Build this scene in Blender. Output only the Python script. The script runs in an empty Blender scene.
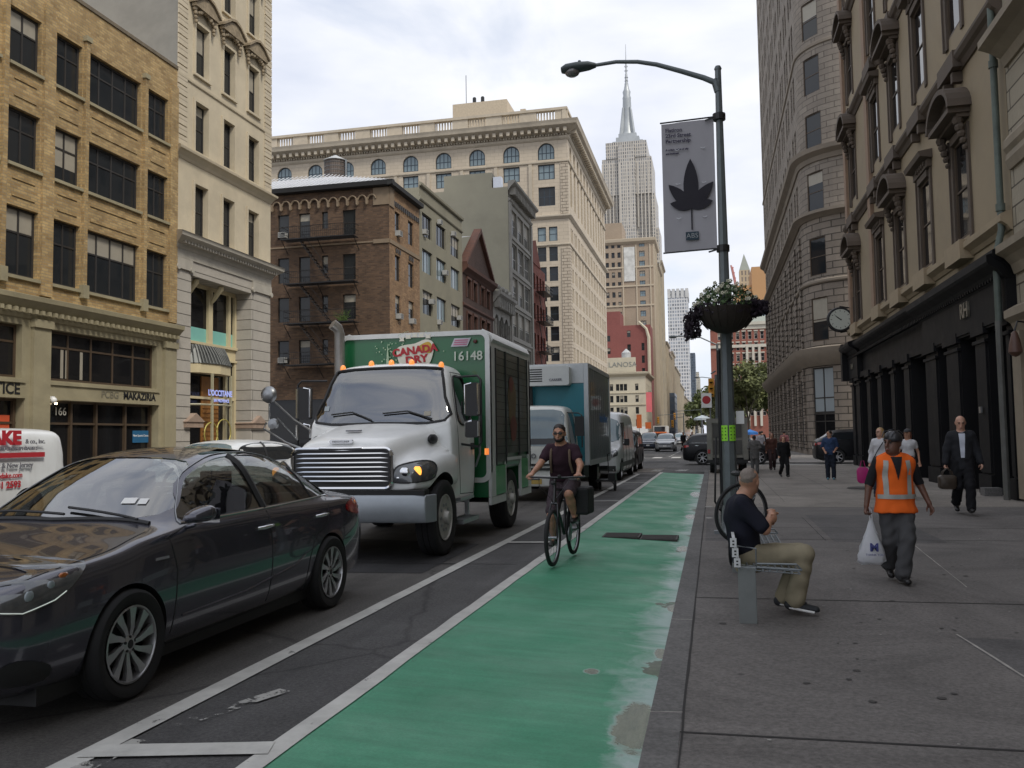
import bpy,bmesh,math,random
import numpy as np
from mathutils import Vector,Matrix
from mathutils.bvhtree import BVHTree
from mathutils.geometry import tessellate_polygon
random.seed(7)
C=bpy.context;SC=C.scene;COL=SC.collection
R=math.radians;PI=math.pi
def V(*a):return Vector(a)
MATS={}
class NT:
 def __init__(s,m):s.t=m.node_tree;s.n=s.t.nodes;s.l=s.t.links;s.b=s.n['Principled BSDF']
 def new(s,ty,**k):
  n=s.n.new(ty)
  for a,b in k.items():
   if a.startswith('i_'):
    q=a[2:];n.inputs[int(q) if q.isdigit() else q.replace('_',' ')].default_value=b
   else:setattr(n,a,b)
  return n
 def link(s,a,b):s.l.new(a,b)
 def coord(s,kind='Object'):return s.new('ShaderNodeTexCoord').outputs[kind]
 def noise(s,scale,detail=4,rough=.6,co=None,dist=0):
  n=s.new('ShaderNodeTexNoise');n.inputs['Scale'].default_value=scale
  n.inputs['Detail'].default_value=detail;n.inputs['Roughness'].default_value=rough
  n.inputs['Distortion'].default_value=dist
  s.link(co if co is not None else s.coord(),n.inputs['Vector']);return n.outputs['Fac']
 def ramp(s,fac,stops):
  r=s.new('ShaderNodeValToRGB');e=r.color_ramp.elements
  while len(e)<len(stops):e.new(.5)
  for i,(p,c) in enumerate(stops):
   e[i].position=p;e[i].color=c if len(c)==4 else(*c,1)
  s.link(fac,r.inputs['Fac']);return r.outputs['Color']
 def mix(s,fac,a,b,mode='MIX'):
  m=s.new('ShaderNodeMix',data_type='RGBA',blend_type=mode)
  for sock,val in((m.inputs[0],fac),(m.inputs[6],a),(m.inputs[7],b)):
   if isinstance(val,(int,float)):sock.default_value=val
   elif isinstance(val,tuple):sock.default_value=val if len(val)==4 else(*val,1)
   else:s.link(val,sock)
  return m.outputs[2]
 def math(s,op,a,b=None,c=None):
  m=s.new('ShaderNodeMath',operation=op)
  for i,val in enumerate((a,b,c)):
   if val is None:continue
   if isinstance(val,(int,float)):m.inputs[i].default_value=val
   else:s.link(val,m.inputs[i])
  return m.outputs[0]
 def bump(s,h,strength=.3,dist=.01):
  b=s.new('ShaderNodeBump');b.inputs['Strength'].default_value=strength
  b.inputs['Distance'].default_value=dist;s.link(h,b.inputs['Height'])
  s.link(b.outputs['Normal'],s.b.inputs['Normal']);return b
def newmat(name):
 m=bpy.data.materials.new(name);m.use_nodes=True;MATS[name]=m;return m,NT(m)
def c3(c,k=1):return(c[0]*k,c[1]*k,c[2]*k,1)
def mat(name,col,rough=.6,metal=0.,var=.18,ns=3.,bump=0.,bs=40.,coat=0.,spec=.5,emit=None,grime=0.):
 if name in MATS:return MATS[name]
 m,t=newmat(name);b=t.b
 b.inputs['Roughness'].default_value=rough;b.inputs['Metallic'].default_value=metal
 b.inputs['Specular IOR Level'].default_value=spec
 if coat:b.inputs['Coat Weight'].default_value=coat;b.inputs['Coat Roughness'].default_value=.04
 if var:
  n=t.noise(ns,6,.65)
  o=t.ramp(n,[(.25,c3(col,1-var)),(.75,c3(col,1+var))])
  if grime:
   g=t.ramp(t.noise(ns*.35,5,.7,dist=.6),[(.45,(0,0,0)),(.75,(1,1,1))])
   o=t.mix(t.math('MULTIPLY',g,grime),o,c3(col,.45))
  t.link(o,b.inputs['Base Color'])
  r_=t.ramp(n,[(.2,(rough*.85,)*3),(.8,(min(1,rough*1.15),)*3)]);t.link(r_,b.inputs['Roughness'])
 else:b.inputs['Base Color'].default_value=c3(col)
 if bump:t.bump(t.noise(bs,5,.6),bump,.01)
 if emit:b.inputs['Emission Color'].default_value=c3(emit[0]);b.inputs['Emission Strength'].default_value=emit[1]
 return m
def brickmat(name,c1,c2,mortar,bw=.21,bh=.075,ms=.012,offset=.5,bump=.4,rough=.85,vary=.25,ns=.6,bdist=.012,grime=.35):
 m,t=newmat(name);b=t.b
 uv=t.coord('UV')
 br=t.new('ShaderNodeTexBrick');br.offset=offset
 t.link(uv,br.inputs['Vector'])
 br.inputs['Scale'].default_value=1;br.inputs['Brick Width'].default_value=bw;br.inputs['Row Height'].default_value=bh
 br.inputs['Mortar Size'].default_value=ms;br.inputs['Mortar Smooth'].default_value=.15
 br.inputs['Color1'].default_value=c3(c1);br.inputs['Color2'].default_value=c3(c2);br.inputs['Mortar'].default_value=c3(mortar)
 big=t.ramp(t.noise(ns,6,.7),[(.28,(1-vary,)*3),(.72,(1+vary*.6,)*3)])
 o=t.mix(1.0,br.outputs['Color'],big,'MULTIPLY')
 if grime:
  g=t.ramp(t.noise(ns*1.7,6,.75,dist=.8),[(.5,(0,0,0)),(.8,(1,1,1))])
  o=t.mix(t.math('MULTIPLY',g,grime),o,c3(c1,.4))
 t.link(o,b.inputs['Base Color']);b.inputs['Roughness'].default_value=rough
 h=t.math('SUBTRACT',1.0,br.outputs['Fac']);h=t.math('ADD',h,t.math('MULTIPLY',t.noise(9,4),.5))
 t.bump(h,bump,bdist);return m
def gridmat(name,wall,glass,fw,fh,dx,dz,var=.15,vert=0.0):
 m,t=newmat(name);b=t.b
 sp=t.new('ShaderNodeSeparateXYZ');t.link(t.coord('UV'),sp.inputs[0])
 fx=t.math('FRACT',t.math('DIVIDE',sp.outputs[0],dx));fz=t.math('FRACT',t.math('DIVIDE',sp.outputs[1],dz))
 k=t.math('MULTIPLY',t.math('GREATER_THAN',fx,fw),t.math('GREATER_THAN',fz,fh))
 wn=t.new('ShaderNodeTexWhiteNoise',noise_dimensions='2D')
 cb=t.new('ShaderNodeCombineXYZ');t.link(t.math('FLOOR',t.math('DIVIDE',sp.outputs[0],dx)),cb.inputs[0]);t.link(t.math('FLOOR',t.math('DIVIDE',sp.outputs[1],dz)),cb.inputs[1])
 t.link(cb.outputs[0],wn.inputs['Vector'])
 gl=t.mix(wn.outputs['Value'],c3(glass,.6),c3(glass,1.7))
 w=t.ramp(t.noise(.08,5,.7),[(.3,c3(wall,1-var)),(.7,c3(wall,1+var))])
 t.link(t.mix(k,w,gl),b.inputs['Base Color'])
 t.link(t.math('SUBTRACT',.8,t.math('MULTIPLY',k,.5)),b.inputs['Roughness'])
 t.bump(t.math('SUBTRACT',1.0,k),.6,.25);return m
def tag(o,label=None,cat=None,group=None,kind=None):
 if label:o['label']=label
 if cat:o['category']=cat
 if group:o['group']=group
 if kind:o['kind']=kind
 return o
def thing(name,label,cat,loc=(0,0,0),rz=0,group=None):
 o=bpy.data.objects.new(name,None);COL.objects.link(o);o.location=loc;o.rotation_euler=(0,0,rz)
 o.empty_display_size=.2
 return tag(o,label,cat,group)
def rootof(o):
 while o.parent:o=o.parent
 return o
def link(name,me,parent=None,mats=()):
 o=bpy.data.objects.new(name,me);COL.objects.link(o)
 if parent:o.parent=parent
 return o
def copy_tree(o,parent=None):
 c=o.copy();COL.objects.link(c)
 if parent:c.parent=parent
 for ch in list(o.children):copy_tree(ch,c)
 return c
def FX(X):return lambda s,d,z:(X+d,s,z)
def FXn(X):return lambda s,d,z:(X-d,s,z)
def FS(Y):return lambda s,d,z:(s,Y-d,z)
def ID(s,d,z):return(s,d,z)
class MB:
 def __init__(s,T=None):s.v=[];s.f=[];s.m=[];s.T=T
 def add(s,pts,faces,m=0):
  o=len(s.v);T=s.T
  s.v+=[T(*p) for p in pts] if T else[tuple(p) for p in pts]
  for f in faces:s.f.append([i+o for i in f]);s.m.append(m)
  return s
 def box(s,x0,x1,y0,y1,z0,z1,m=0):
  return s.add([(x0,y0,z0),(x1,y0,z0),(x1,y1,z0),(x0,y1,z0),(x0,y0,z1),(x1,y0,z1),(x1,y1,z1),(x0,y1,z1)],[(0,3,2,1),(4,5,6,7),(0,1,5,4),(1,2,6,5),(2,3,7,6),(3,0,4,7)],m)
 def cbox(s,c,d,m=0,rz=0):
  hx,hy,hz=d[0]/2,d[1]/2,d[2]/2;cr,sr=math.cos(rz),math.sin(rz)
  P=[(-hx,-hy,-hz),(hx,-hy,-hz),(hx,hy,-hz),(-hx,hy,-hz),(-hx,-hy,hz),(hx,-hy,hz),(hx,hy,hz),(-hx,hy,hz)]
  return s.add([(c[0]+x*cr-y*sr,c[1]+x*sr+y*cr,c[2]+z) for x,y,z in P],[(0,3,2,1),(4,5,6,7),(0,1,5,4),(1,2,6,5),(2,3,7,6),(3,0,4,7)],m)
 def quad(s,a,b,c,d,m=0):return s.add([a,b,c,d],[(0,1,2,3)],m)
 def prism(s,poly,axis,a,b,m=0):
  n=len(poly)
  def P(p,t):return(t,p[0],p[1]) if axis==0 else((p[0],t,p[1]) if axis==1 else(p[0],p[1],t))
  pts=[P(p,a) for p in poly]+[P(p,b) for p in poly]
  tri=tessellate_polygon([[Vector((p[0],p[1],0)) for p in poly]])
  fs=[tuple(t) for t in tri]+[tuple(i+n for i in t[::-1]) for t in tri]
  fs+=[(i,(i+1)%n,(i+1)%n+n,i+n) for i in range(n)]
  return s.add(pts,fs,m)
 def rings(s,rings,m=0,cap=True,closed=True):
  n=len(rings[0]);pts=[p for r in rings for p in r];fs=[]
  for i in range(len(rings)-1):
   for j in range(n if closed else n-1):
    k=(j+1)%n
    fs.append((i*n+j,i*n+k,(i+1)*n+k,(i+1)*n+j))
  if cap:fs.append(tuple(range(n))[::-1]);fs.append(tuple((len(rings)-1)*n+j for j in range(n)))
  return s.add(pts,fs,m)
 def tube(s,path,r,n=8,m=0,cap=True):
  path=[Vector(p) for p in path];rr=r if isinstance(r,(list,tuple)) else[r]*len(path)
  rings=[];up=None
  for i,p in enumerate(path):
   t=(path[min(i+1,len(path)-1)]-path[max(i-1,0)]).normalized()
   if up is None:up=Vector((0,0,1)) if abs(t.z)<.9 else Vector((1,0,0))
   a=t.cross(up)
   if a.length<1e-4:up=Vector((1,0,0));a=t.cross(up)
   a.normalize();b=t.cross(a).normalized();up=-b if True else up
   up=b.cross(t) if False else(a.cross(t)).normalized()
   rings.append([tuple(p+(a*math.cos(2*PI*k/n)+b*math.sin(2*PI*k/n))*rr[i]) for k in range(n)])
  return s.rings(rings,m,cap)
 def cyl(s,p0,p1,r0,r1=None,n=12,m=0):return s.tube([p0,p1],[r0,r0 if r1 is None else r1],n,m)
 def lathe(s,prof,c=(0,0,0),n=16,m=0,axis=2,a0=0,a1=2*PI,cap=True):
  full=abs(a1-a0-2*PI)<1e-5;k=n if full else n+1
  rings=[]
  for r,h in prof:
   ring=[]
   for j in range(k):
    a=a0+(a1-a0)*j/n;x,y=r*math.cos(a),r*math.sin(a)
    p=(x,y,h) if axis==2 else((h,x,y) if axis==0 else(x,h,y))
    ring.append((c[0]+p[0],c[1]+p[1],c[2]+p[2]))
   rings.append(ring)
  return s.rings(rings,m,full and cap,full)
 def arch(s,cx,z0,r,d0,d1,S0,S1,z1,m=0,n=14):
  fr=[]
  for k in range(n+1):
   a=PI*k/n;fr.append((cx+r*math.cos(a),z0+r*math.sin(a)))
  top=[]
  for k in range(n+1):
   x=S1+(S0-S1)*k/n;top.append((x,z1))
  pts=[(p[0],d1,p[1]) for p in fr]+[(p[0],d1,p[1]) for p in top]+[(p[0],d0,p[1]) for p in fr]
  k=n+1
  s.add(pts,[(i,i+1,k+i+1,k+i) for i in range(n)]+[(i,i+1,2*k+i+1,2*k+i) for i in range(n)],m)
  return s
 def sphere(s,c,r,n=12,m=0,sc=(1,1,1)):
  k=max(4,n//2);rings=[]
  for i in range(1,k):
   t=PI*i/k
   rings.append([(c[0]+r*sc[0]*math.sin(t)*math.cos(2*PI*j/n),c[1]+r*sc[1]*math.sin(t)*math.sin(2*PI*j/n),c[2]-r*sc[2]*math.cos(t)) for j in range(n)])
  return s.rings(rings,m)
 def torus(s,c,Rr,r,axis=0,n=28,k=8,m=0):
  rings=[]
  for i in range(n):
   a=2*PI*i/n;ring=[]
   for j in range(k):
    b=2*PI*j/k;q=Rr+r*math.cos(b);h=r*math.sin(b);x,y=q*math.cos(a),q*math.sin(a)
    p=(h,x,y) if axis==0 else((x,h,y) if axis==1 else(x,y,h))
    ring.append((c[0]+p[0],c[1]+p[1],c[2]+p[2]))
   rings.append(ring)
  o=len(s.v);s.rings(rings,m,False)
  s.f+=[[o+(n-1)*k+j,o+(n-1)*k+(j+1)%k,o+(j+1)%k,o+j] for j in range(k)];s.m+=[m]*k
  return s
 def xf(s,M):
  s.v=[tuple(M@Vector(p)) for p in s.v];return s
 def mesh(s,name,mats,off=(0,0,0),smooth=None,recalc=True,merge=False):
  me=bpy.data.meshes.new(name)
  vs=[(p[0]-off[0],p[1]-off[1],p[2]-off[2]) for p in s.v]
  me.from_pydata(vs,[],s.f)
  if not isinstance(mats,(list,tuple)):mats=[mats]
  for q in mats:me.materials.append(q)
  if len(mats)>1:me.polygons.foreach_set('material_index',s.m)
  if recalc or merge:
   bm=bmesh.new();bm.from_mesh(me)
   if merge:bmesh.ops.remove_doubles(bm,verts=bm.verts,dist=1e-4)
   bmesh.ops.recalc_face_normals(bm,faces=bm.faces);bm.to_mesh(me);bm.free()
  boxuv(me,off)
  if smooth:me.shade_smooth() if hasattr(me,'shade_smooth') else None;me.set_sharp_from_angle(angle=R(smooth))
  me.update();return me
 def build(s,name,mats,parent=None,smooth=None,bevel=None,off=None,recalc=True,merge=False):
  if off is None:off=tuple(rootof(parent).location) if parent else(0,0,0)
  o=link(name,s.mesh(name,mats,off,smooth,recalc,merge),parent)
  if bevel:
   b=o.modifiers.new('bevel','BEVEL');b.width=bevel;b.segments=2;b.limit_method='ANGLE';b.angle_limit=R(40)
  return o
def boxuv(me,off=(0,0,0)):
 n=len(me.polygons)
 if not n:return
 uv=me.uv_layers.new(name='UV')
 co=np.empty(len(me.vertices)*3);me.vertices.foreach_get('co',co);co=co.reshape(-1,3)+np.array(off)
 li=np.empty(len(me.loops),dtype=np.int32);me.loops.foreach_get('vertex_index',li)
 no=np.empty(n*3);me.polygons.foreach_get('normal',no);no=np.abs(no.reshape(-1,3))
 tot=np.empty(n,dtype=np.int32);me.polygons.foreach_get('loop_total',tot)
 ax=np.repeat(np.argmax(no*np.array([1,1,.999]),axis=1),tot)
 P=co[li];out=np.empty((len(li),2))
 out[:,0]=np.where(ax==0,P[:,1],P[:,0]);out[:,1]=np.where(ax==2,P[:,1],P[:,2])
 uv.data.foreach_set('uv',out.ravel())
def evalmesh(o):
 dg=C.evaluated_depsgraph_get();dg.update()
 me=bpy.data.meshes.new_from_object(o.evaluated_get(dg));return me
TEXTC={}
def text(name,body,size,M,m,parent=None,ext=.004,align='CENTER',bold=0,sx=1.0,off=None):
 """flat lettering standing in its local XY plane, placed by matrix M (world)"""
 cu=bpy.data.curves.new(name,'FONT');cu.body=body;cu.size=size;cu.extrude=ext;cu.align_x=align;cu.align_y='CENTER'
 cu.offset=bold;cu.resolution_u=3
 o=bpy.data.objects.new(name,cu);COL.objects.link(o)
 me=evalmesh(o);bpy.data.objects.remove(o)
 me.materials.clear();me.materials.append(m)
 if off is None:off=tuple(rootof(parent).location) if parent else(0,0,0)
 me.transform(Matrix.Translation([-a for a in off])@M@Matrix.Diagonal((sx,1,1,1)))
 return link(name,me,parent)
def frM(p,xdir,ydir):
 x=Vector(xdir).normalized();y=Vector(ydir).normalized();z=x.cross(y)
 return Matrix(((x.x,y.x,z.x,p[0]),(x.y,y.y,z.y,p[1]),(x.z,y.z,z.z,p[2]),(0,0,0,1)))
def faceX(p):return frM(p,(0,1,0),(0,0,1))
def faceXn(p):return frM(p,(0,-1,0),(0,0,1))
def faceS(p):return frM(p,(1,0,0),(0,0,1))
PANE={}
WCACHE={}
def wmesh(w,h,nv,rails,ft,blind,arch=False,fm='wframe',gm='glass',split=0.0):
 key=(round(w,2),round(h,2),nv,tuple(rails),ft,blind,arch,fm,gm)
 if key in WCACHE:return WCACHE[key]
 f=MB();d=.06
 if arch:
  r=w/2;z0=h-r;n=16
  out=[(r*math.cos(PI*k/n),z0+r*math.sin(PI*k/n)) for k in range(n+1)];inn=[((r-ft)*math.cos(PI*k/n),z0+(r-ft)*math.sin(PI*k/n)) for k in range(n+1)]
  pts=[(x,-d,z) for x,z in out]+[(x,-d,z) for x,z in inn]+[(x,0,z) for x,z in inn]
  k1=n+1;f.add(pts,[(i,i+1,k1+i+1,k1+i) for i in range(n)]+[(k1+i,k1+i+1,2*k1+i+1,2*k1+i) for i in range(n)])
  f.box(-w/2,-w/2+ft,-d,0,0,z0);f.box(w/2-ft,w/2,-d,0,0,z0);f.box(-w/2+ft,w/2-ft,-d,0,0,ft)
 else:
  f.box(-w/2,-w/2+ft,-d,0,0,h);f.box(w/2-ft,w/2,-d,0,0,h)
  f.box(-w/2+ft,w/2-ft,-d,0,0,ft);f.box(-w/2+ft,w/2-ft,-d,0,h-ft,h)
 for i in range(1,nv):
  x=-w/2+w*i/nv;hh=h-ft
  if arch:hh=(h-w/2)+math.sqrt(max(0,(w/2)**2-x*x))-ft*.5
  f.box(x-ft*.42,x+ft*.42,-d*.9,0,ft,hh)
 for q in rails:f.box(-w/2+ft,w/2-ft,-d*.8,-.002,h*q-ft*.4,h*q+ft*.4)
 mf=f.mesh('window',MATS[fm]);p=MB()
 if arch:
  r=w/2-.01;n=16;z0=h-w/2
  poly=[(-r,0),(r,0)]+[(r*math.cos(PI*k/n),z0+r*math.sin(PI*k/n)) for k in range(n+1)]
  p.add([(x,-.02,z) for x,z in poly],[tuple(range(len(poly)))],0)
 elif blind>0:
  zb=h*(1-blind);p.add([(-w/2+.01,-.02,.01),(w/2-.01,-.02,.01),(w/2-.01,-.02,zb),(-w/2+.01,-.02,zb)],[(0,1,2,3)],0)
  p.add([(-w/2+.01,-.021,zb),(w/2-.01,-.021,zb),(w/2-.01,-.021,h-.01),(-w/2+.01,-.021,h-.01)],[(0,1,2,3)],1)
 else:p.add([(-w/2+.01,-.02,.01),(w/2-.01,-.02,.01),(w/2-.01,-.02,h-.01),(-w/2+.01,-.02,h-.01)],[(0,1,2,3)],0)
 mp=p.mesh('pane',[MATS[gm],MATS['blind']],recalc=False)
 WCACHE[key]=(mf,mp);return WCACHE[key]
ROT={'X':PI/2,'Xn':-PI/2,'S':0}
WCOUNT={}
def win(root,face,P,s,z,w,h,depth=.2,nv=1,rails=(),ft=.06,blind=None,arch=False,fm='wframe',gm='glass',parent=None,single=False):
 """one window (frame mesh + pane child) with its base centre at facade position s, height z"""
 if blind is None:blind=random.choice([0,0,0,.3,.5,0])
 if arch:blind=0
 mf,mp=wmesh(w,h,nv,rails,ft,blind,arch,fm,gm)
 fr={'X':FX,'Xn':FXn,'S':FS}[face](P)
 p=Vector(fr(s,-depth,z))-Vector(rootof(root).location)
 k=WCOUNT.get(root.name,0);WCOUNT[root.name]=k+1
 if k>=100:
  STUFF.setdefault(root.name,[]).append((mf,mp,p,ROT[face]));return None
 o=link('window',mf,root);o.location=p;o.rotation_euler=(0,0,ROT[face])
 if not single:link('pane',mp,o)
 return o
STUFF={}
def flush_stuff(root):
 L=STUFF.pop(root.name,[])
 if not L:return
 bm=bmesh.new();mats=[]
 vs,fs,ms=[],[],[]
 for mf,mp,p,rz in L:
  M=Matrix.Translation(p)@Matrix.Rotation(rz,4,'Z')
  for me in(mf,mp):
   o=len(vs);vs+=[tuple(M@v.co) for v in me.vertices]
   for pl in me.polygons:
    m_=me.materials[pl.material_index]
    if m_ not in mats:mats.append(m_)
    fs.append([o+i for i in pl.vertices]);ms.append(mats.index(m_))
 bm.free()
 me=bpy.data.meshes.new('window');me.from_pydata(vs,[],fs)
 for q in mats:me.materials.append(q)
 me.polygons.foreach_set('material_index',ms);me.update()
 o=link('window',me,root);o['kind']='stuff'
def wallgrid(mb,s0,s1,z0,z1,holes,depth=.2,m=0,mr=None):
 mr=m if mr is None else mr
 H=[(max(a,s0),min(b,s1),max(c,z0),min(d,z1)) for a,b,c,d in holes if b>s0 and a<s1 and d>z0 and c<z1]
 S=sorted(set([s0,s1]+[round(q,4) for h in H for q in h[:2]]));Z=sorted(set([z0,z1]+[round(q,4) for h in H for q in h[2:]]))
 for i in range(len(S)-1):
  j=0
  while j<len(Z)-1:
   cs=(S[i]+S[i+1])/2
   def hole(jj):
    cz=(Z[jj]+Z[jj+1])/2
    return any(a<cs<b and c<cz<d for a,b,c,d in H)
   if hole(j):j+=1;continue
   k=j
   while k<len(Z)-1 and not hole(k):k+=1
   mb.quad((S[i],0,Z[j]),(S[i+1],0,Z[j]),(S[i+1],0,Z[k]),(S[i],0,Z[k]),m);j=k
 for a,b,c,d in H:
  if depth>0:
   mb.quad((a,0,c),(a,-depth,c),(a,-depth,d),(a,0,d),mr);mb.quad((b,0,c),(b,-depth,c),(b,-depth,d),(b,0,d),mr)
   mb.quad((a,0,c),(b,0,c),(b,-depth,c),(a,-depth,c),mr);mb.quad((a,0,d),(b,0,d),(b,-depth,d),(a,-depth,d),mr)
def shell(mb,x0,x1,y0,y1,z0,z1,skip='',m=0):
 """plain sides of a building; skip any of W E S N T"""
 if 'W' not in skip:mb.quad((x0,y0,z0),(x0,y1,z0),(x0,y1,z1),(x0,y0,z1),m)
 if 'E' not in skip:mb.quad((x1,y0,z0),(x1,y1,z0),(x1,y1,z1),(x1,y0,z1),m)
 if 'S' not in skip:mb.quad((x0,y0,z0),(x1,y0,z0),(x1,y0,z1),(x0,y0,z1),m)
 if 'N' not in skip:mb.quad((x0,y1,z0),(x1,y1,z0),(x1,y1,z1),(x0,y1,z1),m)
 if 'T' not in skip:mb.quad((x0,y0,z1),(x1,y0,z1),(x1,y1,z1),(x0,y1,z1),m)
def molding(mb,s0,s1,z0,prof,m=0,ret=0.0):
 """horizontal moulding along s; prof = [(outward, dz)...] closed against the wall; ret = mitred return"""
 poly=[(0.0,prof[0][1])]+list(prof)+[(0.0,prof[-1][1])]
 n=len(poly)
 pts=[(s0-d*ret,d,z0+z) for d,z in poly]+[(s1+d*ret,d,z0+z) for d,z in poly]
 mb.add(pts,[(i,(i+1)%n,(i+1)%n+n,i+n) for i in range(n)]+[tuple(range(n)),tuple(range(n,2*n))[::-1]],m)
YAW,PITCH,ROLL,FPX=R(13.082293909988318),R(3.527173590557025),.015,860.
cam=bpy.data.cameras.new('camera');co=bpy.data.objects.new('camera',cam);COL.objects.link(co);SC.camera=co
f_=Vector((-math.sin(YAW)*math.cos(PITCH),math.cos(YAW)*math.cos(PITCH),math.sin(PITCH)))
r_=Vector((math.cos(YAW),math.sin(YAW),0));u_=r_.cross(f_)
cr,sr=math.cos(ROLL),math.sin(ROLL)
rx=r_*cr-u_*sr;ux=u_*cr+r_*sr
co.matrix_world=Matrix(((rx.x,ux.x,-f_.x,0),(rx.y,ux.y,-f_.y,0),(rx.z,ux.z,-f_.z,1.55),(0,0,0,1)))
cam.sensor_fit='HORIZONTAL';cam.sensor_width=36;cam.lens=FPX/1024*36;cam.clip_start=.05;cam.clip_end=6000
SC.render.resolution_x=1024;SC.render.resolution_y=768
SC.view_settings.view_transform='Standard';SC.view_settings.look='None';SC.view_settings.gamma=1;SC.view_settings.exposure=.80
SC.view_settings.use_curve_mapping=False
SUN_EL,SUN_AZ=R(48),R(128)
sd=Vector((math.sin(SUN_AZ)*math.cos(SUN_EL),math.cos(SUN_AZ)*math.cos(SUN_EL),math.sin(SUN_EL)))
sl=bpy.data.lights.new('sun','SUN');sl.energy=1.35;sl.angle=R(14);sl.color=(1,.94,.84)
so=bpy.data.objects.new('sun',sl);COL.objects.link(so);so.rotation_euler=sd.to_track_quat('Z','Y').to_euler();so.location=(0,0,60)
w=bpy.data.worlds.new('World');SC.world=w;w.use_nodes=True
nt=w.node_tree;N=nt.nodes;L=nt.links;N.clear()
out=N.new('ShaderNodeOutputWorld');sky=N.new('ShaderNodeTexSky');sky.sky_type='NISHITA';sky.sun_disc=False
sky.sun_elevation=SUN_EL;sky.sun_rotation=SUN_AZ;sky.air_density=1.0;sky.dust_density=1.2;sky.ozone_density=1.5
b1=N.new('ShaderNodeBackground');b1.inputs['Strength'].default_value=.11;L.new(sky.outputs[0],b1.inputs['Color'])
tc=N.new('ShaderNodeTexCoord');mp=N.new('ShaderNodeMapping');mp.inputs['Scale'].default_value=(1.3,1.3,4.0);mp.inputs['Location'].default_value=(3.1,.4,.2)
L.new(tc.outputs['Generated'],mp.inputs['Vector'])
n1=N.new('ShaderNodeTexNoise');n1.inputs['Scale'].default_value=1.6;n1.inputs['Detail'].default_value=7;n1.inputs['Roughness'].default_value=.55;n1.inputs['Distortion'].default_value=.5
L.new(mp.outputs[0],n1.inputs['Vector'])
n2=N.new('ShaderNodeTexNoise');n2.inputs['Scale'].default_value=2.4;n2.inputs['Detail'].default_value=6;L.new(mp.outputs[0],n2.inputs['Vector'])
cr1=N.new('ShaderNodeValToRGB');cr1.color_ramp.elements[0].position=.24;cr1.color_ramp.elements[0].color=(.25,)*3+(1,);cr1.color_ramp.elements[1].position=.5
L.new(n1.outputs['Fac'],cr1.inputs['Fac'])
cr2=N.new('ShaderNodeValToRGB');e=cr2.color_ramp.elements;e[0].position=.32;e[0].color=(.62,.67,.80,1);e[1].position=.66;e[1].color=(.93,.94,.97,1)
L.new(n2.outputs['Fac'],cr2.inputs['Fac'])
b2=N.new('ShaderNodeBackground');b2.inputs['Strength'].default_value=.66;L.new(cr2.outputs[0],b2.inputs['Color'])
mx=N.new('ShaderNodeMixShader');L.new(cr1.outputs[0],mx.inputs[0]);L.new(b1.outputs[0],mx.inputs[1]);L.new(b2.outputs[0],mx.inputs[2]);L.new(mx.outputs[0],out.inputs['Surface'])
def glassmat(name,base,rough=.04,spec=.42,wav=.06):
 m,t=newmat(name);b=t.b
 b.inputs['Base Color'].default_value=c3(base);b.inputs['Roughness'].default_value=rough
 b.inputs['Specular IOR Level'].default_value=spec;b.inputs['IOR'].default_value=1.5
 t.bump(t.noise(1.3,2),wav,.05)
 return m
glassmat('glass',(.020,.023,.026));glassmat('glass_blue',(.19,.25,.28));glassmat('glass_shop',(.012,.012,.013),wav=.02)
glassmat('glass_pale',(.30,.34,.36),.2)
mat('blind',(.34,.31,.25),.5,var=.1,spec=.6)
mat('wframe',(.035,.032,.03),.5,var=.1);mat('wframe_brown',(.075,.05,.03),.55);mat('wframe_white',(.55,.53,.48),.5)
mat('wframe_cream',(.52,.44,.28),.55);mat('wframe_blue',(.025,.04,.055),.5)
mat('black_metal',(.012,.012,.013),.45,var=.2);mat('black_plastic',(.018,.018,.019),.55,var=.15);mat('rubber',(.016,.016,.017),.8,var=.25,ns=20)
mat('chrome',(.75,.76,.78),.12,1.,var=.05);mat('alu',(.55,.56,.58),.35,1.,var=.1,ns=8);mat('steel',(.32,.33,.34),.42,1.,var=.2,ns=12)
mat('galv',(.22,.24,.25),.5,.6,var=.2,ns=6,grime=.3)
mat('pole_green',(.13,.15,.155),.45,.3,var=.2,ns=4,grime=.3)
mat('white_paint',(.78,.78,.76),.35,var=.04,coat=.3);mat('white_sign',(.8,.8,.78),.5,var=.05)
mat('black_ink',(.01,.01,.01),.6,var=0);mat('red_ink',(.42,.02,.03),.5,var=0);mat('grey_ink',(.15,.15,.17),.6,var=0)
mat('tan_concrete',(.30,.27,.23),.85,var=.12,ns=4,bump=.2)
def sheet(name,polys,z,m,kind='structure',zf=None):
 b=MB()
 for P in polys:b.add([(x,y,(zf(x,y) if zf else z)) for x,y in P],[tuple(range(len(P)))])
 return tag(b.build(name,m),kind=kind)
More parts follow.
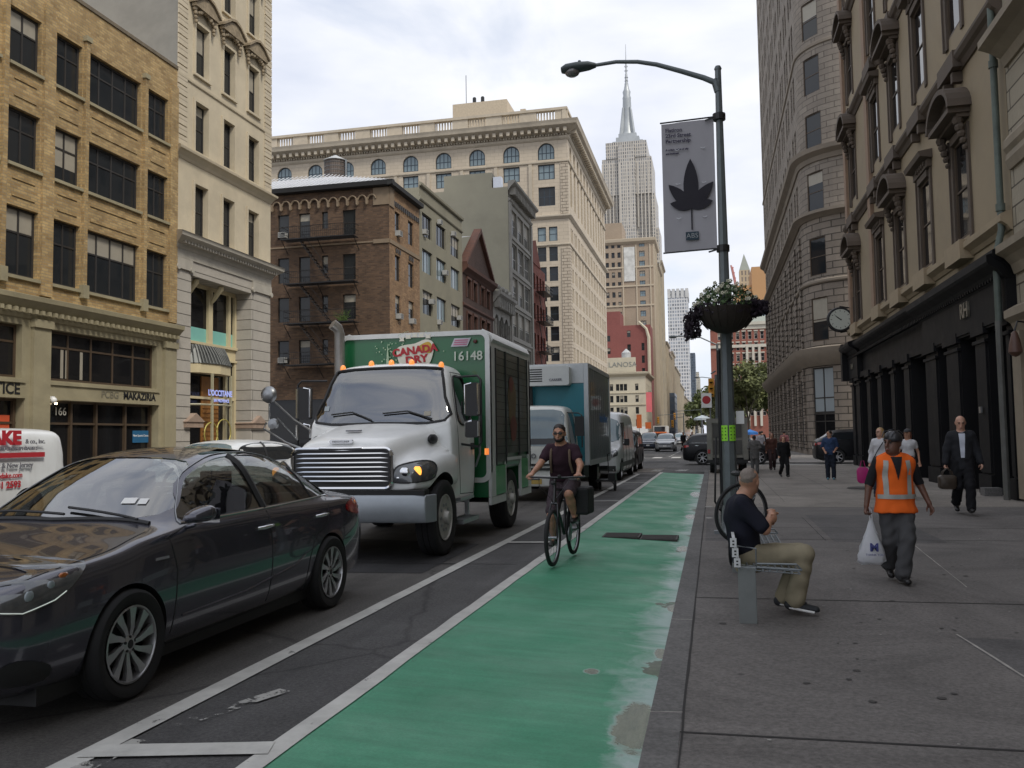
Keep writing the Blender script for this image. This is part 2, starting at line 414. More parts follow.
def asphalt(name,col,spots=True):
 m,t=newmat(name);co_=t.coord()
 big=t.ramp(t.noise(.35,6,.65,co_,.8),[(.3,c3(col,.72)),(.5,c3(col,1.0)),(.72,c3(col,1.35))])
 fine=t.ramp(t.noise(45,4,.8,co_),[(.35,(.58,)*3),(.65,(1.42,)*3)])
 o=t.mix(1.,big,fine,'MULTIPLY')
 st=t.new('ShaderNodeMapping');st.inputs['Scale'].default_value=(2.2,.09,1);t.link(co_,st.inputs['Vector'])
 stn=t.ramp(t.noise(1.6,5,.6,st.outputs[0]),[(.35,(.7,)*3),(.7,(1.12,)*3)])
 o=t.mix(.8,o,stn,'MULTIPLY')
 if spots:
  vo=t.new('ShaderNodeTexVoronoi',feature='DISTANCE_TO_EDGE');vo.inputs['Scale'].default_value=.33
  wv=t.new('ShaderNodeMix',data_type='VECTOR');wv.inputs[0].default_value=.25
  nn=t.new('ShaderNodeTexNoise');nn.inputs['Scale'].default_value=1.7;nn.inputs['Detail'].default_value=5;t.link(co_,nn.inputs['Vector'])
  t.link(co_,wv.inputs[4]);t.link(nn.outputs['Color'],wv.inputs[5]);t.link(wv.outputs[1],vo.inputs['Vector'])
  cr_=t.ramp(vo.outputs['Distance'],[(.0,(.38,)*3),(.008,(1,)*3)])
  o=t.mix(.85,o,cr_,'MULTIPLY')
  sp=t.ramp(t.noise(2.4,3,.5,co_,1.5),[(.68,(0,0,0)),(.74,(1,1,1))])
  o=t.mix(t.math('MULTIPLY',sp,.35),o,c3(col,1.9))
 t.link(o,t.b.inputs['Base Color']);t.link(t.ramp(t.noise(.8,4,.6,co_),[(.3,(.62,)*3),(.7,(.9,)*3)]),t.b.inputs['Roughness'])
 t.bump(t.noise(90,4,.8,co_),.5,.012);return m
A_ROAD=asphalt('asphalt',(.100,.093,.086));A_BUF=asphalt('asphalt_new',(.074,.071,.070));A_FAR=asphalt('asphalt_worn',(.085,.082,.078))
def concrete(name,col,patch=True):
 m,t=newmat(name);co_=t.coord()
 big=t.ramp(t.noise(.55,9,.75,co_,.9),[(.28,c3(col,.58)),(.5,c3(col,1.0)),(.72,c3(col,1.42))])
 fine=t.ramp(t.noise(32,5,.8,co_),[(.32,(.62,)*3),(.68,(1.38,)*3)])
 o=t.mix(1.,big,fine,'MULTIPLY')
 gum=t.new('ShaderNodeTexVoronoi');gum.inputs['Scale'].default_value=2.6;t.link(co_,gum.inputs['Vector'])
 g=t.ramp(gum.outputs['Distance'],[(.045,(.55,)*3),(.07,(1,)*3)])
 o=t.mix(.8,o,g,'MULTIPLY')
 fl=t.ramp(t.noise(13,2,.5,co_,2.),[(.74,(0,0,0)),(.77,(1,1,1))])
 o=t.mix(t.math('MULTIPLY',fl,.22),o,c3(col,2.4))
 t.link(o,t.b.inputs['Base Color']);t.b.inputs['Roughness'].default_value=.82
 t.bump(t.noise(70,4,.7,co_),.3,.008);return m
CONC=concrete('sidewalk_concrete',(.132,.121,.113));CONC2=concrete('sidewalk_tan',(.22,.197,.172));KERB=concrete('kerb_granite',(.13,.125,.12));CONC3=concrete('sidewalk_far',(.20,.185,.17))
CONC_D=concrete('sidewalk_dark',(.098,.092,.090))
XK=-.38
def sw(x,y=0):return .02+.004*(x-XK)
def lz(x,y=0):return .008-.088*max(0,x+2.16)/1.78
sheet('ground',[[(-900,-400),(900,-400),(900,2600),(-900,2600)]],-.25,mat('far_ground',(.09,.088,.085),.9,ns=.05))
sheet('avenue_road',[[(-17.3,-30),(-2.2,-30),(-2.2,36.2),(-17.3,36.2)]],0,A_ROAD)
sheet('cross_street',[[(-160,36.2),(90,36.2),(90,58),(-160,58)]],0,A_FAR)
sheet('avenue_road',[[(-17.3,58),(-.3,58),(-.3,112),(-17.3,112)],[(-60,112),(60,112),(60,150),(-60,150)],[(-17.3,150),(1.5,150),(1.5,2400),(-17.3,2400)]],0,A_FAR)
pm=asphalt('asphalt_patch',(.033,.032,.034),False)
sheet('road_patches',[[(-6.9,9.2),(-3.3,9.5),(-3.35,12.2),(-5.2,12.6),(-7.0,12.2)],[(-8,60.5),(-3.4,61),(-3.0,65),(-7.4,64.4)],[(-5.5,47),(-1.8,48),(-2.2,51),(-6.5,50)],[(-12,70),(-7.5,71),(-8,76),(-12.5,75)]],.004,pm)
sheet('road_patches',[[(-12,36.4),(-2.2,36.3),(-2.2,40.2),(-12.5,40.6)]],.005,concrete('road_tan',(.19,.165,.14)))
sheet('buffer_strip',[[(-3.02,-3),(-2.2,-3),(-2.12,34.5),(-2.9,34.5)]],.004,A_BUF)
def greenmat():
 m,t=newmat('green_lane');co_=t.coord()
 sp=t.new('ShaderNodeSeparateXYZ');t.link(co_,sp.inputs[0])
 base=t.ramp(t.noise(.8,7,.7,co_,.5),[(.28,(.040,.215,.115)),(.5,(.058,.28,.158)),(.75,(.10,.34,.205))])
 st=t.new('ShaderNodeMapping');st.inputs['Scale'].default_value=(.5,6,1);t.link(co_,st.inputs['Vector'])
 scr=t.ramp(t.noise(1.5,6,.7,st.outputs[0]),[(.35,(.85,)*3),(.68,(1.12,)*3)])
 o=t.mix(.9,base,scr,'MULTIPLY')
 o=t.mix(.8,o,t.ramp(t.noise(60,3,.7,co_),[(.3,(.84,)*3),(.7,(1.14,)*3)]),'MULTIPLY')
 e=t.math('SUBTRACT',1.0,t.math('DIVIDE',t.math('SUBTRACT',XK,sp.outputs[0]),.62))
 e=t.math('ADD',e,t.math('MULTIPLY',t.math('SUBTRACT',t.noise(1.7,6,.7,co_,.6),.5),1.7))
 ed=t.ramp(e,[(.55,(0,0,0)),(1.15,(1,1,1))])
 o=t.mix(t.math('MULTIPLY',ed,.88),o,(.42,.52,.49))
 e2=t.math('ADD',t.math('SUBTRACT',1.0,t.math('DIVIDE',t.math('SUBTRACT',XK,sp.outputs[0]),.40)),t.math('MULTIPLY',t.math('SUBTRACT',t.noise(1.1,5,.6,co_,.3),.56),4.2))
 mud=t.ramp(e2,[(.97,(0,0,0)),(1.03,(1,1,1))])
 o=t.mix(t.math('MULTIPLY',mud,.85),o,t.ramp(t.noise(14,5,.7,co_),[(.3,(.07,.075,.05)),(.7,(.16,.16,.11))]))
 px_,py_=sp.outputs[0],sp.outputs[1];pud=None;nz=t.math('MULTIPLY',t.math('SUBTRACT',t.noise(6,6,.7,co_,.3),.5),1.3)
 for cx,cy,rx,ry in((-.47,4.95,.12,.38),(-.42,6.6,.05,.15),(-.41,8.3,.05,.15),(-.86,5.95,.05,.07),(-.46,12.6,.08,.3),(-.45,17.5,.12,.5),(-.5,24,.14,.9)):
  d_=t.math('SQRT',t.math('ADD',t.math('POWER',t.math('DIVIDE',t.math('SUBTRACT',px_,cx),rx),2),t.math('POWER',t.math('DIVIDE',t.math('SUBTRACT',py_,cy),ry),2)))
  k_=t.math('SUBTRACT',1.25,t.math('ADD',d_,nz));pud=k_ if pud is None else t.math('MAXIMUM',pud,k_)
 st2=t.new('ShaderNodeMapping');st2.inputs['Scale'].default_value=(1,.2,1);t.link(co_,st2.inputs['Vector'])
 pk=t.ramp(pud,[(.12,(0,0,0)),(.32,(1,1,1))]);halo=t.ramp(pud,[(.0,(0,0,0)),(.14,(1,1,1))])
 o=t.mix(t.math('MULTIPLY',halo,.5),o,(.42,.52,.49));o=t.mix(t.math('MULTIPLY',pk,.9),o,t.ramp(t.noise(22,5,.7,st2.outputs[0]),[(.3,(.07,.085,.05)),(.7,(.19,.20,.13))]))
 chip=t.ramp(t.noise(5,5,.8,co_,.4),[(.70,(0,0,0)),(.73,(1,1,1))]);o=t.mix(t.math('MULTIPLY',chip,.6),o,(.05,.055,.05))
 t.link(o,t.b.inputs['Base Color'])
 t.link(t.mix(pk,t.ramp(t.noise(1.2,4,.6,co_),[(.3,(.42,)*3),(.7,(.75,)*3)]),(.22,.22,.22)),t.b.inputs['Roughness'])
 t.bump(t.noise(80,4,.8,co_),.35,.008);return m
sheet('green_bike_lane',[[(-2.16,-3),(XK,-3),(XK,36.0),(-2.05,36.0)]],.008,greenmat(),zf=lz)
sheet('avenue_road',[[(-2.22,35.9),(XK,35.9),(XK,36.3),(-2.22,36.3)]],0,A_FAR,zf=lambda x,y:lz(x)*(36.3-y)/.4 if y<36.2 else .0)
sheet('avenue_road',[[(-2.22,-30),(XK,-30),(XK,-3),(-2.22,-3)]],0,A_ROAD,zf=lambda x,y:lz(x)-.008)
def paintmat(name,thr,col=(.58,.57,.53)):
 m,t=newmat(name);co_=t.coord()
 n=t.math('ADD',t.math('MULTIPLY',t.noise(9,6,.75,co_,.4),.6),t.math('MULTIPLY',t.noise(1.3,3,.5,co_),.4))
 k=t.ramp(n,[(thr,(0,0,0)),(thr+.035,(1,1,1))])
 w_=t.ramp(t.noise(3,5,.7,co_),[(.3,c3(col,.72)),(.7,c3(col,1.05))])
 t.link(w_,t.b.inputs['Base Color']);t.link(k,t.b.inputs['Alpha']);t.b.inputs['Roughness'].default_value=.6
 t.bump(t.noise(80,4,.8,co_),.3,.006);return m
PW=paintmat('road_paint',.36);PWW=paintmat('road_paint_worn',.475,(.42,.41,.38))
def strip(x0,y0,x1,y1,w,seg=24,jit=.006):
 out=[];dx,dy=x1-x0,y1-y0;L_=math.hypot(dx,dy);nx,ny=-dy/L_*w/2,dx/L_*w/2
 a=[(x0+dx*i/seg+nx+random.uniform(-jit,jit),y0+dy*i/seg+ny) for i in range(seg+1)];b=[(x0+dx*i/seg-nx+random.uniform(-jit,jit),y0+dy*i/seg-ny) for i in range(seg+1)]
 return[[a[i],a[i+1],b[i+1],b[i]] for i in range(seg)]
def line(name,args,z,m):
 return sheet(name,[q for a in args for q in strip(*a)],z,m)
line('lane_line',[(-2.19,-3,-2.10,36.0,.125,80)],.012,PW)
line('lane_line',[(-3.1,-3,-2.92,34.5,.135,80)],.012,PW)
line('buffer_crossbar',[(-3.1,3.80,-2.2,4.02,.17,6),(-3.05,12.35,-2.18,12.45,.13,6),(-3.0,20.3,-2.15,20.4,.13,6),(-2.98,28.3,-2.12,28.4,.13,6)],.016,PW)
line('worn_arrow',[(-2.92,4.15,-2.62,4.95,.10,4),(-2.98,3.2,-2.93,4.0,.12,4)],.014,PWW)
bars=[]
for i in range(9):bars+=strip(-8.6+i*.98,37.2+.0*i,-8.0+i*.98,39.6,.42,3)
sheet('crosswalk_bars',[[(x,36.9),(x+.45,36.9),(x+.62,38.9),(x+.17,38.9)] for x in[-13.2+1.05*i for i in range(12)]],.012,PWW)
sheet('crosswalk_bars',[[(x,57.6),(x+.6,57.6),(x+.6,60.4),(x,60.4)] for x in[-16.5+1.25*i for i in range(13)]],.012,PW)
sheet('crosswalk_bars',[[(-.1,y),(3.4,y),(3.4,y+.5),(-.1,y+.5)] for y in[38.6+1.2*i for i in range(0)]]+[[(.3,43.5),(9,43.5),(9,44.1),(.3,44.1)]],.012,PW)
line('lane_line',[(-3.0,60.5,-3.0,110,.15,20),(-6.3,60.5,-6.3,110,.12,20),(-9.8,60.5,-9.8,110,.12,20)],.012,PWW)
def slab(name,poly,m,zf=sw,zb=-.12):
 b=MB();n=len(poly)
 b.add([(x,y,zf(x,y)) for x,y in poly]+[(x,y,zb) for x,y in poly],[tuple(range(n))]+[(i,(i+1)%n,(i+1)%n+n,i+n) for i in range(n)])
 return tag(b.build(name,m),kind='structure')
slab('sidewalk',[(XK+.17,-30),(6.6,-30),(6.6,18.6),(XK+.17,18.6)],CONC)
slab('sidewalk',[(XK+.17,18.6),(6.6,18.6),(6.6,41.8),(5.5,43.0),(1.9,42.8),(.6,41.2),(XK+.17,37.5)],CONC2)
slab('kerb',[(XK,-30),(XK+.17,-30),(XK+.17,37.6),(XK,37.4)],KERB,lambda x,y:sw(x)+.003)
slab('sidewalk',[(1.2,47.6),(2.4,46.6),(60,46.6),(60,59),(6.5,59),(6.5,112),(.9,112)],CONC3,lambda x,y:.03)
slab('sidewalk',[(-23.2,-30),(-17.3,-30),(-17.3,41.8),(-23.2,41.8)],CONC3,lambda x,y:.03)
slab('sidewalk',[(-60,58),(-17.3,58),(-17.3,112),(-60,112)],CONC3,lambda x,y:.03)
slab('sidewalk',[(-90,138),(-17.3,138),(-17.3,2400),(-90,2400)],CONC3,lambda x,y:.03)
slab('sidewalk',[(1.6,150),(60,150),(60,2400),(1.6,2400)],CONC3,lambda x,y:.03)
JD=mat('joint_dark',(.028,.026,.025),.9);JL=mat('joint_light',(.34,.32,.29),.8,var=.4,ns=9)
def jl(name,args,m,dz=.003):
 sheet(name,[q for a in args for q in strip(*a,jit=.004)],0,m,zf=lambda x,y:sw(x)+dz)
jl('pavement_joints',[(XK+.17,y,6.4,y+.05,.022,20) for y in(4.6,8.35,13.0,14.6,18.6)]+[(XK+.180,1,XK+.180,37,.014,90)]+[(x,a,x+.02,b,.010,12) for x,a,b in((1.5,12.9,16.5),(4.8,9,13),(1.5,20.0,41),(3.0,24,41),(4.5,20,41))]+[(XK+.17,y,6.4,y,.02,10) for y in(27,31.5,36)],JD)
jl('pavement_joints',[(1.73,7.1,2.10,2.6,.016,26),(2.6,13,2.35,9.2,.010,12),(XK,7.35,XK+.17,7.35,.014,2),(XK,4.9,XK+.17,4.92,.012,2)],JL,.004)
sheet('pavement_patches',[[(1.72,7.0),(6.3,6.9),(6.3,2.0),(2.13,2.0)],[(-.15,12.75),(.15,12.75),(.2,16.8),(-.15,16.8)],[(1.6,12.75),(3.05,12.75),(3.05,16.85),(1.62,16.85)]],0,CONC_D,zf=lambda x,y:sw(x)+.002)
def blotch(x,y,r,sx=1,n=16):
 return[(x+r*sx*random.uniform(.6,1.1)*math.cos(2*PI*i/n),y+r*random.uniform(.6,1.1)*math.sin(2*PI*i/n)) for i in range(n)]
sheet('pavement_stains',[blotch(.52,4.15,.04,1.3),blotch(3.4,6.3,.09,2.4),blotch(3.8,6.4,.07,2.0),blotch(-.12,16.2,.16,.5),blotch(-.12,18.7,.2,.5),blotch(2.15,11.0,.05,.7)],0,mat('pale_spill',(.30,.29,.27),.8,var=.4,ns=20),zf=lambda x,y:sw(x)+.005)
b=MB()
for k in range(2):
 x0=-1.72+k*.574;z_=lz(x0+.3)-.008;b.box(x0,x0+.575,13.35,13.95,-.1,z_+.030)
 for i in range(9):b.box(x0+.03,x0+.545,13.39+i*.06,13.42+i*.06,z_+.030,z_+.036)
tag(b.build('utility_cover',mat('iron_cover',(.055,.05,.045),.7,.2,var=.4,ns=7)),'pair of rectangular rusty iron covers set in the green bike lane','utility cover')
b=MB();b.lathe([(.0,.030),(.42,.030),(.45,.012)],(3.9,24.6,.04),24)
tag(b.build('manhole_cover',MATS['iron_cover']),'round dark iron cover in the tan pavement by the black shopfront','manhole cover')
random.seed(5)
sheet('gum_spots',[blotch(random.uniform(0,5.6),2.4+13*random.random()**1.3,random.uniform(.012,.032),1,9) for k in range(140)],0,mat('gum_dark',(.055,.05,.047),.8,var=.3,ns=30),zf=lambda x,y:sw(x)+.0045)
sheet('gum_spots',[blotch(random.uniform(0,5.6),2.4+11*random.random(),random.uniform(.006,.016),1,7) for k in range(110)],0,mat('gum_pale',(.30,.29,.27),.8,var=.3,ns=30),zf=lambda x,y:sw(x)+.0045)
sheet('tar_seams',[q for a in((-17,9.5,-2.4,10.3,.05,40),(-8.4,3,-8.0,36,.04,60),(-17,24,-2.4,24.6,.05,40),(-5.9,3,-5.7,10,.03,20)) for q in strip(*a,jit=.03)],.006,mat('tar',(.018,.018,.018),.5))
XL=-23.
random.seed(11)
BR_Y=brickmat('yellow_brick',(.52,.365,.165),(.32,.205,.085),(.30,.24,.15),bw=.30,bh=.105,vary=.34,ns=1.1,grime=.55)
LIME_G=mat('olive_stone',(.33,.29,.185),.75,var=.14,ns=1.2,bump=.15,bs=30,grime=.45)
LIME_C=mat('cream_stone',(.57,.495,.36),.75,var=.12,ns=.8,bump=.12,bs=25,grime=.3)
LIME_R=brickmat('rusticated_grey',(.46,.425,.37),(.42,.39,.34),(.13,.12,.10),bw=40,bh=.52,ms=.022,bump=.7,bdist=.04,vary=.12,ns=.7,grime=.3)
QUOIN=brickmat('cream_rusticated',(.57,.495,.37),(.54,.47,.35),(.30,.25,.18),bw=30,bh=.46,ms=.016,bump=.6,bdist=.03,vary=.1,grime=.3)
STUC=mat('grey_stucco',(.27,.262,.235),.9,var=.16,ns=.5,bump=.3,grime=.5);ROOFT=mat('roof_tar',(.07,.07,.07),.9)
DKSTONE=mat('dark_moulding',(.16,.13,.09),.8,var=.25,ns=3,grime=.4)
bl=thing('brick_building','yellow brick building with dark framed windows above an olive stone shopfront, far left','building',(XL,33.4,0))
T=FX(XL);wl=MB(T);holes=[];Y0=3.9
bays=[0,-7.36,-14.72,-22.08]
rows=[(14.66,16.62),(11.17,13.12),(7.32,9.70)]
for dy in bays:
 for a,b_ in((26.09,27.46),(27.79,30.9),(31.36,32.77)):
  for c,d in rows:holes.append((a+dy,b_+dy,c,d))
wallgrid(wl,Y0,33.4,6.6,18.27,holes,.24)
wl.T=None;shell(wl,XL-14,XL,Y0,33.4,0,18.1,'E');wl.T=T
wl.box(Y0,33.4,-.3,.05,18.27,18.42,1)
wl.build('wall',[BR_Y,DKSTONE],bl)
pl=MB(T)
for dy in bays:
 for y,w_ in((27.625,.20),(31.13,.20)):
  pl.box(y+dy-w_/2,y+dy+w_/2,.003,.13,7.3,16.9);pl.box(y+dy-w_/2-.05,y+dy+w_/2+.05,.003,.19,16.9,17.1,1);pl.box(y+dy-w_/2-.05,y+dy+w_/2+.05,.003,.20,7.0,7.5,1)
 pl.box(32.86+dy,33.39+dy,.003,.10,6.78,17.4)
 for c,d in rows:
  for a,b_ in((26.09,27.46),(27.79,30.9),(31.36,32.77)):
   pl.box(a+dy-.06,b_+dy+.06,.003,.11,c-.13,c-.02,1)
   if c>8:
    z1=c-.55;z0=c-1.15
    for q in((a+dy+.2,b_+dy-.2,z1,z1+.05),(a+dy+.2,b_+dy-.2,z0,z0+.05)):pl.box(q[0],q[1],.003,.035,q[2],q[3])
pl.build('pilaster',[BR_Y,LIME_G],bl)
for bi,dy in enumerate(bays):
 for ri,(c,d) in enumerate(rows):
  for(a,b_,nv) in((26.09,27.46,2),(27.79,30.9,4),(31.36,32.77,2)):
   win(bl,'X',XL,(a+b_)/2+dy,c,b_-a-.01,d-c-.01,.22,nv,(.64,),.08,random.choice([0,.36,.0,.7,.0,.5,.2,0]),fm='wframe')
sf=MB(T);holes=[]
for dy in bays:
 holes+=[(26.0+dy,32.15+dy,3.82,5.66),(26.0+dy,32.3+dy,.0,3.12)]
wallgrid(sf,Y0,33.4,0,6.6,holes,.5)
molding(sf,Y0,33.4,6.0,[(.05,-.1),(.10,.0),(.12,.12),(.22,.20),(.42,.42),(.48,.46),(.50,.62),(.10,.72)])
y=Y0+.1
while y<33.3:sf.box(y,y+.13,.14,.36,6.04,6.19);y+=.30
for dy in bays:
 for a,b_ in((32.55,33.34),):
  sf.box(a+dy,b_+dy,.003,.14,.25,5.75);sf.box(a+dy-.05,b_+dy+.05,.003,.22,5.62,5.9);sf.box(a+dy-.04,b_+dy+.04,.003,.20,0,.4)
 sf.box(26.02+dy,32.3+dy,.003,.06,3.66,3.76)
 sf.box(26.02+dy,32.3+dy,.003,.05,3.13,3.2)
sf.build('shopfront',LIME_G,bl)
for dy in bays:
 win(bl,'X',XL,29.08+dy,3.83,6.13,1.82,.3,5,(.68,),.09,0,fm='wframe_brown',gm='glass_shop')
 g=MB(T);g.box(26.0+dy,32.3+dy,-.46,-.42,0.02,3.12);gl=g.build('shop_glass',MATS['glass_shop'],bl)
 f=MB(T)
 for y in(26.05,27.55,28.9,30.6,32.2):f.box(y+dy-.05,y+dy+.05,-.42,-.30,0,3.12)
 for z in(0.05,2.25,3.04):f.box(26.0+dy,32.3+dy,-.42,-.33,z,z+.08)
 f.build('frame',MATS['wframe_brown'],gl)
ink=MATS['black_ink']
text('lettering','TICE',.52,faceX((XL+.012,24.2,3.42)),ink,bl,bold=.012)
text('lettering','MAKAZIRIA',.40,faceX((XL+.012,31.05,3.43)),ink,bl,bold=.014,sx=.98)
text('lettering','PCBG',.40,faceX((XL+.012,29.25,3.43)),mat('dull_letter',(.17,.155,.11),.6),bl,bold=.004,sx=1.0)
text('house_number','166',.42,faceX((XL-.28,26.95,2.72)),mat('pale_letter',(.5,.48,.42),.6,var=0),bl)
s_=MB(T);s_.box(31.15,32.2,-.40,-.37,1.55,2.05);sg=s_.build('window_sign',mat('sign_blue',(.02,.12,.25),.5,var=.05),bl)
text('lettering','New Sports Center',.13,faceX((XL-.365,31.67,1.84)),MATS['white_sign'],sg)
c_=MB(T);c_.box(25.97,26.12,.05,.2,3.14,3.24);c_.sphere((26.05,.22,3.1),.11,12)
c_.build('camera_dome',MATS['white_paint'],bl,smooth=40)
l_=MB(T);l_.sphere((26.75,-.3,3.02),.05,8);l_.build('entrance_lamp',mat('lamp_glow',(1,.8,.5),emit=((1,.8,.5),6),var=0),bl)
s_=MB(T);s_.box(19.0,24.7,-.40,-.36,2.0,2.55);s_.build('window_sign',mat('sign_orange',(.6,.10,.04),.5,var=.05),bl)
cu=MB(T)
for y in(26.9,27.15,27.9):cu.box(y,y+.14,-.275,-.265,3.95,5.0)
cu.build('curtain',MATS['blind'],bl)
flush_stuff(bl)
bc=thing('cream_building','cream stone building with carved window hoods above a grey banded base and metal canopy','building',(XL,41.8,0))
T=FX(XL);wl=MB(T)
cols=[(34.75,35.8),(37.1,38.1),(39.43,40.45)]
rw=[(22.9,25.3),(18.75,21.1),(15.05,17.35),(11.1,13.45)]
holes=[(a,b_,c,d) for a,b_ in cols for c,d in rw]+[(a,b_,27,29.3) for a,b_ in cols]
wallgrid(wl,33.4,41.8,10.8,32,holes,.30)
wl.T=None;shell(wl,XL-13,XL-.004,33.402,41.8,10.8,32,'EST');wl.T=T
wl.build('wall',LIME_C,bc)
sd_=MB();shell(sd_,XL-13,XL-.004,33.402,41.8,0,31.9,'EN');sd_.build('side_wall',STUC,bc)
for a,b_ in((33.402,34.1),(41.1,41.8)):
 z=14.95;q=MB(T)
 while z<31.5:q.box(a,b_,.003,.06,z,z+.40);z+=.46
 q.build('quoin',QUOIN,bc)
m_=MB(T)
P=[(.03,-.12),(.08,-.04),(.10,.0),(.24,.16),(.34,.22),(.36,.32),(.05,.38)]
molding(m_,33.4,41.8,14.45,P,ret=.6);molding(m_,33.4,41.8,18.1,[(.02,-.04),(.07,0),(.08,.1),(.02,.14)])
m_.build('string_course',LIME_C,bc)
for a,b_ in cols:
 for c,d in rw:
  t_=.12;m_=MB(T)
  m_.box(a-t_,a-.003,.003,.07,c-.1,d+t_);m_.box(b_+.003,b_+t_,.003,.07,c-.1,d+t_);m_.box(a-.003,b_+.003,.003,.07,d,d+t_)
  m_.box(a-t_-.05,b_+t_+.05,.003,.12,c-.2,c-.1)
  m_.build('window_surround',LIME_C,bc)
CARV=mat('carved_stone',(.30,.24,.16),.8,var=.4,ns=7,grime=.6)
for a,b_ in cols:
 for z in(21.35,25.55):
  h_=MB(T);cx=(a+b_)/2;w_=.95
  h_.prism([(cx-w_,z+.35),(cx+w_,z+.35),(cx+w_,z+.50),(cx+.42,z+.92),(cx,z+1.02),(cx-.42,z+.92),(cx-w_,z+.50)],1,.10,.34)
  h_.prism([(cx-w_-.08,z+.50),(cx-.40,z+.95),(cx,z+1.06),(cx+.40,z+.95),(cx+w_+.08,z+.50),(cx+w_+.08,z+.62),(cx+.40,z+1.08),(cx,z+1.19),(cx-.40,z+1.08),(cx-w_-.08,z+.62)],1,.003,.44)
  for sx in(-1,1):
   for k in range(4):h_.sphere((cx+sx*(.80-.03*k),.16+.02*(k%2),z+.28-.19*k),.12-.012*k,8)
  for k in range(9):h_.sphere((cx-.56+.14*k+random.uniform(-.02,.02),.2,z+.20+.16*math.sin(k*PI/8)+random.uniform(-.04,.04)),random.uniform(.08,.13),7)
  h_.build('window_hood',CARV,bc,smooth=50)
for a,b_ in cols:
 for c,d in rw+[(27,29.3)]:
  win(bc,'X',XL,(a+b_)/2,c,b_-a-.01,d-c-.01,.28,1,(.5,),.07,random.choice([0,0,.2,.5]),fm='wframe')
g=MB(T)
holes=[(34.58,39.85,0,9.15)]
wallgrid(g,33.4,41.8,0,9.8,holes,1.0)
g.build('banded_base',LIME_R,bc)
g=MB(T)
g.box(33.4,41.8,-.2,.06,9.803,10.2)
molding(g,33.4,41.8,10.2,[(.08,.0),(.14,.08),(.16,.18),(.55,.42),(.60,.46),(.62,.6),(.66,.64),(.10,.78)],ret=.7)
y=33.5
while y<41.8:g.box(y,y+.11,.17,.42,10.40,10.55);y+=.24
for a,b_ in((33.42,34.57),(39.86,41.78)):
 g.box(a,b_,.003,.10,9.3,9.78);g.tube([(a+.05,.14,9.35),(a+.05,.04,9.35)],.13,10);g.tube([(b_-.05,.14,9.35),(b_-.05,.04,9.35)],.13,10)
 g.box(a-.0,b_,.003,.12,.0,1.0);g.box(a,b_,.003,.16,.6,.72)
g.build('cornice',mat('grey_cornice',(.44,.41,.35),.75,var=.12,ns=2,grime=.35),bc,smooth=40)
d0=-.9;sfm=mat('cream_woodwork',(.62,.53,.33),.6,var=.07,ns=2)
g=MB(T)
g.box(34.58,39.85,d0-.1,d0,5.6,6.35);g.box(34.58,39.85,d0-.1,d0+.12,6.2,6.32);g.box(34.58,39.85,d0-.1,d0+.10,5.55,5.65);g.box(34.58,39.85,d0-.1,d0,8.95,9.14)
for y,w_ in((34.66,.16),(35.42,.26),(37.5,.36),(39.2,.22),(39.76,.17)):g.box(y-w_/2,y+w_/2,d0-.08,d0+.06,6.33,8.95)
for y,w_ in((34.66,.14),(35.5,.14),(38.9,.14),(39.76,.16)):g.box(y-w_/2,y+w_/2,d0-.08,d0+.05,0,5.55)
for y in(35.42,37.5):
 g.tube([(y,d0+.05,8.3),(y,d0+.22,8.5),(y,d0+.42,8.8),(y,d0+.60,9.0),(y,d0+.62,9.12)],[.07,.11,.14,.15,.12],8)
g.box(34.6,39.8,d0-.05,d0+.03,3.6,3.72)
g.build('shopfront',sfm,bc,smooth=40)
gg=MB(T);gg.box(34.6,39.8,d0-.12,d0-.09,6.3,9.0);gg.box(34.6,39.8,d0-.12,d0-.09,0.05,5.6);gp=gg.build('shop_glass',MATS['glass_shop'],bc)
tq=MB(T);tq.box(34.75,39.7,d0-.088,d0-.08,6.34,7.02);tq.build('window_film',mat('turquoise_film',(.22,.52,.46),.4,var=.05),gp)
bay=MB(T);cy=37.2;pts=[(-1.75,0),(-1.3,.55),(0,.8),(1.3,.55),(1.75,0)]
cn=MB(T)
for k in range(4):
 (a,da),(b_,db)=pts[k],pts[k+1]
 cn.add([(cy+a,d0+da+.06,5.25),(cy+b_,d0+db+.06,5.25),(cy+b_*.9,d0+db*.45,6.15),(cy+a*.9,d0+da*.45,6.15),(cy+a,d0,5.25),(cy+b_,d0,5.25)],[(0,1,2,3),(0,1,5,4)])
 n=6 if k in(1,2) else 3
 for i in range(n):
  t0=(i+.5)/n;ya,dd=a+(b_-a)*t0,da+(db-da)*t0
  cn.tube([(cy+ya,d0+dd+.08,5.26),(cy+ya*.95,d0+dd*.74+.05,5.75),(cy+ya*.9,d0+dd*.45+.02,6.14)],.03,5)
cn.build('canopy',mat('zinc_canopy',(.12,.125,.12),.5,.5,var=.2),bc)
for k in range(4):
 (a,da),(b_,db)=pts[k],pts[k+1]
 bay.add([(cy+a,d0+da,4.8),(cy+b_,d0+db,4.8),(cy+b_,d0+db,5.24),(cy+a,d0+da,5.24)],[(0,1,2,3)])
 bay.add([(cy+a,d0+da,4.8),(cy+b_,d0+db,4.8),(cy+b_,d0,4.8),(cy+a,d0,4.8)],[(0,1,2,3)])
bay.build('bay_fascia',sfm,bc)
mu=MB(T)
for a,da in[(-1.75,.02),(-.55,.7),(1.3,.55),(1.75,.02)]:mu.box(cy+a-.05,cy+a+.05,d0+da-.05,d0+da+.05,0,4.8)
mu.tube([(cy-1.75,d0+.05,3.3),(cy-1.3,d0+.55,3.3),(cy,d0+.8,3.3),(cy+1.3,d0+.55,3.3),(cy+1.75,d0+.05,3.3)],.05,6)
mu.build('bay_frame',mat('bay_paint',(.42,.39,.26),.5),bc)
